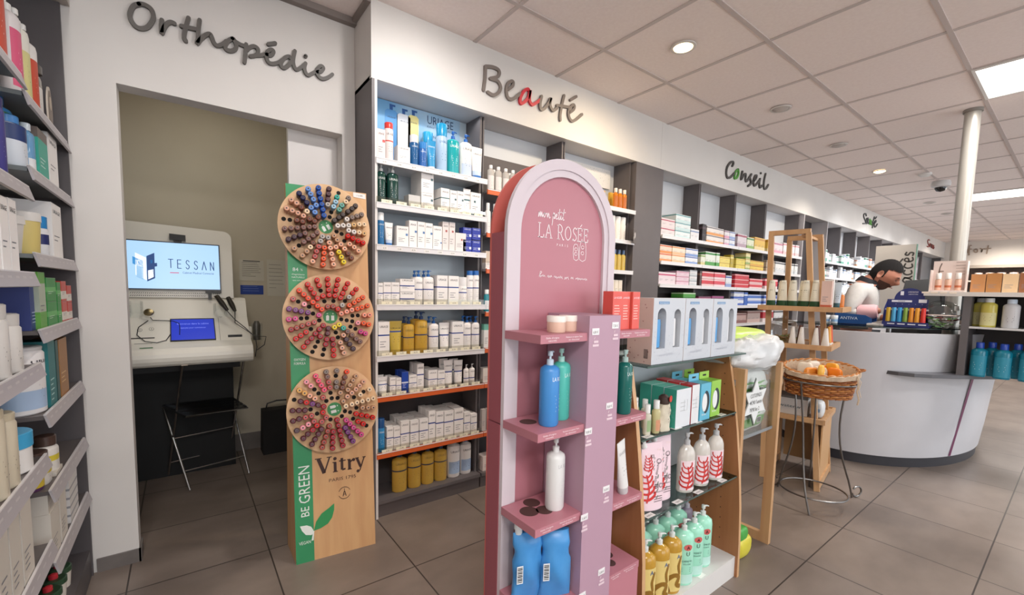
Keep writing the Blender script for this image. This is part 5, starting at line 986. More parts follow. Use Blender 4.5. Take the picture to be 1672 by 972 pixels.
put('card_slot', MB().prism([(-.24, .18), (-.13, .18), (-.13, .22), (-.24, .22)], cf, .0003, .001, M('#3b3a36', .5)).prism([(-.215, -.05), (-.14, -.05), (-.14, -.0), (-.215, -.0)], cf, .0003, .0012, M('#3b3a36', .5)).moved(mv), t)
put('green_reader', MB().box(-.19, -.135, 2.985, 3.03, .8425, .846, M('#1d6b34', .4)).moved(mv), t)
for k, (u, s) in enumerate([(-.262, -.1), (-.245, .5), (-.195, .52), (-.145, .55), (.185, 1.05), (.285, 1.1)]):
    c = [(u + .011 * math.cos(a * PI / 10), s + .065 * math.sin(a * PI / 10)) for a in range(20)]; ci = [(u + .0095 * math.cos(a * PI / 10), s + .056 * math.sin(a * PI / 10)) for a in range(20)]
    nm = MB(); nm.prism(c, cf, .0002, .0006, BLACK); nm.prism(ci, cf, .0006, .0009, KW); nm.text(str(k + 1), lambda a, c_: CS(a, c_, .0012), u, s - .03, .06, BLACK, width=.006)
    put('number_mark', nm.moved(mv), t)
put('right_module', MB().prism([(.170, -.02), (.172, -.02), (.172, .98), (.170, .98)], cf, .0001, .0006, M('#8f8a7e', .5)).moved(mv), t)
put('cradle', MB().box(.21, .282, 3.07, 3.11, .873, .89, BLACK).moved(mv), t)
def cup(x, y, z, r, h, tilt):
    b = MB(); b.lathe([(r * .9, 0), (r, h)], CLEARP, 20, caps=False); return b.moved(Matrix.Translation((x, y, z)) @ Matrix.Rotation(tilt, 4, 'X'))
hd = MB(); hd.v, hd.f = [], []
put('clear_holder', cup(-.21, 3.21, 1.0, .032, .085, .2).moved(mv), t); put('clear_holder', cup(-.262, 3.2, .995, .03, .07, .2).moved(mv), t)
put('clear_holder', cup(.185, 3.22, 1.0, .038, .07, .2).moved(mv), t); put('clear_holder', cup(.235, 3.22, 1.0, .033, .06, .2).moved(mv), t)
def instr(a, b_, r): return MB().tube([a, ((a[0] + b_[0]) / 2, (a[1] + b_[1]) / 2, (a[2] + b_[2]) / 2), b_], [r * .8, r, r * .6], M('#2f2a24', .3), 12)
put('instrument', instr((.165, 3.19, 1.12), (.215, 3.14, 1.035), .016).moved(mv), t); put('instrument', instr((.225, 3.2, 1.11), (.255, 3.15, 1.03), .016).moved(mv), t)
put('stethoscope_head', MB().lathe([(.02, 0), (.024, .006), (.02, .014), (.004, .016)], M('#8f8264', .3, 1), 18).moved(Matrix.Translation((-.155, 3.19, 1.02)) @ Matrix.Rotation(.9, 4, 'X')).moved(mv), t)
def cs3(pts, d=.006): return [CS(u, s, d) for u, s in pts]
put('cable', MB().tube(cs3([(-.15, .98), (-.14, .86), (-.10, .84), (-.05, .82), (-.02, .7), (-.018, .5), (-.02, .25)], .008), .0022, BLACK, 6).moved(mv), t)
put('cable', MB().tube(cs3([(-.16, .86), (-.2, .6), (-.205, .3), (-.17, .05), (-.12, -.02), (-.08, .06), (-.06, .3)], .006), .0022, BLACK, 6).moved(mv), t)
put('cable', MB().tube([(.215, 3.14, 1.03), (.25, 3.11, .98), (.30, 3.07, .93), (.325, 3.04, .90), (.345, 3.02, .88), (.35, 3.0, .82), (.34, 3.0, .76)], .0025, BLACK, 6).moved(mv), t)
put('cable', MB().tube([(.255, 3.15, 1.03), (.25, 3.10, .96), (.30, 3.05, .92), (.34, 3.02, .885), (.40, 3.0, .88), (.39, 3.0, .83), (.35, 3.0, .80)], .0025, BLACK, 6).moved(mv), t)
put('base', MB().box(-.56, .25, 3.34, 3.585, 0, .7195, M('#08080a', .7)).box(-.30, .25, 3.335, 3.34, 0, .7, M('#08080a', .7)).box(-.5, .27, 3.1, 3.335, .69, .719, M('#1b1a1b', .6)).moved(mv), t)
bk = thing('bottle_holder', 'clear holder with grey flask hanging at the right side of the kiosk', 'holder', (.37, 3.16, .84))
put('cup', MB().lathe([(.028, 0), (.034, .11)], CLEARP, 20, caps=False), bk); put('flask', MB().lathe([(.02, .005), (.022, .10), (.012, .125)], M('#5a564e', .3), 16), bk); put('bracket', MB().box(-.044, -.03, -.02, .02, .02, .09, KW), bk)

def paper(name, label, x0, x1, z0, z1, y, lines, hd_=None, blue=None):
    t = thing(name, label, 'notice', ((x0 + x1) / 2, y, z0)); w = (x1 - x0) / 2; h = z1 - z0
    put('sheet', MB().box(-w, w, -.002, 0, 0, h, M('#c9c4b6' if not blue else '#1f3f96', .6)), t)
    b = MB(); rr_ = random.Random(5)
    for i in range(lines):
        zz = h * (.86 - .74 * i / max(1, lines)); l = w * rr_.uniform(.7, 1.6)
        b.add([(-w * .8, -.0026, zz), (-w * .8 + l, -.0026, zz), (-w * .8 + l, -.0026, zz + .0028), (-w * .8, -.0026, zz + .0028)], [(0, 1, 2, 3)], M('#77746c' if not blue else '#6f86c8', .6))
    if hd_: b.box(-w * .7, w * .7, -.0026, -.002, h * .93, h * .97, BLACK)
    put('print', b, t)
paper('wall_notice', 'white printed notice on the room wall, right of the kiosk', .325, .475, 1.222, 1.368, 3.6, 8, True)
paper('wall_notice', 'blue notice card below the white one, right of the kiosk', .328, .470, 1.125, 1.19, 3.6, 3, None, True)
paper('wall_notice', 'second white sheet partly hidden by the nail polish display', .495, .62, 1.115, 1.378, 3.6, 7)
t = thing('bag', 'black fabric bag with handle standing on the room floor by the wall', 'bag', (.52, 3.47, 0))
put('body', MB().hexa([(-.10, -.07, .0), (.14, -.07, .0), (.14, .07, .0), (-.10, .07, .0)], [(-.095, -.05, .31), (.135, -.05, .31), (.135, .05, .31), (-.095, .05, .31)], M('#1a1819', .8)), t)
put('handle', MB().tube([(-.07, 0, .31), (-.06, 0, .35), (0, 0, .365), (.08, 0, .36), (.10, 0, .31)], .005, BLACK, 8), t)

# folding chair with clear slats and a chrome frame
t = thing('folding_chair', 'transparent folding chair with thin chrome frame in front of the kiosk', 'chair', (.1, 3.2, 0))
mv = Matrix.Translation((-.1, -3.2, 0))
NL, NR, FL, FR = (0, 3.035, 0), (.303, 3.115, 0), (-.105, 3.345, 0), (.213, 3.43, 0)
TL, TR = (-.005, 2.985, .80), (.295, 3.03, .81)
for a, b_ in ((FL, TL), (FR, TR)):
    put('back_leg', MB().tube([a, ((a[0] * .45 + b_[0] * .55), (a[1] * .45 + b_[1] * .55), (a[2] * .45 + b_[2] * .55)), b_], .0065, CHROME, 8).moved(mv), t)
ST, SR = (-.115, 3.335, .44), (.235, 3.40, .44)
for a, b_ in ((NL, ST), (NR, SR)): put('front_leg', MB().tube([a, b_], .0065, CHROME, 8).moved(mv), t)
def mixp(a, b_, k): return tuple(a[i] * (1 - k) + b_[i] * k for i in range(3))
cb = MB()
cb.tube([mixp(NL, ST, .22), mixp(NR, SR, .22)], .005, CHROME, 8); cb.tube([mixp(FL, TL, .12), mixp(FR, TR, .12)], .005, CHROME, 8); cb.tube([mixp(FL, TL, .33), mixp(FR, TR, .33)], .005, CHROME, 8)
put('cross_bars', cb.moved(mv), t)
A, B_, C_, D_ = (-.005, 2.985, .445), (.295, 3.03, .445), (.235, 3.40, .445), (-.12, 3.34, .445)
put('seat_frame', MB().tube([A, B_, C_, D_], .006, CHROME, 8, closed=True).moved(mv), t)
CL2 = M('#b9bcc0', .12, 0, 'clear')
for k in range(5):
    a, c = (k * .2 + .02), (k * .2 + .16)
    put('seat_slat', MB().hexa([mixp(A, D_, a), mixp(B_, C_, a), mixp(B_, C_, c), mixp(A, D_, c)], [tuple(Vector(mixp(p, q_, kk)) + Vector((0, 0, .010))) for p, q_, kk in ((A, D_, a), (B_, C_, a), (B_, C_, c), (A, D_, c))], CL2).moved(mv), t)
bt = MB(); n0 = Vector((0, -.010, 0)); p1 = [Vector((-.035, 2.975, .745)), Vector((.325, 3.03, .755)), Vector((.322, 3.02, .83)), Vector((-.035, 2.965, .82))]
put('backrest', bt.hexa(p1, [p + n0 for p in p1], CL2).moved(mv), t)
ed = MB(); ed.tube([p + n0 * .5 for p in p1], .0022, CHROME, 6, closed=True); put('backrest_rim', ed.moved(mv), t)
put('clamp', MB().box(-.018, .012, 2.96, 2.99, .74, .815, M('#8d8377', .3, 1)).moved(mv), t); put('clamp', MB().box(.28, .31, 3.01, 3.04, .75, .82, M('#8d8377', .3, 1)).moved(mv), t)

# ================================================================== NAIL POLISH DISPLAY
VO = Vector((.353, 1.949, 0)); VX, VU, VN = Vector(VF_UX), Vector(VF_UP), Vector(VF_N)
t = thing('nail_polish_display', 'tall leaning wooden nail polish display with three round boards and green strip', 'display stand', tuple(VO))
VF = lambda u, v, d=0: tuple(VX * u + VU * v + VN * d)
VH = 1.642
b = MB(); fr = [VF(0, 0), VF(.333, 0), VF(.337, VH), VF(-.002, VH)]
bk = [(p[0] + .0, p[1] + dd, 0 if i < 2 else p[2]) for i, (p, dd) in enumerate(zip(fr, (.185, .185, .02, .02)))]
b.add(fr + bk, [(0, 1, 2, 3), (7, 6, 5, 4), (0, 4, 5, 1), (1, 5, 6, 2), (2, 6, 7, 3), (3, 7, 4, 0)], WOOD)
put('case', b, t)
g = MB(); GRN = noise_mat('green_strip', '#2f8a5a', '#3b9963', 2, .45)
g.prism([(.0, .0), (.072, .0), (.075, VH), (-.002, VH)], VF, .0006, .0014, GRN); gs = put('green_strip', g, t)
WT = M('#e4eae4', .5); gt = MB(); V4 = lambda d: (lambda u, v: VF(u, v, d))
gt.text('BE', V4(.002), .056, .218, .034, WT, width=.042, rot=PI / 2); gt.text('GREEN', V4(.002), .061, .335, .046, WT, width=.160, rot=PI / 2)
gt.text('VEGAN', V4(.002), .036, .079, .014, WT, width=.046)
gt.text('84', V4(.002), .028, 1.262, .016, WT, width=.022); gt.text('%', V4(.002), .052, 1.264, .010, WT); gt.text('d\'ingrédients', V4(.002), .038, 1.245, .007, WT, width=.05); gt.text('NATURELS', V4(.002), .038, 1.232, .007, WT, width=.05); gt.text('sans solvants', V4(.002), .038, 1.219, .006, WT, width=.045)
gt.text('OXYGEN', V4(.002), .035, .872, .011, WT, width=.045); gt.text('FORMULA', V4(.002), .035, .855, .011, WT, width=.045)
gt.text('FSC', V4(.002), .036, 1.585, .010, WT); gt.stroke([(.028, 1.6), (.032, 1.61), (.040, 1.613), (.046, 1.606), (.05, 1.6)], lambda u, v, d: VF(u, v, d + .0016), .0012, WT, .0006)
put('strip_words', gt, gs)
# leaves
def leaf(pts, m, d): return MB().prism(pts, VF, d, d + .0008, m)
put('green_leaf', leaf([(.072, .128), (.082, .165), (.105, .195), (.135, .212), (.158, .228), (.157, .20), (.148, .168), (.13, .145), (.10, .132)], M('#2f8f52', .5), .0016), t)
put('white_leaf', leaf([(.070, .118), (.062, .112), (.040, .118), (.026, .138), (.018, .16), (.045, .158), (.062, .148), (.070, .132)], WT, .0016), t)
put('leaf_stem', MB().prism([(.062, .088), (.070, .088), (.074, .128), (.069, .128)], VF, .0024, .003, WT), t)
# lettering burnt into the wood
INKB = M('#3a1f18', .5); lt = MB()
def seg(p, q_, w): 
    a = Vector((*p, 0)); c = Vector((*q_, 0)); nn = Vector((-(c - a).y, (c - a).x, 0)).normalized() * w / 2
    lt.prism([(*(a - nn).xy,), (*(c - nn).xy,), (*(c + nn).xy,), (*(a + nn).xy,)], VF, .0006, .0013, INKB)
def dot(x, y, r): lt.prism([(x + r * math.cos(k * PI / 8), y + r * math.sin(k * PI / 8)) for k in range(16)], VF, .0006, .0013, INKB)
y0, H_ = .365, .070
def X_(x): return .086 + x * .97
seg((X_(.012), y0 + H_), (X_(.036), y0 + .004), .015); seg((X_(.060), y0 + H_), (X_(.036), y0 + .004), .006); seg((X_(-.002), y0 + H_ + .001), (X_(.026), y0 + H_ + .001), .004); seg((X_(.048), y0 + H_ + .001), (X_(.070), y0 + H_ + .001), .004)
seg((X_(.083), y0 + .044), (X_(.083), y0 + .002), .012); seg((X_(.072), y0 + .044), (X_(.086), y0 + .044), .004); seg((X_(.073), y0 + .002), (X_(.094), y0 + .002), .004); dot(X_(.083), y0 + .060, .0075)
seg((X_(.113), y0 + .058), (X_(.113), y0 + .006), .011); seg((X_(.100), y0 + .046), (X_(.130), y0 + .046), .005); seg((X_(.113), y0 + .005), (X_(.128), y0 + .008), .007)
seg((X_(.146), y0 + .046), (X_(.146), y0 + .002), .012); seg((X_(.136), y0 + .046), (X_(.150), y0 + .046), .004); seg((X_(.137), y0 + .002), (X_(.156), y0 + .002), .004); seg((X_(.150), y0 + .034), (X_(.163), y0 + .045), .006); dot(X_(.165), y0 + .042, .007)
seg((X_(.180), y0 + .046), (X_(.196), y0 + .004), .011); seg((X_(.213), y0 + .046), (X_(.192), y0 - .012), .005); seg((X_(.172), y0 + .047), (X_(.189), y0 + .047), .004); seg((X_(.205), y0 + .047), (X_(.220), y0 + .047), .004); dot(X_(.184), y0 - .013, .007)
lt.text('PARIS 1795', V4(.0012), .197, .325, .015, M('#5d4030', .5), width=.115)
for k in range(28):
    a = PI * 2 * k / 28
    if abs(math.sin(a)) < .25: continue
    c = (.203 + .024 * math.cos(a), .265 + .024 * math.sin(a)); seg(c, (c[0] + .002 * math.cos(a), c[1] + .004 * math.sin(a)), .0035)
seg((.196, .250), (.202, .272), .003); seg((.210, .250), (.204, .272), .003); seg((.203, .268), (.203, .284), .002); seg((.198, .259), (.208, .259), .002)
put('lettering', lt, t)
put('label_holder', MB().prism([(.278, 1.618), (.333, 1.614), (.333, 1.636), (.278, 1.640)], VF, .001, .002, M('#e2dedb', .5)).text('1 à 80', V4(.0024), .307, 1.623, .008, M(INK, .5)), t)
DC = [(.152, 1.460), (.160, 1.060), (.166, .651)]; DR = .190; DW = wood_mat('round_board', '#d2aa80', '#dcb68c', .5)
HOLEM = M('#120d0a', .8)
for k, (cu, cv) in enumerate(DC):
    d = MB(); n = 64
    d.prism([(cu + DR * math.cos(2 * PI * i / n), cv + DR * math.sin(2 * PI * i / n)) for i in range(n)], VF, .018, .030, DW)
    dd = put('round_board', d, t)
    put('spacer', MB().prism([(cu + .05 * math.cos(2 * PI * i / 24), cv + .05 * math.sin(2 * PI * i / 24)) for i in range(24)], VF, .0016, .018, DW), t)
    c = MB(); c.prism([(cu + .030 * math.cos(2 * PI * i / 28), cv + .030 * math.sin(2 * PI * i / 28)) for i in range(28)], VF, .0302, .0308, M('#3a8f52', .5))
    ang = (.5, 0, -1.4)[k]
    def rp(pts, ang=ang, cu=cu, cv=cv): return [(cu + a * math.cos(ang) - b_ * math.sin(ang), cv + a * math.sin(ang) + b_ * math.cos(ang)) for a, b_ in pts]
    c.prism(rp([(-.018, -.016), (-.006, -.016), (-.005, .003), (-.009, .008), (-.014, .008), (-.018, .003)]), VF, .0309, .0313, WT); c.prism(rp([(.003, -.016), (.016, -.016), (.016, .006), (.003, .006)]), VF, .0309, .0313, WT)
    c.prism(rp([(-.015, .013), (-.009, .013), (-.009, .016), (-.015, .016)]), VF, .0309, .0313, WT); c.prism(rp([(.008, .012), (.014, .012), (.011, .018)]), VF, .0309, .0313, WT)
    put('centre_disc', c, dd)
    for u, v in CAPS[k]['hole']: put('hole', MB().prism([(u + .0092 * math.cos(2 * PI * i / 14), v + .0092 * math.sin(2 * PI * i / 14)) for i in range(14)], VF, .0302, .0306, HOLEM), dd)
POL = {'navy': '#1a1c44', 'sky': '#5f86c4', 'blue': '#1d4796', 'plum': '#4a3038', 'clear': '#a39c96', 'teal': '#2b9a8a', 'pale_blue': '#8fb4c9', 'taupe': '#75645c', 'cream': '#dcbf9c', 'sea_green': '#5f9a8c', 'charcoal': '#3d3432', 'white': '#d0c8c2', 'sand': '#c9a06c', 'red': '#b8150f', 'peach': '#dba083', 'tan': '#b08566', 'brown': '#6a3a2c', 'yellow': '#d6bc2c', 'coral': '#d8552f', 'rose': '#a84a46', 'mauve': '#735049', 'dark_plum': '#3b2430', 'nude': '#c9957c', 'brick': '#93382c', 'salmon': '#dc8a74', 'pink': '#dd8c96', 'magenta': '#bc3a76', 'crimson': '#8f101c', 'wine': '#4f1522', 'purple': '#6a2a6a', 'orange': '#d63a14', 'gold': '#cf9a52', 'hot_pink': '#da4f6c'}
axis = (VN + Vector((0, 0, .10))).normalized(); rotq = axis.to_track_quat('Z', 'Y').to_euler()
def lighter(h):
    return '#' + ''.join('%02x' % int(int(h[i:i + 2], 16) * .88 + 255 * .12) for i in (1, 3, 5))
used_lab = set(); DN = ['top', 'middle', 'bottom']
for k in range(3):
    for cn, pts in CAPS[k].items():
        if cn == 'hole': continue
        hx = POL[cn]
        def mk(hx=hx):
            b = MB(); m = M(hx, .32, 0, 'dull'); dk = M('#2b2220', .4)
            b.lathe([(.0066, -.012), (.0070, 0), (.0074, .012), (.0102, .016), (.0114, .028), (.0114, .038), (.0100, .0435)], m, 16)
            b.lathe([(.0068, .0436), (.0058, .0440)], M(lighter(hx), .3), 12); b.lathe([(.0036, .0442), (.0024, .0445)], dk, 8)
            return ('nail_polish_bottle', [('nail_polish_bottle', b.mesh('nail_polish_bottle'))])
        pr_ = q(('pol', hx), mk)
        for u, v in pts:
            rr_ = math.hypot(u - DC[k][0], v - DC[k][1]); mn = int(round((90 - math.degrees(math.atan2(v - DC[k][1], u - DC[k][0]))) % 360 / 6)) % 60
            base = '%s nail polish, %d cm from centre at minute %d, %s board' % (cn.replace('_', ' '), round(rr_ * 100), mn, DN[k])
            lab = base; e = 0
            while lab in used_lab:
                e += 1; lab = '%s nail polish, %.1f cm from centre at minute %d, %s board' % (cn.replace('_', ' '), rr_ * 100 + .1 * (e - 1), mn, DN[k])
            used_lab.add(lab)
            p = VO + Vector(VF(u, v, .0335)); off = axis * 0 
            # the table of positions was taken at the cap tops; step back along the cap axis
            top_ = VO + Vector(VF(u, v, .075)); p = top_ - axis * .0435
            o = clone(pr_, tuple(p), 0, lab, 'nail polish', 'nail polish bottles on the three round boards'); o.rotation_euler = rotq

# ================================================================== PINK BABY-CARE DISPLAY
PK = noise_mat('pink_board', '#b27480', '#b67884', 2, .45); PKD = M('#96505a', .5); SAL = M('#c8655c', .5); PKF = M('#ae8c9e', .45); PWH = M('#cdc1c8', .45); PTX = M('#f0e4e8', .5)
X0, X1, YP, SPR = .705, 1.148, .96, 1.356; CX, RO = (X0 + X1) / 2, (X1 - X0) / 2
t = thing('pink_display', 'tall pink cardboard display with arched white-framed top and small shelves', 'display stand', (CX, .92, 0)); mv = Matrix.Translation((-CX, -.92, 0))
def arch(r, n=28, z0=0.0): return [(CX + r, z0)] + [(CX + r * math.cos(PI * i / n), SPR + r * math.sin(PI * i / n)) for i in range(n + 1)] + [(CX - r, z0)]
fy = lambda u, v, d: (u, d, v)
def ring(ro, ri, y0, y1, m, z0=0.0):
    b = MB(); A = arch(ro, z0=z0); B2 = arch(ri, z0=z0); n = len(A)
    for y in (y0, y1): 
        b.add([fy(u, v, y) for u, v in A + B2], [(i, i + 1, n + i + 1, n + i) for i in range(n - 1)], m)
    for P_ in (A, B2): b.add([fy(u, v, y0) for u, v in P_] + [fy(u, v, y1) for u, v in P_], [(i, i + 1, n + i + 1, n + i) for i in range(n - 1)], m, True)
    return b
put('back_board', MB().prism(arch(RO), fy, 1.030, 1.038, SAL).moved(mv), t)
put('arch_frame', ring(RO, RO - .030, YP - .004, YP + .010, PWH).moved(mv), t)
put('arch_frame', ring(RO - .022, RO - .050, YP + .000, YP + .014, PWH).moved(mv), t)
pp = put('arch_panel', MB().prism(arch(RO - .049), fy, YP + .009, YP + .016, PK).moved(mv), t)
put('side_panel', MB().box(X0, X0 + .004, YP + .0102, 1.0298, .815, 1.350, PKD).moved(mv), t); put('side_panel', MB().box(X0 - .002, X0 + .004, YP + .0102, 1.0298, 0, .812, PKD).moved(mv), t)
put('side_panel', MB().box(X1 - .004, X1, YP + .0102, 1.0298, 0, 1.350, PKD).moved(mv), t)
# printed words on the arched panel
pw = MB(); PT = lambda u, v, d=0: (u, YP + .0086 - d, v)
def ps(pts, ox, oz, s, r=.0011): pw.stroke([(ox + a * s, oz + b_ * s) for a, b_ in pts], PT, r, PTX, .0006, 3)
# "mon petit" in a joined pen hand
sc = .019; oz = 1.402; ox = .823
ps([(0, .1), (.1, .9), (.15, .1), (.35, .9), (.45, .1), (.65, .9), (.75, .1), (.95, .5), (1.15, .8), (1.0, .4), (1.2, .1), (1.4, .5), (1.2, .8), (1.5, .6), (1.75, .8), (1.78, .1), (2.05, .85), (2.2, .1), (2.4, .25)], ox, oz, sc)
ps([(3.05, 1.0), (2.8, -.9)], ox, oz, sc); ps([(2.95, .5), (3.2, 1.0), (3.4, .6), (3.15, .15), (3.5, .3), (3.8, .7), (3.7, .9), (3.55, .5), (3.75, .1), (4.1, .4)], ox, oz, sc)
ps([(4.35, 1.7), (4.15, .2), (4.4, .2), (4.65, .8), (4.6, .2), (4.8, .2), (5.1, .7)], ox, oz, sc); ps([(4.0, 1.1), (4.6, 1.25)], ox, oz, sc); ps([(5.3, 1.8), (5.05, .2), (5.35, .2)], ox, oz, sc); ps([(4.9, 1.2), (5.6, 1.35)], ox, oz, sc); ps([(4.72, 1.25), (4.73, 1.3)], ox, oz, sc)
# LA ROSEE in light serif capitals
SG = {'L': [[(0, 1), (0, 0), (.55, 0), (.55, .2)], [(-.12, 1), (.15, 1)], [(-.12, 0), (.1, 0)]], 'A': [[(0, 0), (.35, 1), (.7, 0)], [(.13, .35), (.57, .35)], [(-.1, 0), (.12, 0)], [(.58, 0), (.82, 0)]],
      'R': [[(0, 0), (0, 1), (.35, 1), (.5, .75), (.35, .5), (0, .5)], [(.25, .5), (.62, 0), (.72, 0)], [(-.12, 0), (.12, 0)], [(-.12, 1), (0, 1)]],
      'O': [[(.38, 1), (.08, .8), (0, .5), (.08, .2), (.38, 0), (.68, .2), (.76, .5), (.68, .8), (.38, 1)]],
      'S': [[(.5, .8), (.3, 1), (.05, .8), (.15, .58), (.4, .42), (.5, .2), (.25, 0), (0, .18)], [(.5, .8), (.5, .95)], [(0, .18), (0, .03)]],
      'E': [[(0, 0), (0, 1)], [(-.12, 1), (.5, 1), (.5, .82)], [(0, .52), (.38, .52)], [(-.12, 0), (.52, 0), (.54, .2)], [(.38, .42), (.38, .62)]]}
xx = .828; hh = .040
for ch in 'LA ROSÉE':
    if ch == ' ': xx += .018; continue
    k_ = 'E' if ch == 'É' else ch
    for st_ in SG[k_]: 
        if len(st_) > 2 and k_ in 'LAE':
            for a_, b_ in zip(st_[:-1], st_[1:]): pw.stroke([(xx + a_[0] * hh * .78, 1.347 + a_[1] * hh), (xx + b_[0] * hh * .78, 1.347 + b_[1] * hh)], PT, .00125, PTX, .0006)
        else: pw.stroke([(xx + a_ * hh * .78, 1.347 + b_ * hh) for a_, b_ in st_], PT, .00125, PTX, .0006, 3)
    if ch == 'É': pw.stroke([(xx + .2 * hh, 1.347 + 1.12 * hh), (xx + .36 * hh, 1.347 + 1.3 * hh)], PT, .0011, PTX, .0006)
    xx += hh * {'L': .62, 'A': .80, 'R': .70, 'O': .80, 'S': .60, 'E': .66}[k_]
for i_, ch in enumerate('PARIS'): pw.text(ch, lambda a, c: PT(a, c, .0006), .900 + i_ * .0105, 1.326, .0075, PTX)
pw.stroke([(.97, 1.292), (.968, 1.33), (.978, 1.338), (.988, 1.33), (.99, 1.292), (.97, 1.292)], PT, .0009, PTX, .0006, 2); pw.stroke([(.995, 1.292), (.997, 1.34), (1.006, 1.348), (1.018, 1.345), (1.022, 1.335), (1.022, 1.292), (.995, 1.292)], PT, .0009, PTX, .0006, 2)
for a_, b_ in ((.979, 1.322), (.979, 1.308), (1.008, 1.33), (1.008, 1.312)): pw.stroke([(a_ + .006 * math.cos(k * PI / 4), b_ + .005 * math.sin(k * PI / 4)) for k in range(9)], PT, .0008, PTX, .0006, 2)
# small script line
rr_ = random.Random(2); px_ = .832
for word in (4, 3, 6, 3, 2, 9):
    pts = []
    for i in range(word * 2 + 1):
        pts.append((px_, 1.232 - (px_ - .83) * .03 + (.006 if i % 2 else .0) + rr_.uniform(-.001, .003))); px_ += .0029
    pw.stroke(pts, PT, .0007, PTX, .0005, 2); px_ += .006
pw.stroke([(.833, 1.232), (.836, 1.248), (.842, 1.246), (.835, 1.24)], PT, .0008, PTX, .0005, 2)
put('printed_words', pw.moved(mv), pp)
# pillar, shelves
YS = .806
pl = put('centre_pillar', MB().box(.870, .998, .800, YP + .005, 0, 1.127, PKF).moved(mv), t)
for i, (x, z) in enumerate([(.894, 1.083), (.975, 1.098), (.964, .868), (.880, .808), (.965, .622), (.877, .563), (.959, .372), (.880, .330)]):
    pt = MB(); pt.box(x - .014, x + .014, .7985, .7996, z - .008, z + .010, M('#e4e2e4', .4)); pt.text('%d,%d0 €' % (6 + i, (i * 3) % 9), lambda a, c: (a, .7982, c), x, z - .004, .0075, BLACK, width=.020)
    pt.box(x - .006, x + .012, .7987, .7996, z - .030, z - .024, M('#d9c3cc', .5)); pt.box(x - .010, x + .014, .7987, .7996, z - .040, z - .034, M('#d9c3cc', .5))
    pt.stroke([(x - .004, z - .019), (x - .001, z - .014)], lambda a, c, d: (a, .7996 - d, c), .0008, M('#e2ced6', .5), .0005)
    put('price_tag', pt.moved(mv), pl)
def pshelf(x0, x1, z, holes, sd):
    s = put('shelf', MB().box(x0, x1, YS, YP - .005, z - .022, z, PK).moved(mv), t)
    b = MB()
    for hx, hy, r in holes:
        b.lathe([(r, z + .0003), (r * .99, z + .0005)], M('#4a2c2a', .8), 22, hx, hy)
    if holes: put('cut_out', b.moved(mv), s)
    w = MB(); F_ = lambda a, c: (a, YS - .0006, c)
    w.text('Gelée d\'origine', F_, x0 + (x1 - x0) * .24, z - .010, .0045, PTX, width=.045); w.text('naturelle', F_, x0 + (x1 - x0) * .24, z - .017, .0045, PTX, width=.028)
    w.text('Nettoie et apaise l\'eau', F_, x0 + (x1 - x0) * .70, z - .010, .0045, PTX, width=.06); w.text('en douceur', F_, x0 + (x1 - x0) * .70, z - .017, .0045, PTX, width=.04)
    put('printed_words', w.moved(mv), s)
for z, hl, hr in ((1.081, [], []), (.830, [(.752, .905, .024)], []), (.579, [(.752, .890, .027), (.790, .925, .025), (.792, .872, .024)], []), (.330, [], [(1.04, .87, .020), (1.075, .885, .020), (1.03, .84, .018)])):
    pshelf(X0 - .002, .8695, z, hl, 0)
for z, hr in ((1.081, []), (.821, []), (.562, []), (.335, [(1.04, .88, .020), (1.085, .885, .020), (1.06, .85, .018)])):
    pshelf(.9985, X1, z, hr, 1)
put('lower_box', MB().box(.9985, X1, YS + .002, YP - .006, 0, .3125, PK).moved(mv), t); put('lower_box', MB().box(X0 - .002, .8695, YS + .002, YP - .006, 0, .3075, PK).moved(mv), t)
# goods on it
def pumpx(c, cap, tc, mat=None, **k): return lambda: p_pump(.056, .205, col=c, cap=cap, text='LA ROSÉE', tcol=tc, lines=5, sy=.95, mat=mat, **k)
clone(q('pk1', pumpx('#3f86c9', '#b9c9d8', '#e8f0f6')), (.783, .856, .8305), .4, 'blue pump bottle standing on the second pink shelf, left side', 'bottle')
clone(q('pk2', pumpx('#4fb8ab', '#a9d6cf', '#d9f0ec')), (.850, .883, .8305), .5, 'mint green pump bottle beside the blue one on pink shelf', 'bottle')
clone(q('pk3', pumpx('#d9d9d9', '#d5d5d6', '#b9b9bc')), (.826, .868, .5795), .4, 'white pump bottle standing on the third pink shelf', 'bottle')
clone(q('pk4', lambda: p_pump(.050, .2, col='#14605a', cap='#9fb8b4', text='LA ROSÉE', tcol='#cfe4e0', lines=5, sy=.95, mat=M('#14605a', .15))), (1.078, .84, .8215), .3, 'dark teal pump bottle in front on right pink shelf', 'bottle')
clone(Q['pk4'], (1.028, .862, .8215), .3, 'dark teal pump bottle behind its twin on right pink shelf', 'bottle')
pot = q('pot', lambda: p_jar(.052, .044, col='#dcb9a6', lid='#e6ddd6', lf=.34))
clone(pot, (.800, .855, 1.0815), 0, 'left of two small beige cream pots on the top pink shelf', 'pot'); clone(pot, (.856, .868, 1.0815), 0, 'right of two small beige cream pots on the top pink shelf', 'pot')
def coral():
    b = MB(); m = M('#d8574c', .4); b.box(-.020, .020, 0, .04, 0, .113, m); b.box(-.02, .02, 0, .04, .113, .1135, M('#e8a79c', .4))
    b.text('LA ROSÉE', front(-.0005), 0, .092, .006, PTX, width=.032)
    for i in range(6): b.add([(-.014, -.0004, .07 - i * .008), (.006 + .002 * (i % 3), -.0004, .07 - i * .008), (.006 + .002 * (i % 3), -.0004, .0725 - i * .008), (-.014, -.0004, .0725 - i * .008)], [(0, 1, 2, 3)], M('#ecb9b0', .5))
    return ('carton', [('carton', b.mesh('carton'))])
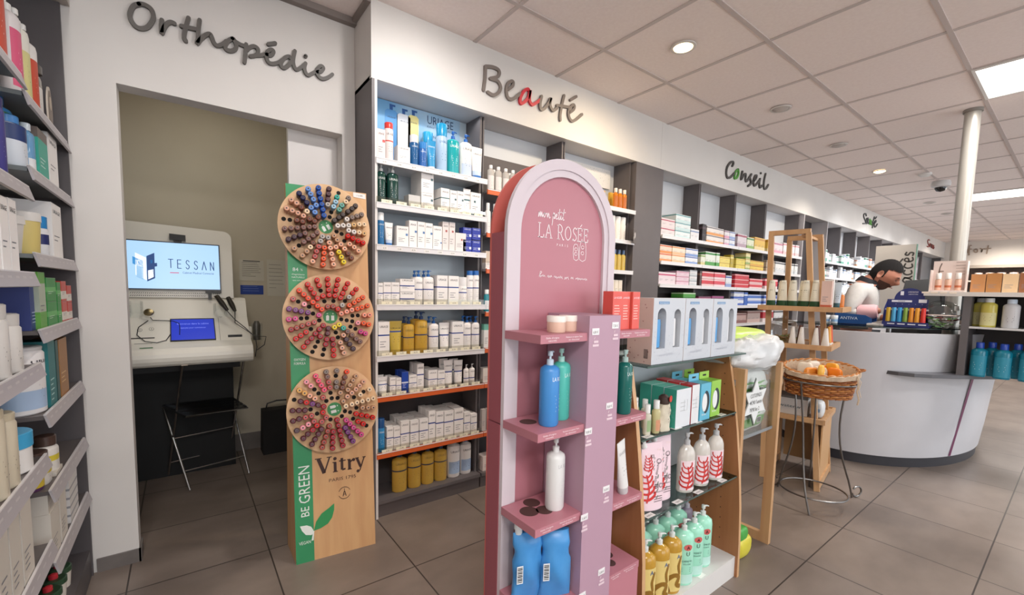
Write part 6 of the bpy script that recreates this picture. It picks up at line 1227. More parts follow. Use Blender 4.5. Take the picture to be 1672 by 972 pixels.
for i in range(3): clone(q('coral', coral), (1.025 + .044 * i, .835 + (.004 if i == 1 else 0), 1.0815), (-.06, .05, .1)[i], '%s of three tall coral red cartons on the right pink shelf' % ['left', 'middle', 'right'][i], 'carton')
wtb = q('wtube', lambda: p_tube(.05, .175, col='#dad9d8', cap='#b9b9bb', text='LA ROSÉE', tcol='#9a9a9e', capf=.13, lines=3))
o = clone(wtb, (1.095, .84, .5625), .2, 'white tube leaning to the left on third right pink shelf, in front', 'tube'); o.rotation_euler = (0, -.16, .2)
o = clone(wtb, (1.035, .86, .5625), .2, 'white tube half hidden behind the pink pillar, third right shelf', 'tube'); o.rotation_euler = (0, -.1, .2)
clone(q('bluetube', lambda: p_bottle(.05, .19, col='#3f86c9', cap='#d5dde4', text=None, neck=.5, capf=.12)), (1.025, .87, .3355), .2, 'blue bottle half hidden behind the pink pillar, lowest right shelf', 'bottle')
def pouch():
    b = MB(); m = noise_mat('blue_pouch', '#3a84c6', '#4a93d0', 9, .35); n = 26; rings = []
    for i in range(13):
        t_ = i / 12; z = .195 * t_
        rx = .046 * (1 - .10 * t_ - (.14 if .62 < t_ < .78 else 0)); ry = .030 * math.sin(PI * min(1, .25 + .72 * (1 - t_))) * (1 if t_ < .95 else .35) + .0015
        rings.append([(rx * math.cos(2 * PI * k / n) + .003 * math.sin(5 * t_ + k), ry * math.sin(2 * PI * k / n) + .004 * math.sin(9 * t_ + k * .7) * (t_ * (1 - t_) * 4), z) for k in range(n)])
    b.loft(rings, m); c = MB(); c.lathe([(.010, .192), (.010, .205), (.0125, .206), (.0125, .222), (.010, .224)], M('#d5d9dd', .35), 16, cx=-.028)
    l = MB(); 
    for i in range(9): l.box(-.040, -.026, -.032, -.0315, .07 + i * .005, .072 + i * .005 + .001 * (i % 2), BLACK)
    l.box(-.042, -.024, -.0314, -.031, .066, .116, M('#dfe3e6', .5))
    return ('refill_pouch', [('pouch', b.mesh('pouch')), ('spout_cap', c.mesh('spout_cap')), ('barcode', l.mesh('barcode'))])
clone(q('pouch', pouch), (.748, .888, .3305), -.3, 'blue refill pouch with white spout, left one behind, fourth pink shelf', 'pouch')
clone(q('pouch', pouch), (.818, .850, .3305), -.45, 'blue refill pouch in front, right one on the fourth pink shelf', 'pouch')

# ================================================================== WOODEN GONDOLA WITH GLASS SHELVES
GX0, GX1 = 1.180, 1.857
t = thing('gondola_shelf', 'low wooden two-sided gondola with curved sides and glass shelves', 'shelving unit', (1.52, 1.06, 0)); mv = Matrix.Translation((-1.52, -1.06, 0))
pf = [(.806, 0), (.808, .15), (.814, .30), (.826, .45), (.845, .62), (.868, .78), (.900, .948)]
def side(x0, x1):
    b = MB(); prof = pf + [(2.12 - y, z) for y, z in reversed(pf)]; n = len(prof)
    b.add([(x, y, z) for x in (x0, x1) for y, z in prof], [tuple(range(n)), tuple(reversed(range(n, 2 * n)))], BROWN)
    EDG = M('#c39a72', .45)
    for i in range(n): 
        j = (i + 1) % n; b.add([(x0, *prof[i]), (x0, *prof[j]), (x1, *prof[j]), (x1, *prof[i])], [(0, 1, 2, 3)], EDG)
    for zz in [.14 + .045 * k for k in range(18)]:
        for yy in (.885 + zz * .03, 1.0):
            xx_ = x0 - .0004 if x0 > 1.5 else x1 + .0004
            b.add([(xx_, yy + .0025 * math.cos(a), zz + .0025 * math.sin(a)) for a in [k * PI / 3 for k in range(6)]], [tuple(range(6))], BLACK)
    return b
put('side_panel', side(GX0, GX0 + .017).moved(mv), t); put('side_panel', side(GX1 - .017, GX1).moved(mv), t)
put('back_panel', MB().box(GX0 + .0175, GX1 - .0175, 1.054, 1.066, .09, .94, M('#b4babf', .4)).moved(mv), t)
put('base', MB().box(GX0 + .0175, GX1 - .0175, .818, 1.30, 0, .088, M('#d3d1cf', .45)).moved(mv), t)
for z, y0 in ((.948, .845), (.700, .853), (.430, .832)):
    s = put('glass_shelf', MB().box(GX0 + .0178, GX1 - .0178 + (.035 if z > .9 else 0), y0, 1.053 if z < .9 else 1.28, z, z + .006, GLASSD).moved(mv), t)
    put('edge', MB().box(GX0 + .0178, GX1 - .0178 + (.035 if z > .9 else 0), y0 - .0006, y0, z, z + .006, M('#3f5550', .2)).moved(mv), s)
    if z < .9:
        for i, x in enumerate((1.25, 1.42, 1.56, 1.74)):
            c = put('price_card', MB().box(x - .022, x + .022, y0 + .002, y0 + .024, z + .0062, z + .007, M('#dddcda', .5)).text('%d,90 €' % (4 + i * 3), lambda a, cc: (a, y0 + .012 + cc, z + .0073), x, -.004, .008, BLACK).moved(mv), s)
for i, x in enumerate((1.50, 1.60, 1.70)): 
    if i == 1: put('price_card', MB().box(x - .02, x + .02, .825, .842, .0882, .0888, M('#ece9e6', .5)).moved(mv), t)
bk_ = MB()
for x in (GX0 + .02, GX1 - .03):
    for z in (.695, .425): bk_.lathe([(.006, z - .004), (.006, z + .0)], BLACK, 10, x + .005, .86)
put('shelf_pins', bk_.moved(mv), t)
# three gift boxes with arched windows on the top glass
def gift():
    w, h, d = .186, .222, .10; b = MB(); m = M('#bfc3ca', .4); sm = M('#c4aca2', .5)
    fn = front(-.0005)
    # front with two arched windows: build the front as strips around the openings
    wins = [(-.044, .024), (.048, .020)]
    zb, zs = .052, .165
    xs = [-w / 2]; 
    for cx, r in wins: xs += [cx - r, cx + r]
    xs += [w / 2]
    for a, c in zip(xs[0::2], xs[1::2]): b.add([(a, 0, 0), (c, 0, 0), (c, 0, h), (a, 0, h)], [(0, 1, 2, 3)], m)
    for cx, r in wins:
        b.add([(cx - r, 0, 0), (cx + r, 0, 0), (cx + r, 0, zb), (cx - r, 0, zb)], [(0, 1, 2, 3)], m)
        n = 12; ar = [(cx - r * math.cos(PI * k / n), 0, zs + r * math.sin(PI * k / n)) for k in range(n + 1)]; tp = [(cx - r + 2 * r * k / n, 0, h) for k in range(n + 1)]
        b.add(ar + tp, [(k, k + 1, n + 2 + k, n + 1 + k) for k in range(n)], m)
        for k in range(n): b.add([ar[k], ar[k + 1], (ar[k + 1][0], .03, ar[k + 1][2]), (ar[k][0], .03, ar[k][2])], [(0, 1, 2, 3)], m)
        b.add([(cx - r, .03, zb), (cx + r, .03, zb), (cx + r, .03, zs + r), (cx - r, .03, zs + r)], [(0, 1, 2, 3)], M('#4d5866', .5))
        for sx in (-1, 1): b.add([(cx + sx * r, 0, zb), (cx + sx * r, .03, zb), (cx + sx * r, .03, zs), (cx + sx * r, 0, zs)], [(0, 1, 2, 3)], m)
        b.add([(cx - r, 0, zb), (cx + r, 0, zb), (cx + r, .03, zb), (cx - r, .03, zb)], [(0, 1, 2, 3)], m)
    b.add([(-w / 2, 0, 0), (-w / 2, d, 0), (-w / 2, d, h), (-w / 2, 0, h)], [(0, 1, 2, 3)], sm); b.add([(w / 2, 0, 0), (w / 2, d, 0), (w / 2, d, h), (w / 2, 0, h)], [(0, 1, 2, 3)], sm)
    b.add([(-w / 2, 0, h), (w / 2, 0, h), (w / 2, d, h), (-w / 2, d, h)], [(0, 1, 2, 3)], m); b.add([(-w / 2, d, 0), (w / 2, d, 0), (w / 2, d, h), (-w / 2, d, h)], [(0, 1, 2, 3)], m); b.add([(-w / 2, 0, 0), (w / 2, 0, 0), (w / 2, d, 0), (-w / 2, d, 0)], [(0, 1, 2, 3)], m)
    pr = MB(); R_ = random.Random(4); DT = M('#8f93a8', .5)
    for _ in range(70):
        x = R_.uniform(-w / 2 + .004, w / 2 - .006); z = R_.uniform(.006, h - .008)
        if any(abs(x - cx) < r + .004 and zb - .005 < z < zs + r + .004 for cx, r in wins) or z > h - .02: continue
        pr.add([(x, -.0005, z), (x + .0028, -.0005, z + .001), (x + .0014, -.0005, z + .0032)], [(0, 1, 2)], DT)
    for _ in range(26):
        y = R_.uniform(.006, d - .006); z = R_.uniform(.006, h - .008)
        pr.add([(-w / 2 - .0005, y, z + .003), (-w / 2 - .0005, y + .005, z + .003), (-w / 2 - .0005, y + .0025, z - .002)], [(0, 1, 2)], M('#8a5f5c', .5))
    for k in range(8): pr.box(-w / 2 - .0008, -w / 2 - .0004, .014, .030, .02 + k * .004, .0218 + k * .004, BLACK)
    pr.text('mon petit LA ROSÉE', fn, -.01, .026, .009, M('#b3b7c2', .5), width=.08)
    pr.box(-.065, -.005, -.0008, -.0003, h - .020, h - .011, M('#6f93b9', .5)); pr.text('Rituel Hydratant', front(-.0012), -.035, h - .018, .004, M('#dfe8f0', .5), width=.05)
    tb1 = MB(); tb1.lathe([(.016, .055), (.017, .06), (.017, .135), (.0155, .150)], M('#4f97cf', .4), 16, cx=-.046, cy=.018, sy=.6)
    tb2 = MB(); tb2.lathe([(.012, .055), (.013, .06), (.012, .145), (.010, .152)], M('#dcdcde', .4), 16, cx=.048, cy=.017, sy=.6)
    return ('gift_box', [('box', b.mesh('box')), ('print', pr.mesh('print')), ('blue_tube', tb1.mesh('blue_tube')), ('white_tube', tb2.mesh('white_tube'))])
for i in range(3): clone(q('gift', gift), (1.326 + .1885 * i, .856, .9545), 0, '%s of three dotted white gift boxes with arched windows on top glass' % ['left', 'middle', 'right'][i], 'gift box')
# second glass: little bottles, pouch, cartons
sb = q('tinybottle', lambda: p_bottle(.036, .115, mat=M('#e6dca8', .05, 0, 'juice'), cap='#d9dad9', label=(.08, .42, '#c98f6e'), text=None, neck=.5, capf=.25, lines=2))
sb2 = q('tinybottle2', lambda: p_bottle(.034, .105, mat=M('#efead8', .05, 0, 'juice'), cap='#dcdcda', label=(.12, .5, '#8fa87c'), text=None, neck=.5, capf=.28, lines=2))
for i, (x, y) in enumerate([(1.225, .905), (1.268, .885), (1.312, .880), (1.235, .965), (1.280, .945), (1.324, .935), (1.25, 1.015), (1.30, 1.0)]):
    clone(sb if i % 2 == 0 else sb2, (x, y, .7062), .3, '%s glass bottle with pale cap, %s of the cluster on middle glass shelf' % (['amber labelled', 'green labelled'][i % 2], ORD[i]), 'bottle', 'little glass bottles on the gondola')
b = MB(); n = 20; rings = []
for i in range(9):
    t_ = i / 8; rings.append([((.033 - .008 * (t_ > .85)) * math.cos(2 * PI * k / n) + .003 * math.sin(k * 2 + i), .022 * math.sin(2 * PI * k / n) + .002 * math.cos(k + i * 2), .095 * t_) for k in range(n)])
b.loft(rings, noise_mat('pouch_cloth', '#c9c0ad', '#d4ccba', 30, .9))
b.lathe([(.016, .090), (.020, .10), (.018, .12), (.008, .128)], M('#3b2a26', .5), 14); 
tp = thing('cloth_pouch', 'beige printed cloth pouch with red tag beside the green cartons', 'pouch', (1.362, .885, .7062), .2)
put('bag', b, tp); put('tag', MB().lathe([(.012, 0), (.012, .002)], M('#c23a2c', .4), 18).moved(Matrix.Translation((.004, -.022, .115)) @ Matrix.Rotation(PI / 2, 4, 'X')), tp)
pr = MB(); R_ = random.Random(8)
for _ in range(22):
    x = R_.uniform(-.02, .02); z = R_.uniform(.03, .085); pr.add([(x, -.0262, z), (x + .004, -.0262, z + .001), (x + .002, -.0262, z + .005)], [(0, 1, 2)], M('#4a4640', .6))
put('print', pr, tp)
def cbox(side_c, front_c, top_c, w=.075, h=.142, d=.05):
    b = MB(); b.add([(-w / 2, 0, 0), (w / 2, 0, 0), (w / 2, 0, h), (-w / 2, 0, h)], [(0, 1, 2, 3)], M(front_c, .4)); b.add([(w / 2, 0, 0), (w / 2, d, 0), (w / 2, d, h), (w / 2, 0, h), ], [(0, 1, 2, 3)], M(front_c, .4))
    b.add([(-w / 2, 0, 0), (-w / 2, d, 0), (-w / 2, d, h), (-w / 2, 0, h)], [(0, 3, 2, 1)], M(side_c, .4)); b.add([(-w / 2, 0, h), (w / 2, 0, h), (w / 2, d, h), (-w / 2, d, h)], [(0, 1, 2, 3)], M(top_c, .4))
    b.add([(-w / 2, d, 0), (w / 2, d, 0), (w / 2, d, h), (-w / 2, d, h)], [(3, 2, 1, 0)], M(side_c, .4)); b.add([(-w / 2, 0, 0), (w / 2, 0, 0), (w / 2, d, 0), (-w / 2, d, 0)], [(3, 2, 1, 0)], M(side_c, .4))
    p = M('#b9bcc0', .5)
    for z in (.09, .075, .06): b.add([(-.02, -.0004, z), (.012, -.0004, z), (.012, -.0004, z + .003), (-.02, -.0004, z + .003)], [(0, 1, 2, 3)], p)
    b.stroke([(.005, .06), (.005, .1), (.025, .1), (.025, .06), (.005, .06)], lambda u, v, dd: (u, -.0002 - dd, v), .0008, p, .0004, 1)
    return ('carton', [('carton', b.mesh('carton'))])
gb = q('greenside', lambda: cbox('#3a9a88', '#d6dadf', '#5aab9c', .095)); rb = q('redtop', lambda: cbox('#b93a3a', '#d9dadd', '#b23238', .05, .148))
for i in range(3):
    clone(gb, (1.452 + .0 * i, .862 + .053 * i, .7062), 0, 'white carton with green side and top, %s row, middle glass shelf' % ['front', 'second', 'rear'][i], 'carton')
    clone(rb, (1.532, .862 + .053 * i, .7062), 0, 'narrow white carton with red top, %s row, middle glass shelf' % ['front', 'second', 'rear'][i], 'carton')
def window_box(c1, c2):
    w, h, d = .072, .145, .055; b = MB(); b.box(-w / 2, w / 2, 0, d, 0, h, M(c1, .4)); b.box(-w / 2, w / 2, d - .002, d, h, h + .028, M(c2, .4))
    b.prism([(-.012, h + .010), (.012, h + .010), (.012, h + .017), (-.012, h + .017)], lambda u, v, dd: (u, d - .0022 - dd, v), 0, .0006, BLACK)
    b.prism([(.002 + .026 * math.cos(a) * (1 if math.cos(a) > 0 else .6), .07 + .045 * math.sin(a)) for a in [k * PI / 12 for k in range(24)]], lambda u, v, dd: (u, -dd, v), .0003, .0008, M('#1d3038', .3))
    b.prism([(-.008 + .018 * math.cos(a), .07 + .036 * math.sin(a)) for a in [k * PI / 12 for k in range(24)]], lambda u, v, dd: (u, -dd, v), .0009, .0014, M('#dfe2e2', .4))
    b.text('Brosse', front(-.0018), -.01, .02, .008, M('#eef2ee', .5))
    return ('brush_box', [('carton', b.mesh('carton'))])
clone(q('wb1', lambda: window_box('#5fb0cc', '#6fb8d2')), (1.610, .865, .7062), 0, 'light blue carton with curved dark window and hang tab', 'carton'); clone(q('wb1', None), (1.598, .93, .7062), 0, 'light blue windowed carton in the second row', 'carton')
clone(q('wb2', lambda: window_box('#8fc24a', '#a0cc58')), (1.700, .872, .7062), 0, 'lime green carton with curved dark window and hang tab', 'carton'); clone(q('wb2', None), (1.695, .935, .7062), 0, 'lime green windowed carton in the second row', 'carton')
# lower glass: refill pouches and clear gel bottles with red leaves
LEAF = M('#c62f2c', .45); LW = M('#e6d3d6', .45)
def leaves(b, fn, cx, cz, s, seed=1):
    b.stroke([(cx, cz), (cx + s * .12, cz + s * .5), (cx + s * .02, cz + s * 1.1)], fn, s * .030, LEAF, .0005, 3)
    for k in range(5):
        zz = cz + s * (.10 + .23 * k); q_ = 1 - .10 * k
        for sg in (-1, 1):
            r_ = s * (.055 if sg > 0 else .042) * q_
            b.stroke([(cx + s * .04, zz), (cx + sg * s * .20 * q_, zz + s * .04), (cx + sg * s * .38 * q_, zz + s * .16), (cx + sg * s * .40 * q_, zz + s * .27)], fn, r_, LEAF, .0006 + .0001 * k, 3)
    for k in range(4): b.stroke([(cx + s * (.45 + .04 * k), cz + s * (.1 + .28 * k)), (cx + s * (.55 + .02 * k), cz + s * (.22 + .28 * k))], fn, s * .022, M('#7a8a7c', .5), .0005)
def rpouch():
    b = MB(); n = 24; rings = []; m = M('#e6cdd6', .35)
    for i in range(11):
        t_ = i / 10; z = .235 * t_; rx = .052 * (1 - .15 * t_ * t_); ry = .024 * (1 - t_) + .0015
        rings.append([(rx * math.cos(2 * PI * k / n), ry * math.sin(2 * PI * k / n), z) for k in range(n)])
    b.loft(rings, m)
    fn = lambda u, v, d=0: (u, -(.024 * (1 - v / .235) + .002) * (1 - (u / .06) ** 2 * .35) - d, v)
    p = MB(); leaves(p, fn, -.030, .03, .085); leaves(p, fn, -.020, .135, .045); F2 = lambda u, v: fn(u, v, .0012)
    p.text('Gel douche', F2, .018, .13, .010, BLACK, width=.07, rot=1.3); p.text('BIO', F2, .022, .075, .017, BLACK); p.text('eco', F2, .030, .205, .012, M('#f0dada', .5)) 
    p.text('KI', F2, -.004, .182, .013, BLACK); p.text('Lait d\'amande', F2, .018, .060, .006, BLACK, width=.045)
    p.stroke([(.026 + .010 * math.cos(k * PI / 5), .168 + .008 * math.sin(k * PI / 5)) for k in range(11)], fn, .0007, BLACK, .0008, 2)
    for i in range(3): p.add([F2(-.002, .045 - i * .008), F2(.036, .045 - i * .008), F2(.036, .0475 - i * .008), F2(-.002, .0475 - i * .008)], [(0, 1, 2, 3)], M('#6a5a5e', .5))
    s = MB(); s.tube([(-.036, 0, .222), (-.044, 0, .246)], [.011, .010], M('#dcdcdc', .35), 14)
    return ('refill_pouch', [('pouch', b.mesh('pouch')), ('print', p.mesh('print')), ('spout', s.mesh('spout'))])
clone(q('rp', rpouch), (1.300, .880, .4365), -.25, 'pink refill pouch with red leaf print and white spout, left one', 'pouch')
o = clone(q('rp', rpouch), (1.392, .905, .4365), -.2, 'pink refill pouch with red leaf print, half hidden second one', 'pouch')
def redcorner():
    b = MB(); b.prism([(-.05, .20), (.052, .235), (.05, .262), (-.045, .262)], lambda u, v, d: (u, d, v), -.004, .0, M('#c0263a', .4)); b.text('eco', front(-.0046), .018, .243, .013, M('#f4e4e6', .5)); return ('shelf_flag', [('card', b.mesh('card'))])
clone(q('rc', redcorner), (1.405, .95, .4365), 0, 'red card marked eco standing behind the pink refill pouches', 'card')
def gelbottle():
    w, h = .072, .225
    b = MB(); r = w / 2; b.lathe([(r * .93, 0), (r, .006), (r, .135), (r * .95, .150), (r * .75, .168), (r * .45, .178), (.014, .182)], M('#f8f3ec', .05, 0, 'juice'), 24, sy=.72)
    fn0 = around(r * 1.005, r * .725)
    b.loft([[(r * 1.003 * math.sin(a), -r * .725 * math.cos(a), z) for a in [(-1 + 2 * k / 12) * 1.1 for k in range(13)]] for z in (.010, .125)], M('#e6d2d8', .45), True, False, False)
    p = MB(); fn = lambda u, v, d=0: (lambda a: (a[0], a[1] - d - .0006, a[2]))(fn0(u, v)); leaves(p, fn, -.012, .014, .080)
    p.text('Gel douche', lambda u, v: fn(u, v, .001), .018, .070, .007, BLACK, width=.06, rot=PI / 2); p.text('BIO', lambda u, v: fn(u, v, .001), .018, .022, .010, BLACK)
    q_ = MB(); _pump(q_, .182, .019, '#b4b5b7')
    return ('pump_bottle', [('body', b.mesh('body')), ('print', p.mesh('print')), ('pump', q_.mesh('pump'))])
for i, (x, y) in enumerate([(1.530, .885), (1.635, .882), (1.738, .880)]): clone(q('gel', gelbottle), (x, y, .4365), -.35, '%s of three clear gel bottles with red leaf labels on lower glass' % ['left', 'middle', 'right'][i], 'bottle')
clone(q('sidebot', lambda: p_bottle(.05, .16, mat=M('#8f8a96', .12), cap='#d5d3d3', text=None, band=(.25, .5, '#c9b24a'), neck=.4)), (1.228, .885, .4365), .2, 'grey bottle with yellow stripe at the left end of lower glass', 'bottle')
# base: golden and mint shower bottles
def shower(c, lab, tx_, waves):
    def f():
        w, h = .078, .245; b = MB(); r = w / 2; b.lathe([(r * .93, 0), (r, .008), (r, .175), (r * .93, .192), (r * .55, .204), (.012, .208)], M(c, .12), 26, sy=.78)
        fn0 = around(r * 1.004, r * .785); fn = lambda u, v, d=0: (lambda a: (a[0], a[1] - d - .0006, a[2]))(fn0(u, v)); p = MB()
        if waves:
            p.loft([[fn(u, z) for u in [(-1 + 2 * k / 12) * r * 1.1 for k in range(13)]] for z in (.012, .160)], M('#d9c27a', .45), True, False, False)
            p.stroke([(-.02, .015), (-.028, .05), (.0, .075), (.022, .065), (.012, .04), (.028, .03)], lambda u, v, d=0: fn(u, v, .0006 + d), .008, M('#8a6420', .4), .0006, 4); p.stroke([(.030, .14), (.018, .11), (.024, .08)], lambda u, v, d=0: fn(u, v, .0006 + d), .006, M('#8a6420', .4), .0006, 4)
            p.text('A', lambda u, v: fn(u, v, .0014), .016, .138, .016, M('#2f5f9c', .5))
        else:
            p.prism([(.004 + .017 * math.cos(k * PI / 10), .152 + .012 * math.sin(k * PI / 10)) for k in range(20)], lambda u, v, d=0: fn(u, v, d), .0, .0006, M('#c9605c', .5))
            p.text('A', lambda u, v: fn(u, v, .0012), .004, .145, .014, BLACK); p.text('U', lambda u, v: fn(u, v, .0008), .004, .120, .016, BLACK)
            p.text('CRÈME DE', lambda u, v: fn(u, v, .0008), .002, .095, .007, M('#3d5f58', .5), width=.04); p.text('DOUCHE', lambda u, v: fn(u, v, .0008), .002, .084, .006, M('#3d5f58', .5), width=.03)
            for i in range(3): p.add([fn(-.018, .07 - i * .007), fn(.018, .07 - i * .007), fn(.018, .072 - i * .007), fn(-.018, .072 - i * .007)], [(0, 1, 2, 3)], M('#5f8a80', .5))
            p.loft([[fn(u, z) for u in [(-1 + 2 * k / 12) * r * 1.0 for k in range(13)]] for z in (.010, .045)], M('#b9e0d6', .45), True, False, False)
        q_ = MB(); _pump(q_, .208, .017, '#d3d8d6')
        return ('pump_bottle', [('body', b.mesh('body')), ('print', p.mesh('print')), ('pump', q_.mesh('pump'))])
    return f
gold = q('gold', shower('#b48a30', '', '', True)); mint = q('mint', shower('#9fdcc4', '', '', False))
for i, (x, y) in enumerate([(1.262, .862), (1.343, .860), (1.424, .862)]): clone(gold, (x, y, .0885), -.55, '%s golden shower gel bottle with wavy yellow label, gondola base' % ['left', 'middle', 'right'][i], 'bottle')
for i, (x, y) in enumerate([(1.506, .862), (1.588, .868), (1.672, .880)]): clone(mint, (x, y, .0885), -.55, '%s mint green shower bottle in the front row, gondola base' % ['left', 'middle', 'right'][i], 'bottle')
for i, (x, y) in enumerate([(1.36, .945), (1.45, .95), (1.54, .955), (1.63, .965)]): clone(mint, (x, y, .0885), -.55, 'mint green shower bottle in the rear row, %s from left, gondola base' % ORD[i], 'bottle')
clone(q('lilac', lambda: p_pump(.06, .235, col='#8f8496', cap='#b9b4c0', text=None, lines=2)), (1.715, .975, .0885), 0, 'grey lilac pump bottle behind the mint green ones', 'bottle')
clone(gold, (1.27, .945, .0885), -.5, 'golden shower gel bottle in the rear row, left end of gondola base', 'bottle')

# ================================================================== COTTON STAND
t = thing('cotton_stand', 'wooden stand with clear bin full of green cotton packs beside the gondola', 'stand', (2.05, 1.02, 0)); mv = Matrix.Translation((-2.05, -1.02, 0))
def wframe(x, ztop, w=.036):
    b = MB()
    b.box(x, x + .024, .838, .838 + w, 0, ztop, WOODF); b.box(x, x + .024, 1.18, 1.18 + w, 0, ztop, WOODF); b.box(x, x + .024, .838 + w, 1.18, .0, .045, WOODF); b.box(x, x + .024, .838 + w, 1.18, ztop - .05, ztop, WOODF)
    return b
put('wood_frame', wframe(1.862, .885).moved(mv), t); put('wood_frame', wframe(2.215, .885, .04).moved(mv), t)
bn = MB()
bn.box(1.888, 2.213, .858, 1.16, .575, .583, CLEARP); bn.box(1.888, 2.213, .858, .861, .583, .872, CLEARP); bn.box(1.888, 1.891, .861, 1.16, .583, .872, CLEARP); bn.box(2.210, 2.213, .861, 1.16, .583, .872, CLEARP); bn.box(1.888, 2.213, 1.157, 1.16, .583, .872, CLEARP)
bn.box(1.887, 2.214, .856, .858, .568, .582, M('#7f8488', .3))
put('clear_bin', bn.moved(mv), t)
from mathutils import noise as _mn
def pad_mesh(w, d, h, seed, m, amp=.008, fine=1.0, inflate=0):
    """soft crumpled pack: a rounded box with folds"""
    b = MB(); rings = []; K = 18; n = 52
    for i in range(K + 1):
        t_ = i / K; s = math.sin(PI * t_) ** .32 if 0 < t_ < 1 else .10; z = -h / 2 * math.cos(PI * t_); r = []
        for k in range(n):
            a = 2 * PI * k / n; e = .5; cx = math.copysign(abs(math.cos(a)) ** e, math.cos(a)); sy = math.copysign(abs(math.sin(a)) ** e, math.sin(a))
            p = Vector((w / 2 * cx * s, d / 2 * sy * s, z)); q_ = p.normalized() if p.length > 1e-6 else Vector((0, 0, 1))
            v = _mn.noise(p * 14 + Vector((seed, 0, 0))) + .7 * abs(_mn.noise(p * 34 + Vector((0, seed, 0)))) * fine
            p = p + q_ * (v * amp + inflate); r.append((p.x, p.y, p.z + h / 2))
        rings.append(r)
    return b.loft(rings, m)
COT = M('#efefec', .6); GRP = M('#5fae3c', .35); LIM = M('#b9d45e', .35)
def cpack(seed, wrap):
    def f():
        b = pad_mesh(.29, .080, .13, seed, COT, .005); g = pad_mesh(.296, .088, .088, seed, wrap, .004); l = pad_mesh(.300, .0905, .03, seed + 1, M('#eef0ea', .4), .004)
        g = g.moved(Matrix.Translation((-.004, 0, .010))); l = l.moved(Matrix.Translation((.004, 0, .052)))
        f_ = MB(); 
        for i in range(7): f_.box(.02 + i * .005, .023 + i * .005, -.0505, -.0495, .036, .056, BLACK)
        f_.box(.016, .058, -.0500, -.0492, .033, .059, M('#dfe3dc', .5)); f_.text('0', front(-.0505), -.02, .04, .014, BLACK)
        return ('cotton_pack', [('cotton', b.mesh('cotton')), ('wrapper', g.mesh('wrapper')), ('white_band', l.mesh('white_band')), ('print', f_.mesh('print'))])
    return f
cp = q('cp', cpack(3, GRP)); cp2 = q('cp2', cpack(5, LIM))
for i in range(2):
    for j in range(3):
        clone(cp, (2.05, .915 + .095 * j, .585 + .138 * i), 0, 'green and white cotton pack in the clear bin, %s row, %s layer' % (['front', 'middle', 'rear'][j], ['lower', 'upper'][i]), 'cotton pack', 'cotton packs in the clear bin')
t2 = thing('cotton_bag', 'big plastic bag of white cotton with lime green label lying on the bin', 'bag', (2.055, .965, .870))
big = pad_mesh(.40, .23, .145, 9, M('#f0f0f0', .6), .018); put('cotton', big, t2)
put('plastic_wrap', pad_mesh(.41, .24, .150, 9, FILM, .024, 2.2).moved(Matrix.Translation((0, 0, -.002))), t2)
put('label', pad_mesh(.36, .2, .085, 11, LIM, .010).moved(Matrix.Translation((-.03, .010, .088))), t2)
t3 = thing('price_star', 'white six-pointed cardboard star with handwritten cotton prices', 'price sign', (1.995, .846, .728))
st = [((.093 if k % 2 == 0 else .052) * math.sin(PI * k / 6) * 1.22, (.100 if k % 2 == 0 else .055) * math.cos(PI * k / 6)) for k in range(12)]
put('card', MB().prism(st, lambda u, v, d: (u, d, v), -.001, .003, M('#d9dcdc', .5)).prism([(a * 1.07, c * 1.07) for a, c in st], lambda u, v, d: (u, d, v), .0035, .006, M('#4a5450', .5)), t3)
sp = MB(); Fs = front(-.0016)
sp.text('COTOPADS', Fs, 0, .022, .018, BLACK, width=.105); sp.text('4€90 l\'unité', Fs, .0, -.008, .018, BLACK, width=.115); sp.text('7€90 les 2', Fs, -.008, -.040, .018, BLACK, width=.09)
put('handwriting', sp, t3)
tf = thing('toy', 'small green and yellow plastic object lying on the floor behind the gondola corner', 'toy', (2.02, .885, 0))
put('yellow_part', pad_mesh(.14, .07, .09, 4, M('#c9bf3a', .35), .004), tf); put('green_part', pad_mesh(.09, .06, .06, 6, M('#3f9a3f', .35), .004).moved(Matrix.Translation((-.01, 0, .078))), tf)

# ================================================================== WOODEN A-FRAME RACK
AO = Vector((3.095, .92, 0)); AU = Vector((.985, .17, 0)); AV = Vector((-.17, .985, 0))
AF = lambda a, b_, z: tuple(AU * a + AV * b_ + Vector((0, 0, z)))
t = thing('a_frame_rack', 'open beech wood A-frame rack with trays of small products', 'display rack', tuple(AO))
def leg(a0, b0, a1, b1, z1): put('leg', MB().bar(AF(a0, b0, 0), AF(a1, b1, z1), .030, .026, WOODF, up=tuple(AU)), t)
leg(0, 0, .12, .166, 1.60); leg(0, .3, .12, .373, 1.60); leg(.43, 0, .30, .128, 1.585); leg(.43, .3, .30, .301, 1.585)
put('top_bar', MB().bar(AF(.12, .155, 1.61), AF(.12, .387, 1.61), .03, .03, WOODF), t); put('top_bar', MB().bar(AF(.30, .115, 1.59), AF(.30, .313, 1.59), .03, .03, WOODF), t)
put('ridge_bar', MB().bar(AF(.12, .19, 1.585), AF(.30, .15, 1.57), .03, .015, WOODF), t); 
def tray(z, a0, a1, b0, b1, dp=.03):
    s = put('tray', MB().hexa([AF(a0, b0, z), AF(a1, b0, z), AF(a1, b1, z), AF(a0, b1, z)], [AF(a0, b0, z + .012), AF(a1, b0, z + .012), AF(a1, b1, z + .012), AF(a0, b1, z + .012)], WOODF), t)
    e = MB()
    for p_, q_ in (((a0, b0), (a1, b0)), ((a1, b0), (a1, b1)), ((a1, b1), (a0, b1)), ((a0, b1), (a0, b0))): e.bar(AF(p_[0], p_[1], z + .006), AF(q_[0], q_[1], z + .006), .016, dp, WOODF)
    put('rim', e, s)
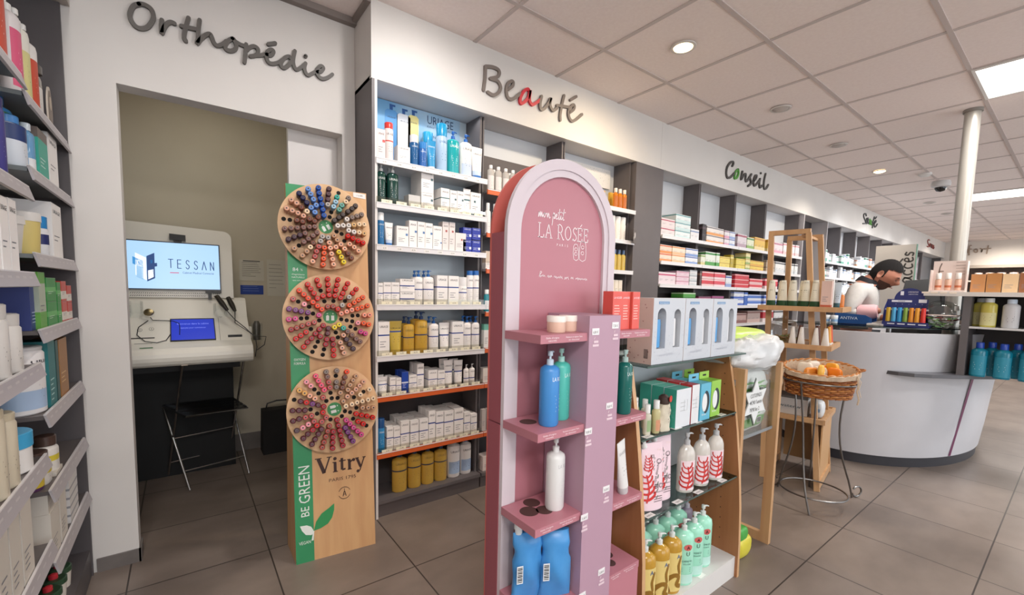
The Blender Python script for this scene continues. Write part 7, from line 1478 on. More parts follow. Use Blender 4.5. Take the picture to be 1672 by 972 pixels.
tray(1.115, -.02, .42, -.045, .385); tray(.880, 0, .40, -.005, .44); tray(.665, -.02, .40, .0, .40); tray(.425, 0, .45, -.005, .33)
put('bottom_rail', MB().bar(AF(0, 0, .035), AF(.43, 0, .035), .022, .05, WOODF), t); put('bottom_rail', MB().bar(AF(0, .3, .035), AF(.43, .3, .035), .022, .05, WOODF), t)
put('end_panel', MB().hexa([AF(.03, .0, .06), AF(.41, .0, .06), AF(.41, .008, .06), AF(.03, .008, .06)], [AF(.04, .0, .42), AF(.40, .0, .42), AF(.40, .008, .42), AF(.04, .008, .42)], M('#bd9468', .5)), t)
put('rear_panel', MB().hexa([AF(.435, .03, .05), AF(.435, .27, .05), AF(.443, .27, .05), AF(.443, .03, .05)], [AF(.42, .05, .42), AF(.42, .27, .42), AF(.428, .27, .42), AF(.428, .05, .42)], M('#a9855c', .5)), t)
def on(a, b_, z): p = AO + Vector(AF(a, b_, z)); return tuple(p)
RZ = -1.4
def p_cone(w, h, c1, c2=None, f2=.25, w2=.6):
    """soft tube standing on its wide sealed end"""
    b = MB(); n = 24
    def rg(t_): rx = w / 2 * (1 - (1 - w2) * t_); ry = .003 + w * .26 * math.sin(PI * min(1, .15 + t_ * .7)); return [(rx * math.cos(2 * PI * k / n), ry * math.sin(2 * PI * k / n), h * .93 * t_) for k in range(n)]
    if c2: b.loft([rg(f2 * k / 3) for k in range(4)], M(c2, .4))
    f0 = f2 if c2 else 0; b.loft([rg(f0 + (1 - f0) * k / 6) for k in range(7)], M(c1, .4))
    for i in range(4): b.add([(-w * .16, -w * .29, h * (.62 - .07 * i)), (w * .14, -w * .29, h * (.62 - .07 * i)), (w * .14, -w * .29, h * (.635 - .07 * i)), (-w * .16, -w * .29, h * (.635 - .07 * i))], [(0, 1, 2, 3)], M('#6a6a58', .5))
    c = MB(); c.lathe([(w * w2 * .46, h * .925), (w * w2 * .44, h)], M(c1, .35), 18)
    return ('cream_tube', [('body', b.mesh('body')), ('cap', c.mesh('cap'))])
gt1 = q('creamtube', lambda: p_cone(.056, .17, '#dcd8c8', '#1f4a30'))
for i, b_ in enumerate((.335, .275, .215, .150, .098)):
    clone(gt1, on(.06 + .02 * (i % 2), b_, 1.1285), RZ, 'cream tube with dark green foot, front row, %s from left, top rack tray' % ORD[i], 'tube', 'cream tubes on the wooden rack')
for i, b_ in enumerate((.30, .24, .18)):
    clone(gt1, on(.16, b_, 1.1285), RZ, 'cream tube with dark green foot, %s from left in second row, top rack tray' % ORD[i], 'tube', 'cream tubes on the wooden rack')
clone(q('rosecarton', lambda: p_carton(.052, .165, col='#d3b5ac', bands=[(0, .12, '#b5583f')], lines=3)), on(.03, .038, 1.1285), RZ, 'rosy carton in front on the top rack tray', 'carton')
clone(q('wcart', lambda: p_carton(.045, .175, col='#dcd9d6', lines=3)), on(.10, .035, 1.1285), RZ, 'white narrow carton beside the rosy one on the top rack tray', 'carton')
bt = q('bluetube2', lambda: p_tube(.04, .16, col='#b9c6d2', cap='#2f5a66', text=None, lines=3, capf=.2))
for i, a in enumerate((.19, .25, .31)): clone(bt, on(a, .0 + .01 * i, 1.1285), RZ, 'pale blue tube with dark teal cap, %s from near side, top rack tray' % ORD[i], 'tube', 'pale blue tubes on the wooden rack')
clone(q('orangeb', lambda: p_bottle(.034, .10, col='#d9803a', cap='#e6e0da', text=None, neck=.6)), on(.38, .0, 1.1285), RZ, 'small orange bottle at the far end of the top rack tray', 'bottle')
# dome jar with green sweets
tj = thing('dome_jar', 'clear plastic dome jar with green wrapped pieces on the second rack tray', 'jar', on(.14, .27, .8935))
dm = MB(); dm.lathe([(.05, 0), (.085, .02), (.095, .06), (.090, .10), (.070, .135), (.035, .155), (.012, .16)], CLEARP, 28, caps=False); put('dome', dm, tj)
put('knob', MB().lathe([(.012, .159), (.015, .17), (.008, .178)], CLEARP, 16), tj)
cd = MB(); R_ = random.Random(6)
for i in range(46):
    a = R_.uniform(0, 6.28); r = .07 * math.sqrt(R_.random()); z = R_.uniform(.005, .045); an = R_.uniform(0, 3)
    cd.bar((r * math.cos(a) - .014 * math.cos(an), r * math.sin(a) - .014 * math.sin(an), z), (r * math.cos(a) + .014 * math.cos(an), r * math.sin(a) + .014 * math.sin(an), z + R_.uniform(-.006, .01)), .014, .006, M(R_.choice(['#6f8a2f', '#8fa04a', '#9a7a4a', '#5f6f2a', '#b9a86a']), .4))
o = put('sweets', cd, tj); o['kind'] = 'stuff'
wt1 = q('wt1', lambda: p_cone(.044, .112, '#dad5d0', None, 0, .45)); br1 = q('br1', lambda: p_cone(.044, .12, '#6b3a26', None, 0, .5)); or1 = q('or1', lambda: p_cone(.040, .12, '#d99a3c', '#e2dcd4', .18, .5)); or2 = q('or2', lambda: p_cone(.040, .125, '#d3532a', '#e2dcd4', .15, .5))
for pr_, a, b_, lb in ((wt1, .03, .148, 'white tube, left of the leg, on the second rack tray'), (br1, .10, .165, 'brown tube behind the white one on the second rack tray'), (wt1, .04, .075, 'white tube right of the near leg on the second rack tray'), (br1, .13, .08, 'brown tube in the rear, right of the near leg, second rack tray'),
                       (wt1, .04, .025, 'rightmost white tube in the front row, second rack tray'), (or1, .11, .020, 'yellow orange tube on the second rack tray'), (or2, .19, .022, 'red orange tube on the second rack tray'), (wt1, .03, .195, 'white tube beside the dome jar on the second rack tray')):
    clone(pr_, on(a, b_, .8935), RZ, lb, 'tube')
sj = q('sj', lambda: p_jar(.05, .05, col='#b9b4ac', lid='#cfccc8', lf=.4))
for i, (a, b_) in enumerate([(.04, .34), (.04, .27), (.05, .20), (.05, .12), (.05, .05), (.25, .04)]): clone(sj, on(a, b_, .6785), 0, 'small grey jar, %s from left, third rack tray' % ORD[i], 'jar', 'small jars on the third rack tray')
clone(q('tree', lambda: p_bottle(.05, .10, col='#2f6a3a', cap='#dcd6c9', text=None, band=(.2, .5, '#d8d2c4'))), on(.02, .395 - .03, .6785), RZ, 'little green and white bottle at left end of third rack tray', 'bottle')
tw = thing('wipes_box', 'white cardboard box with dark printed word on the lowest rack tray', 'box', on(.05, .185, .4385), RZ)
wb_ = MB(); W1 = M('#c9c6c4', .5); wb_.box(-.095, .095, -.0, .16, 0, .105, W1); wb_.box(-.095, .095, -.002, .16, .105, .118, M('#5f5c5a', .5)); put('carton', wb_, tw); put('word', MB().text('waterw', front(-.0006), 0, .045, .020, M('#2f4a54', .5), width=.12), tw)
tw = thing('wipes_pack', 'white soft pack with blue print at the right end of lowest rack tray', 'pack', on(.12, .045, .4385), RZ)
put('pack', pad_mesh(.07, .12, .10, 2, M('#cfd3d6', .4), .003), tw); put('print', MB().box(-.02, .02, -.0635, -.0615, .04, .06, M('#7f9fc0', .5)), tw)

# ================================================================== BASKET ON WIRE STAND
BC = Vector((2.86, .885, 0)); ba = math.atan2(-.957, .29)
t = thing('wicker_basket', 'oval brown wicker basket with beige cloth lining on a wire stand', 'basket', (BC.x, BC.y, .640), ba)
WK = [M('#9c5f2c', .5), M('#b07238', .5), M('#84481e', .5)]
def ov(rx, ry, z, n=64, wob=0, ph=0, k=16, tilt=.028):
    return [((rx + wob * math.sin(k * a + ph)) * math.cos(a), (ry + wob * math.sin(k * a + ph)) * math.sin(a), z + tilt * math.sin(a) * (z / .16)) for a in [2 * PI * i / n for i in range(n)]]
def rad(z): f = z / .16; return .146 + .027 * f, .108 + .028 * f
wv = MB(); L_ = 11
for i in range(L_):
    z = .008 + i * .0132; rx, ry = rad(z); wv.tube(ov(rx, ry, z, 160, .0048, PI * (i % 2), 20), .0060, WK[i % 3], 6, closed=True, sq=.8)
put('woven_side', wv, t)
sk = MB()
for i in range(32):
    a = 2 * PI * i / 32; p_ = [(rad(z)[0] * math.cos(a), rad(z)[1] * math.sin(a), z + .028 * math.sin(a) * (z / .16)) for z in (.0, .05, .10, .15)]; sk.tube(p_, .0028, WK[2], 5)
put('stakes', sk, t)
rm = MB(); rx, ry = rad(.157)
for ph in (0, PI): rm.tube([((rx + .004 * math.cos(14 * a + ph)) * math.cos(a), (ry + .004 * math.cos(14 * a + ph)) * math.sin(a), .157 + .028 * math.sin(a) + .005 * math.sin(14 * a + ph)) for a in [2 * PI * i / 112 for i in range(112)]], .0055, WK[1], 6, closed=True)
for sx in (-1, 1): rm.tube([(sx * rx, -.03, .16), (sx * (rx + .022), -.022, .167), (sx * (rx + .026), 0, .168), (sx * (rx + .022), .022, .167), (sx * rx, .03, .165)], .005, WK[0], 6)
put('braided_rim', rm, t)
CLO = noise_mat('linen_cloth', '#b59f88', '#c2ad96', 90, .9)
put('base', MB().loft([ov(.146, .108, .004, 48, tilt=0), ov(.146, .108, .010, 48, tilt=0)], WK[2]), t)
ln = MB(); ln.loft([ov(.130, .096, .02, 64, tilt=0), ov(.150, .118, .12, 64), ov(.163, .127, .152, 64, .002, 0, 9)], CLO, True, False); ln.loft([ov(.163, .127, .152, 64, .002, 0, 9), ov(.170, .134, .163, 64, .002, 0, 9), ov(.183, .146, .156, 64, .003, 1, 11), ov(.181, .144, .128, 64, .004, 2, 13)], CLO, True, False)
put('cloth_lining', ln, t)
for sx, a0 in ((-1, 0), (1, 0)):
    put('ribbon', MB().tube([(sx * .165, -.07, .14), (sx * .172, -.085, .10), (sx * .168, -.082, .06), (sx * .178, -.09, .02), (sx * .174, -.088, -.01)], .0042, CLO, 6, sq=.4).tube([(sx * .165, -.07, .14), (sx * .182, -.075, .11), (sx * .176, -.07, .07), (sx * .186, -.075, .03)], .004, CLO, 6, sq=.4), t)
R_ = random.Random(9)
for i in range(9):
    c = ['#e07a1c', '#e6a02c', '#e0701c', '#dcd2c4', '#e07a14', '#dcd2c4', '#d98a3a', '#e6b24a', '#c9b49a'][i]
    a = 2 * PI * i / 9; rr_ = .085 if i < 8 else 0
    tp = thing('sachet', 'small %s sachet in the basket, %s one round the cloth' % ({'#6a8a3a': 'green', '#dcd2c4': 'white', '#c9b49a': 'beige'}.get(c, 'orange'), ORD[i]), 'sachet', (BC.x + rr_ * math.cos(a + ba), BC.y + .8 * rr_ * math.sin(a + ba), .640 + .068 + .02 * (i % 2)), R_.uniform(0, 3), 'sachets in the wicker basket')
    put('wrapper', pad_mesh(.075, .03, .095, 20 + i, M(c, .35), .004), tp); put('label', MB().box(-.02, .02, -.0175, -.0165, .035, .06, M('#efe9dc', .5)), tp)
# stand
t = thing('wire_stand', 'grey metal wire stand with curled feet carrying the wicker basket', 'stand', (2.90, .885, 0)); mv = Matrix.Translation((-2.90, -.885, 0))
WR = M('#7d7a78', .32, 1)
def oval3(cx, cy, rx, ry, z, n=48, rot=ba): return [(cx + rx * math.cos(a) * math.cos(rot) - ry * math.sin(a) * math.sin(rot), cy + rx * math.cos(a) * math.sin(rot) + ry * math.sin(a) * math.cos(rot), z) for a in [2 * PI * i / n for i in range(n)]]
put('top_ring', MB().tube(oval3(BC.x, BC.y, .172, .134, .722), .005, WR, 8, closed=True).moved(mv), t)
put('lower_ring', MB().tube(oval3(2.905, .885, .165, .155, .075), .005, WR, 8, closed=True).moved(mv), t)
for ang, foot in ((2.9, (2.708, .832)), (1.25, (2.952, 1.085)), (-.85, (3.17, .765)), (.35, (3.12, .97))):
    cx, cy = 2.88, .885; tx, ty = BC.x + .15 * math.cos(ang), BC.y + .15 * math.sin(ang)
    pts = []
    for s in range(13):
        k = s / 12; z = .715 * (1 - k) + .004; w_ = k ** 2.2; inn = -.035 * math.sin(PI * min(1, k * 1.15))
        x = tx * (1 - w_) + foot[0] * w_; y = ty * (1 - w_) + foot[1] * w_; d = math.hypot(x - cx, y - cy); x += (x - cx) / d * inn; y += (y - cy) / d * inn; pts.append((x, y, z))
    put('wire_leg', MB().tube(pts, .0052, WR, 8).moved(mv), t)
    d = Vector((foot[0] - cx, foot[1] - cy, 0)).normalized(); c = Vector((foot[0], foot[1], .036)) + d * .035
    if ang != 2.9: put('curled_foot', MB().tube([tuple(c + d * (.035 * math.cos(a)) + Vector((0, 0, .030 * math.sin(a)))) for a in [PI * .8 - 2 * PI * .86 * i / 20 for i in range(21)]], .005, WR, 8).moved(mv), t)

# ================================================================== COUNTER
CC = (4.9, 1.1)
def el(a, b_, th, z): return (CC[0] + a * math.cos(th), CC[1] + b_ * math.sin(th), z)
T0, T1, NT = math.radians(110), math.radians(405), 90
TH = [T0 + (T1 - T0) * i / NT for i in range(NT + 1)]
t = thing('service_counter', 'large curved pale grey pharmacy counter widening upwards on dark plinth', 'counter', (4.9, 1.1, 0)); mv = Matrix.Translation((-4.9, -1.1, 0))
CW = noise_mat('counter_front', '#c3c3c8', '#c8c8cd', 4, .38)
def strip(rows, m, th=TH): 
    b = MB(); b.loft([[el(a, c, h_, z) for h_ in th] for a, c, z in rows], m, True, False, False); return b
put('front_panel', strip([(1.05, .66, .072), (1.085, .68, .25), (1.125, .705, .55), (1.165, .73, .80), (1.2, .75, .965), (1.165, .715, .965), (1.13, .69, .80), (1.02, .63, .072)], CW).moved(mv), t)
put('plinth', strip([(1.035, .648, 0), (1.035, .648, .074)], M('#2c2b31', .5)).moved(mv), t)
put('worktop', strip([(1.10, .66, .735), (.62, .30, .735)], M('#b5b2ae', .4)).moved(mv), t)
put('glass_top', strip([(1.16, .715, 1.0), (.82, .40, 1.0), (.82, .40, .993), (1.16, .715, .993), (1.16, .715, 1.0)], M('#7f908c', .05, 0, 'clear'), [math.radians(150 + 1.7 * i) for i in range(75)]).moved(mv), t)
put('glass_edge', strip([(1.1605, .7155, 1.0), (1.1605, .7155, .993)], M('#1d2827', .2), [math.radians(150 + 1.7 * i) for i in range(75)]).moved(mv), t)
for dg in (170, 205, 245, 262): put('glass_support', MB().lathe([(.009, .9655), (.009, .9925)], STEEL, 12, *el(1.12, .68, math.radians(dg), 0)[:2]).moved(mv), t)
sth = [math.radians(d_) for d_ in (238.5, 239.5, 240.5)]
def on_front(th, z): k = (z - .072) / .893; return el(1.0525 + .151 * k, .6625 + .091 * k, th, z)
# magenta stripe leaning across the front
sb_ = MB(); rows = []
for i in range(13):
    k = i / 12; z = .075 + .60 * k; c = math.radians(240.8 + 3.7 * k) ; w_ = math.radians(.75); rows.append([on_front(c - w_, z), on_front(c + w_, z)])
sb_.loft(rows, M('#6b2350', .35), True, False, False); put('magenta_stripe', sb_.moved(mv), t)
# side ledge at 0.70 m
out = [(3.858, .812), (3.850, .74), (3.862, .66), (3.92, .585), (4.04, .485), (4.27, .335), (4.55, .235), (4.9, .19), (5.3, .22), (5.6, .32)]
inn = [(4.9 + 1.12 * math.cos(a), 1.1 + .70 * math.sin(a)) for a in [math.radians(d_) for d_ in (205, 212, 219, 226, 232, 240, 252, 270, 290, 308)]]
lg = MB(); n = len(out)
lg.add([(x, y, z) for z in (.680, .704) for x, y in out + inn], [(i, i + 1, n + i + 1, n + i) for i in range(n - 1)] + [(2 * n + i, 3 * n + i, 3 * n + i + 1, 2 * n + i + 1) for i in range(n - 1)] + [(i, 2 * n + i, 2 * n + i + 1, i + 1) for i in range(n - 1)], M('#56565b', .35))
put('side_ledge', lg.moved(mv), t)

# small shelf unit standing on the ledge
UG = M('#615d5f', .45)
t = thing('ledge_shelf', 'dark grey small shelf unit standing on the counter ledge', 'shelving unit', (4.25, .3, .7045)); mv = Matrix.Translation((-4.25, -.3, -.7045))
put('upright', MB().box(4.08, 4.40, .460, .497, .7045, 1.235, UG).moved(mv), t); put('upright', MB().box(4.08, 4.40, .02, .045, .7045, 1.235, UG).moved(mv), t)
put('back_panel', MB().box(4.40, 4.41, .02, .497, .7045, 1.235, M('#3a3638', .5)).moved(mv), t)
put('shelf', MB().box(4.075, 4.40, .0455, .4595, 1.015, 1.027, M('#d0cfcf', .35)).moved(mv), t)
put('top_shelf', MB().box(4.075, 4.41, .02, .690, 1.2355, 1.2475, M('#d3cfcb', .35)).moved(mv), t)
rl = MB(); rl.box(4.066, 4.0745, .02, .690, 1.222, 1.2495, M('#d8d2cc', .35))
for i in range(4): rl.box(4.0645, 4.066, .53 + .045 * i, .565 + .045 * i, 1.238, 1.249, M('#efe0cf', .5))
put('price_rail', rl.moved(mv), t)
RL = -PI / 2
bb = q('bluebig', lambda: p_bottle(.078, .222, mat=M('#127a94', .1), cap='#2148b0', text=None, label=(.05, .62, '#2a8aa4'), neck=.42, capf=.16, lines=4, tcol='#cfe6ec'))
for i, y in enumerate((.405, .30, .195, .09)): clone(bb, (4.125, y, .7045), RL, 'big teal blue bottle with royal blue cap, %s from left on the ledge' % ORD[i], 'bottle', 'teal blue bottles on the counter ledge')
for i, y in enumerate((.36, .25, .15)): clone(bb, (4.225, y, .7045), RL, 'big teal blue bottle in the rear row, %s from left on the ledge' % ORD[i], 'bottle', 'teal blue bottles on the counter ledge')
clone(q('ylw', lambda: p_bottle(.075, .185, mat=M('#c9bd5a', .1), cap='#d6dadb', text=None, label=(.06, .5, '#d8d29a'), neck=.5)), (4.13, .385, 1.0275), RL, 'pale yellow bottle on the small shelf above the teal ones', 'bottle')
clone(q('wht', lambda: p_bottle(.075, .18, col='#cfcfd2', cap='#c9d6e6', text=None, neck=.5)), (4.13, .29, 1.0275), RL, 'white bottle right of the pale yellow one on the small shelf', 'bottle')
clone(q('wht', None), (4.13, .19, 1.0275), RL, 'white bottle farthest right on the small shelf, beyond photo edge', 'bottle')
clone(q('ylw', None), (4.215, .43, 1.0275), RL, 'pale yellow bottle in the second row on the small shelf', 'bottle')
# serum display box
t = thing('serum_display', 'pale pink open display box with three serum bottles and curved logo', 'display box', (4.10, .585, 1.248), RL)
w_ = MB(); PB = M('#d8c6be', .5); w_.box(-.085, .085, .07, .075, 0, .212, PB); w_.box(-.085, .085, -.02, .07, 0, .012, PB); w_.box(.083, .088, -.0, .07, 0, .205, PB); w_.box(-.088, -.083, .0, .07, 0, .15, PB)
put('box', w_, t)
g = MB(); F7 = lambda u, v, d=0: (u, .0698 - d, v)
g.stroke([(-.045, .195), (-.052, .17), (-.055, .14), (-.056, .12)], F7, .003, M('#6a5a50', .5), .0006, 3); g.stroke([(-.056, .142), (-.035, .143)], F7, .003, M('#6a5a50', .5), .0006)
for i in range(5): g.add([F7(.025, .2 - .02 * i, .0006), F7(.07, .2 - .02 * i, .0006), F7(.07, .203 - .02 * i, .0006), F7(.025, .203 - .02 * i, .0006)], [(0, 1, 2, 3)], M('#a8988f', .5))
put('print', g, t)
sr = q('serum', lambda: p_bottle(.034, .115, mat=M('#e0b49c', .15), cap='#e6ddd6', band=(.16, .28, '#c46a44'), text=None, neck=.7, capf=.35, lines=0))
for i in range(3): clone(sr, (4.11, .630 - .048 * i, 1.2605), RL, 'peach serum bottle, %s of three in the pale pink display' % ['left', 'middle', 'right'][i], 'bottle')
for i, (y, c, h_) in enumerate([(.45, '#b07a4a', .12), (.38, '#a8733f', .125), (.31, '#d0b088', .12), (.24, '#8a5530', .125), (.17, '#a8733f', .12)]):
    clone(q(('kraft', c), lambda c=c, h_=h_: p_carton(.066, h_, col=c, lines=3)), (4.16, y, 1.248), RL, '%s carton on top of the ledge shelf, %s from left' % ({'#d0b088': 'pale beige', '#8a5530': 'dark brown'}.get(c, 'light brown'), ORD[i]), 'carton', 'brown cartons on the ledge shelf')

# on the glass: tube display, jar, book, little jars
GT = 1.0006
t = thing('lip_balm_display', 'navy blue counter display with a rounded header and coloured tubes', 'display box', (4.03, .770, GT), RL); t.scale = (1, 1, 1.17)
NB = M('#28306c', .45)
b = MB(); b.box(-.12, .125, 0, .09, 0, .012, NB); b.box(-.12, .125, -.004, 0, 0, .030, NB); b.box(-.12, .10, .088, .092, 0, .165, NB)
b.prism([(-.09 + 0, .165)] + [(-.0 + .082 * math.cos(a), .165 + .068 * math.sin(a)) for a in [PI - PI * k / 14 for k in range(15)]] + [(.09, .165)], lambda u, v, d: (u, d, v), .088, .092, NB)
b.add([(-.12, 0, .0), (-.12, .092, .0), (-.12, .092, .16), (-.12, .02, .11)], [(0, 1, 2, 3)], NB); b.add([(.125, 0, .0), (.10, .092, .0), (.10, .092, .125)], [(0, 1, 2)], NB)
b.box(-.12, .112, .05, .054, .098, .108, M('#d9d5dc', .5))
put('box', b, t)
p = MB(); F8 = lambda u, v: (u, .0872, v); WP = M('#e6e6ee', .5)
p.text('LA ROCHE-POSAY', F8, .018, .205, .010, WP, width=.055); p.text('LABORATOIRE', F8, .018, .193, .006, WP, width=.05); p.box(-.05, -.032, .0866, .0874, .190, .214, WP)
p.box(-.095, .015, .0866, .0874, .148, .160, WP); p.text('hydratant', lambda u, v: (u, .0860, v), -.04, .151, .007, NB); p.box(.05, .092, .0866, .0874, .146, .166, WP)
for i in range(5): p.text('o', F8, -.07 + .035 * i, .134, .006, WP)
for i in range(4): p.box(-.09 + .055 * i, -.05 + .055 * i, -.0048, -.0040, .014, .020, WP)
put('print', p, t)
tc = ['#c9a02c', '#4fa3d0', '#2f8fc4', '#7a9a3a', '#dc8a24', '#e09a2c', '#d0342c']
for i, c in enumerate(tc):
    pr_ = q(('balm', c), lambda c=c: ('balm_tube', [('tube', MB().lathe([(.0138, .012), (.0145, .02), (.012, .122)], M(c, .35), 16).mesh('tube')), ('cap', MB().lathe([(.012, 0), (.0125, .012)], M('#e3ddd8', .35), 16).mesh('cap'))]))
    y = .770 + .095 - .031 * i
    clone(pr_, (4.055, y, GT + .0125), RL, '%s balm tube, %s from left in the navy display' % ({'#c9a02c': 'mustard', '#4fa3d0': 'light blue', '#2f8fc4': 'blue', '#7a9a3a': 'olive', '#dc8a24': 'orange', '#e09a2c': 'amber', '#d0342c': 'red'}[c], ORD[i]), 'tube')
t = thing('sweet_jar', 'clear round jar half full of green and white wrapped sweets', 'jar', (4.15, .612, GT))
put('bowl', MB().lathe([(.045, 0), (.08, .03), (.100, .075), (.103, .09)], CLEARP, 32, caps=False), t); put('lid', MB().lathe([(.103, .092), (.100, .12), (.085, .155), (.055, .180), (.018, .190), (.001, .190)], CLEARP, 32, caps=False), t)
put('paper_label', MB().loft([[(.092 * math.cos(a), .092 * math.sin(a), z) for a in [-2.2 + .08 * k for k in range(7)]] for z in (.125, .155)], M('#e2ddd6', .5), True, False, False), t)
put('rim', MB().lathe([(.104, .088), (.106, .091), (.104, .094)], M('#cdb9b0', .2), 32, caps=False), t)
cd = MB(); R_ = random.Random(16)
for i in range(90):
    a = R_.uniform(0, 6.28); z = R_.uniform(.008, .085); r = (.035 + .055 * min(1, z / .06)) * math.sqrt(R_.random()); an = R_.uniform(0, 3)
    cd.bar((r * math.cos(a) - .014 * math.cos(an), r * math.sin(a) - .014 * math.sin(an), z), (r * math.cos(a) + .014 * math.cos(an), r * math.sin(a) + .014 * math.sin(an), z + R_.uniform(-.008, .008)), .016, .007, M(R_.choice(['#5a8a3a', '#dfe0dc', '#7a9a5a', '#c9cfc4', '#8a3a3a', '#e6e6e2']), .35))
o = put('sweets', cd, t); o['kind'] = 'stuff'
t = thing('blue_tray', 'low dark blue open box with white lettering on the glass counter', 'box', (4.08, 1.075, GT), RL)
b = MB(); BT = M('#164a86', .45); b.prism([(-.115, .0), (.115, 0), (.115, .045), (.075, .068), (-.115, .082)], lambda u, v, d: (u, d, v), -.003, 0, BT); b.box(-.115, .115, 0, .12, 0, .004, BT); b.box(-.115, .115, .12, .123, 0, .082, BT); b.add([(-.115, 0, 0), (-.115, .12, 0), (-.115, .12, .08), (-.115, 0, .08)], [(0, 1, 2, 3)], BT)
put('box', b, t); put('lettering', MB().text('ANTIVA', front(-.0036), -.025, .032, .022, M('#d3dde8', .5), width=.11), t)
t = thing('leaflet_stack', 'small stack of white leaflets on the glass beside the blue box', 'leaflets', (4.02, .925, GT), RL)
put('sheets', MB().box(-.05, .045, 0, .10, 0, .012, M('#d0cbc6', .5)).prism([(-.05, .012), (.04, .012), (.05, .05), (.0, .03)], lambda u, v, d: (u, d, v), .09, .092, M('#d8d3cf', .5)), t); put('print', MB().text('10', front(-.0006), .025, .002, .008, BLACK), t)
for i, y in enumerate((1.215, 1.165)): clone(q('cj', lambda: p_jar(.046, .06, col='#cfd8dc', lid='#e2e4e6', lf=.3, band=(.2, .5, '#7fa3c9'))), (3.985, y, GT), RL, '%s small white and pale blue jar on the glass beside the blue box' % ['left', 'right'][i], 'jar')
t = thing('steel_tray', 'flat metal tray of papers under the glass counter top', 'tray', (4.0, 1.08, .9662), RL)
put('tray', MB().box(-.15, .12, -.0, .10, 0, .004, STEEL).box(-.15, .12, -.002, 0, 0, .018, STEEL), t); put('papers', MB().box(-.13, .10, .006, .09, .0045, .012, M('#c6c2bd', .6)), t)
# till screen and white standing panel behind the man
t = thing('till_screen', 'black till monitor seen from the side behind the counter', 'monitor', (4.95, .83, .736), -1.2)
put('screen', MB().hexa([(-.17, -.02, .32), (.17, -.02, .32), (.17, .02, .32), (-.17, .02, .32)], [(-.12, .05, .62), (.12, .05, .64), (.12, .07, .64), (-.12, .07, .62)], BLACK), t)
put('second_screen', MB().box(.10, .36, .0, .03, .30, .54, BLACK), t)
put('stand', MB().box(-.02, .02, -.01, .03, .01, .34, BLACK), t); put('foot', MB().box(-.1, .1, -.08, .1, 0, .012, BLACK), t); put('till_box', MB().box(-.2, .2, .0, .18, .0125, .30, M('#1f1c1e', .5)), t)
t = thing('free_access_panel', 'tall white standing panel with handwritten word accès running upwards', 'panel', (6.1, 1.29, 0), RL)
put('panel', MB().box(-.165, .165, 0, .03, .03, 1.77, M('#b9b3ac', .6)), t); put('edge_strip', MB().box(.165, .172, -.002, .032, .03, 1.77, M('#6f9a88', .4)), t)
put('foot', MB().box(-.17, .17, -.12, .16, 0, .03, UG), t)
ac = MB(); Fa = lambda u, v, d: (u, -.0004 - d, v)
def rot(pts, ox, oz, s): return [(ox - b_ * s, oz + a * s) for a, b_ in pts]
s_ = .085
for pts in ([(-1.0, .2), (-.4, .22)], [(.55, .75), (.25, .85), (.0, .5), (.1, .1), (.4, .1), (.6, .5), (.62, .8), (.62, .3), (.8, .05)], [(1.55, .75), (1.2, .85), (1.0, .5), (1.15, .1), (1.5, .15)], [(2.35, .75), (2.0, .85), (1.8, .5), (1.95, .1), (2.3, .15)], [(2.6, .45), (3.0, .55), (3.0, .8), (2.75, .85), (2.6, .5), (2.75, .1), (3.1, .15)], [(2.65, 1.25), (2.95, 1.05)], [(3.75, .75), (3.5, .85), (3.4, .6), (3.7, .4), (3.65, .1), (3.35, .15)]):
    ac.stroke(rot(pts, .155, 1.37, s_), Fa, .007, M('#3c3936', .5), .001, 4)
put('lettering', ac, t)
# end wall shelf
t = thing('end_wall_shelf', 'far shelf unit on the end wall under the lettering Confort', 'shelving unit', (XW - .18, .9, 0)); mv = Matrix.Translation((-XW + .18, -.9, 0))
put('back_panel', MB().box(XW - .02, XW - .002, -.8, 2.1, 0, 1.92, M('#5f5048', .5)).moved(mv), t)
for z in (.5, .95, 1.38, 1.62): put('shelf', MB().box(XW - .35, XW - .021, -.8, 2.1, z, z + .03, M('#cfc4b8', .4)).moved(mv), t)
put('canopy', MB().box(XW - .38, XW - .021, -.8, 2.1, 1.92, 1.98, M('#8f857c', .5)).moved(mv), t)
for i in range(8): clone(q('peach', lambda: p_jar(.13, .17, col='#e0b49c', lid='#ecd6c9', lf=.4)), (XW - .22, 1.52 - .17 * i, 1.6506), RL, 'peach tub, %s from left, top shelf of the end wall' % ORD[i], 'tub', 'peach tubs on the end wall shelf')
for i in range(5): clone(q(('kraft2', i % 2), lambda i=i: p_carton(.2, .2, col=['#b08a5a', '#3f5a34'][i % 2], lines=2)), (XW - .3, 1.45 - .3 * i, 1.4105), RL, '%s box, %s from left, second shelf of the end wall' % (['brown', 'dark green'][i % 2], ORD[i]), 'box', 'boxes on the end wall shelf')

# ================================================================== THE MAN BEHIND THE COUNTER
def skin(name, verts, edges, mat, parent, root=0, sub=2, mv=None):
    me = bpy.data.meshes.new(name); bm = __import__('bmesh').new(); lay = bm.verts.layers.skin.verify(); vs = []
    for i, (p, r) in enumerate(verts):
        v = bm.verts.new(p); v[lay].radius = (r, r) if not isinstance(r, tuple) else r; v[lay].use_root = (i == root); vs.append(v)
    for a, b_ in edges: bm.edges.new((vs[a], vs[b_]))
    bm.to_mesh(me); bm.free(); me.materials.append(mat)
    o = bpy.data.objects.new(name, me); COL.objects.link(o); o.parent = parent
    m = o.modifiers.new('skin', 'SKIN'); m.use_smooth_shade = True; m.branch_smoothing = .4
    s = o.modifiers.new('sub', 'SUBSURF'); s.levels = sub; s.render_levels = sub
    return o
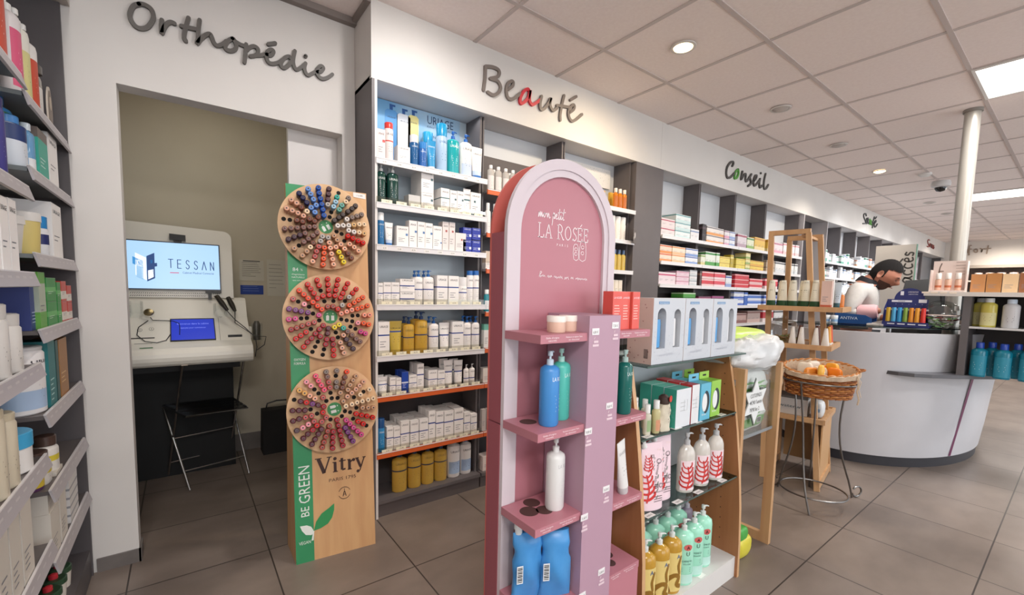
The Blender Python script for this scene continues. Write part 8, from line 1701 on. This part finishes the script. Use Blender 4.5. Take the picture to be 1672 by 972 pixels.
# local frame: he faces -Y, his right side towards -X (the camera)
MP = Vector((4.40, 1.135, 0))
t = thing('person', 'man with dark hair and beard in a light grey sweater looking down behind the counter', 'person', tuple(MP), math.radians(6))
SKN = M('#a9705a', .5); SWT = noise_mat('grey_sweater', '#c2beba', '#cac6c2', 40, .85); TRS = M('#23262e', .7); HAIR = M('#0e0a09', .95); COLR = M('#15161d', .7)
V = [((0, 0, .93), .13), ((0, -.005, 1.08), .125), ((0, -.02, 1.22), .14), ((0, -.045, 1.315), .085), ((0, -.085, 1.352), .052), ((0, -.118, 1.378), .050),   # 0-5 pelvis .. neck
     ((-.165, -.02, 1.275), .062), ((-.215, .0, 1.15), .048), ((-.228, .02, 1.075), .040), ((-.21, -.08, 1.095), .034), ((-.190, -.175, 1.105), .027),        # 6-10 right arm
     ((.165, -.02, 1.275), .062), ((.22, .0, 1.15), .048), ((.23, -.0, 1.045), .040), ((.19, -.10, 1.035), .033), ((.13, -.19, 1.045), .026),                # 11-15 left arm
     ((-.09, 0, .86), .088), ((-.10, -.015, .50), .060), ((-.10, .01, .10), .042), ((-.10, -.13, .045), .035), ((.09, 0, .86), .088), ((.10, -.015, .50), .060), ((.10, .01, .10), .042), ((.10, -.13, .045), .035)]
E_ = [(0, 1), (1, 2), (2, 3), (3, 4), (4, 5), (2, 6), (6, 7), (7, 8), (8, 9), (9, 10), (2, 11), (11, 12), (12, 13), (13, 14), (14, 15), (0, 16), (16, 17), (17, 18), (18, 19), (0, 20), (20, 21), (21, 22), (22, 23)]
body = skin('body', V, E_, SKN, t)
SV = [(p, r + .012) for p, r in V[:4]] + [((-.165, -.02, 1.272), .076), ((-.218, .0, 1.15), .062), ((-.231, .022, 1.075), .053), ((-.214, -.05, 1.088), .046), ((.165, -.02, 1.272), .076), ((.222, .0, 1.15), .062), ((.232, .0, 1.045), .052), ((.195, -.09, 1.035), .044), ((.15, -.155, 1.042), .038)]
skin('sweater', SV, [(0, 1), (1, 2), (2, 3), (2, 4), (4, 5), (5, 6), (6, 7), (2, 8), (8, 9), (9, 10), (10, 11), (11, 12)], SWT, t)
skin('trousers', [((0, 0, .90), .135), ((-.09, 0, .84), .100), ((-.10, -.015, .50), .072), ((-.10, .01, .12), .058), ((.09, 0, .84), .100), ((.10, -.015, .50), .072), ((.10, .01, .12), .058)], [(0, 1), (1, 2), (2, 3), (0, 4), (4, 5), (5, 6)], TRS, t)
for sx in (-1, 1): put('shoe', MB().loft([[(sx * .10 + w_ * math.cos(a), -.05 + l_ * math.sin(a), z) for a in [2 * PI * k / 20 for k in range(20)]] for w_, l_, z in ((.048, .135, 0), (.05, .138, .03), (.043, .115, .065), (.03, .06, .09))], BLACK), t)
# collar
cl = MB(); n = 28
def cring(r, z, dy, tilt): return [(r * math.cos(a), dy + r * .95 * math.sin(a), z + tilt * math.sin(a)) for a in [2 * PI * k / n for k in range(n)]]
cl.loft([cring(.086, 1.308, -.050, .03), cring(.078, 1.332, -.062, .03), cring(.068, 1.350, -.074, .03), cring(.061, 1.344, -.076, .03), cring(.066, 1.32, -.066, .03)], COLR, True, False); put('collar', cl, t)
put('rolled_cuff', MB().lathe([(.046, 0), (.056, .02), (.054, .10), (.046, .12)], M('#dfb0b4', .7), 22).moved(Matrix.Translation((-.214, -.035, 1.088)) @ Matrix.Rotation(PI / 2 - .08, 4, 'X')), t)
# head (nodding forward)
HD = Matrix.Translation((0, -.148, 1.378)) @ Matrix.Rotation(math.radians(31), 4, 'X')
def headpt(th, ph, e=0):
    x, y, z = math.cos(ph) * math.cos(th), math.cos(ph) * math.sin(th), math.sin(ph)
    sx, sy, sz = .074, .094, .118
    if z < 0: sx *= 1 + .30 * z; sy *= 1 + .12 * z
    X, Y_, Z = x * sx, y * sy, z * sz
    if y < 0:
        f = max(0, -y)
        Y_ -= .004 * f
        nz = math.exp(-((z + .13) / .17) ** 2) * math.exp(-(x / .13) ** 2); Y_ -= .024 * nz * f ** 2 * (1 if z < .12 else .5)      # nose
        Y_ -= .006 * math.exp(-((z - .20) / .08) ** 2) * f                                                                     # brow
        for s_ in (-1, 1): Y_ += .010 * math.exp(-((z - .05) / .09) ** 2 - ((x - s_ * .36) / .16) ** 2) * f                    # sockets
        Y_ -= .007 * math.exp(-((z + .50) / .05) ** 2 - (x / .28) ** 2) * f; Y_ += .004 * math.exp(-((z + .57) / .025) ** 2 - (x / .3) ** 2) * f
        Y_ -= .010 * math.exp(-((z + .86) / .14) ** 2) * f                                                                     # chin
    return (X * (1 + e), Y_ * (1 + e) + (0), Z * (1 + e))
def shell(cond, e, m, nt=72, npn=48):
    b = MB(); vs = [[headpt(2 * PI * i / nt, -PI / 2 + PI * j / npn, 0 if callable(e) else e) for i in range(nt)] for j in range(npn + 1)]
    idx = {}; out_v = []; fs = []
    if callable(e): vs = [[headpt(2 * PI * i / nt, -PI / 2 + PI * j / npn, e(2 * PI * i / nt, -PI / 2 + PI * j / npn)) for i in range(nt)] for j in range(npn + 1)]
    def vi(j, i):
        if (j, i) not in idx: idx[(j, i)] = len(out_v); out_v.append(vs[j][i])
        return idx[(j, i)]
    for j in range(npn):
        for i in range(nt):
            th = 2 * PI * (i + .5) / nt; ph = -PI / 2 + PI * (j + .5) / npn
            if cond(th, ph): k = (i + 1) % nt; fs.append((vi(j, i), vi(j, k), vi(j + 1, k), vi(j + 1, i)))
    b.add(out_v, fs, m, True); return b.moved(HD)
hd = put('head', shell(lambda a, p: True, 0, SKN), t)
def faceward(th): return -math.sin(th)
put('hair', shell(lambda th, ph: (math.sin(ph) > .44 + .10 * faceward(th)) or (faceward(th) < .05 and math.sin(ph) > -.12 - .5 * (faceward(th) < -.35)), lambda th, ph: .030 + .10 * max(0, math.sin(ph)) ** 1.3 + .012 * math.sin(th * 17 + ph * 9) * max(0, math.sin(ph)), HAIR), t)
put('beard', shell(lambda th, ph: faceward(th) > .02 and math.sin(ph) < (-.36 if faceward(th) > .8 and abs(math.cos(th)) < .5 else -.30) and not (faceward(th) > .93 and -.60 < math.sin(ph) < -.48), .008, M('#4a3129', .9)), t)
fc = MB()
for s_ in (-1, 1):
    fc.tube([(s_ * .014, -.0885, -.002), (s_ * .027, -.0895, -.006), (s_ * .040, -.0835, -.003)], [.0012, .0026, .0012], M('#3a241d', .5), 6)
put('eyelids', fc.moved(HD @ Matrix.Translation((0, 0, .006))), t)
eb = MB()
for s_ in (-1, 1): eb.tube([(s_ * .012, -.094, .024), (s_ * .028, -.091, .029), (s_ * .046, -.079, .023)], [.0028, .0036, .002], HAIR, 6)
put('eyebrows', eb.moved(HD), t)
er = MB()
for s_ in (-1, 1):
    er.loft([[(s_ * (.070 + o_), .012 + r_ * .6 * math.cos(a) + .004, .0 + r_ * math.sin(a)) for a in [2 * PI * k / 16 for k in range(16)]] for r_, o_ in ((.018, 0), (.028, .008), (.030, .013), (.020, .012), (.010, .006))], M('#b07a64', .5))
put('ears', er.moved(HD), t)
put('lips', MB().tube([(-.020, -.085, -.060), (0, -.094, -.058), (.020, -.085, -.060)], [.002, .0045, .002], M('#8a4f45', .5), 8).moved(HD), t)
# hands with five fingers each
def hand(w, side):
    w = Vector(w); L = [(tuple(w), .024), (tuple(w + Vector((0, -.035, -.002))), .026), (tuple(w + Vector((0, -.065, -.004))), .024)]; ed = [(0, 1), (1, 2)]
    for k in range(4):
        o_ = (-.024 + .016 * k) * side; ln_ = (.030, .036, .034, .026)[k]
        b0 = len(L); L.append((tuple(w + Vector((o_, -.078, -.002))), .0095)); L.append((tuple(w + Vector((o_ * 1.1, -.078 - ln_, -.008))), .0085)); L.append((tuple(w + Vector((o_ * 1.1, -.078 - ln_ * 1.7, -.024))), .0072))
        ed += [(2, b0), (b0, b0 + 1), (b0 + 1, b0 + 2)]
    b0 = len(L); L += [(tuple(w + Vector((.028 * side, -.03, -.006))), .011), (tuple(w + Vector((.042 * side, -.055, -.014))), .009), (tuple(w + Vector((.044 * side, -.078, -.020))), .008)]; ed += [(1, b0), (b0, b0 + 1), (b0 + 1, b0 + 2)]
    return L, ed
for nm_, w_, sd in (('hand', (-.187, -.185, 1.104), 1), ('hand', (.125, -.20, 1.046), -1)):
    L, ed = hand(w_, sd); skin(nm_, L, ed, SKN, t, 0, 1)
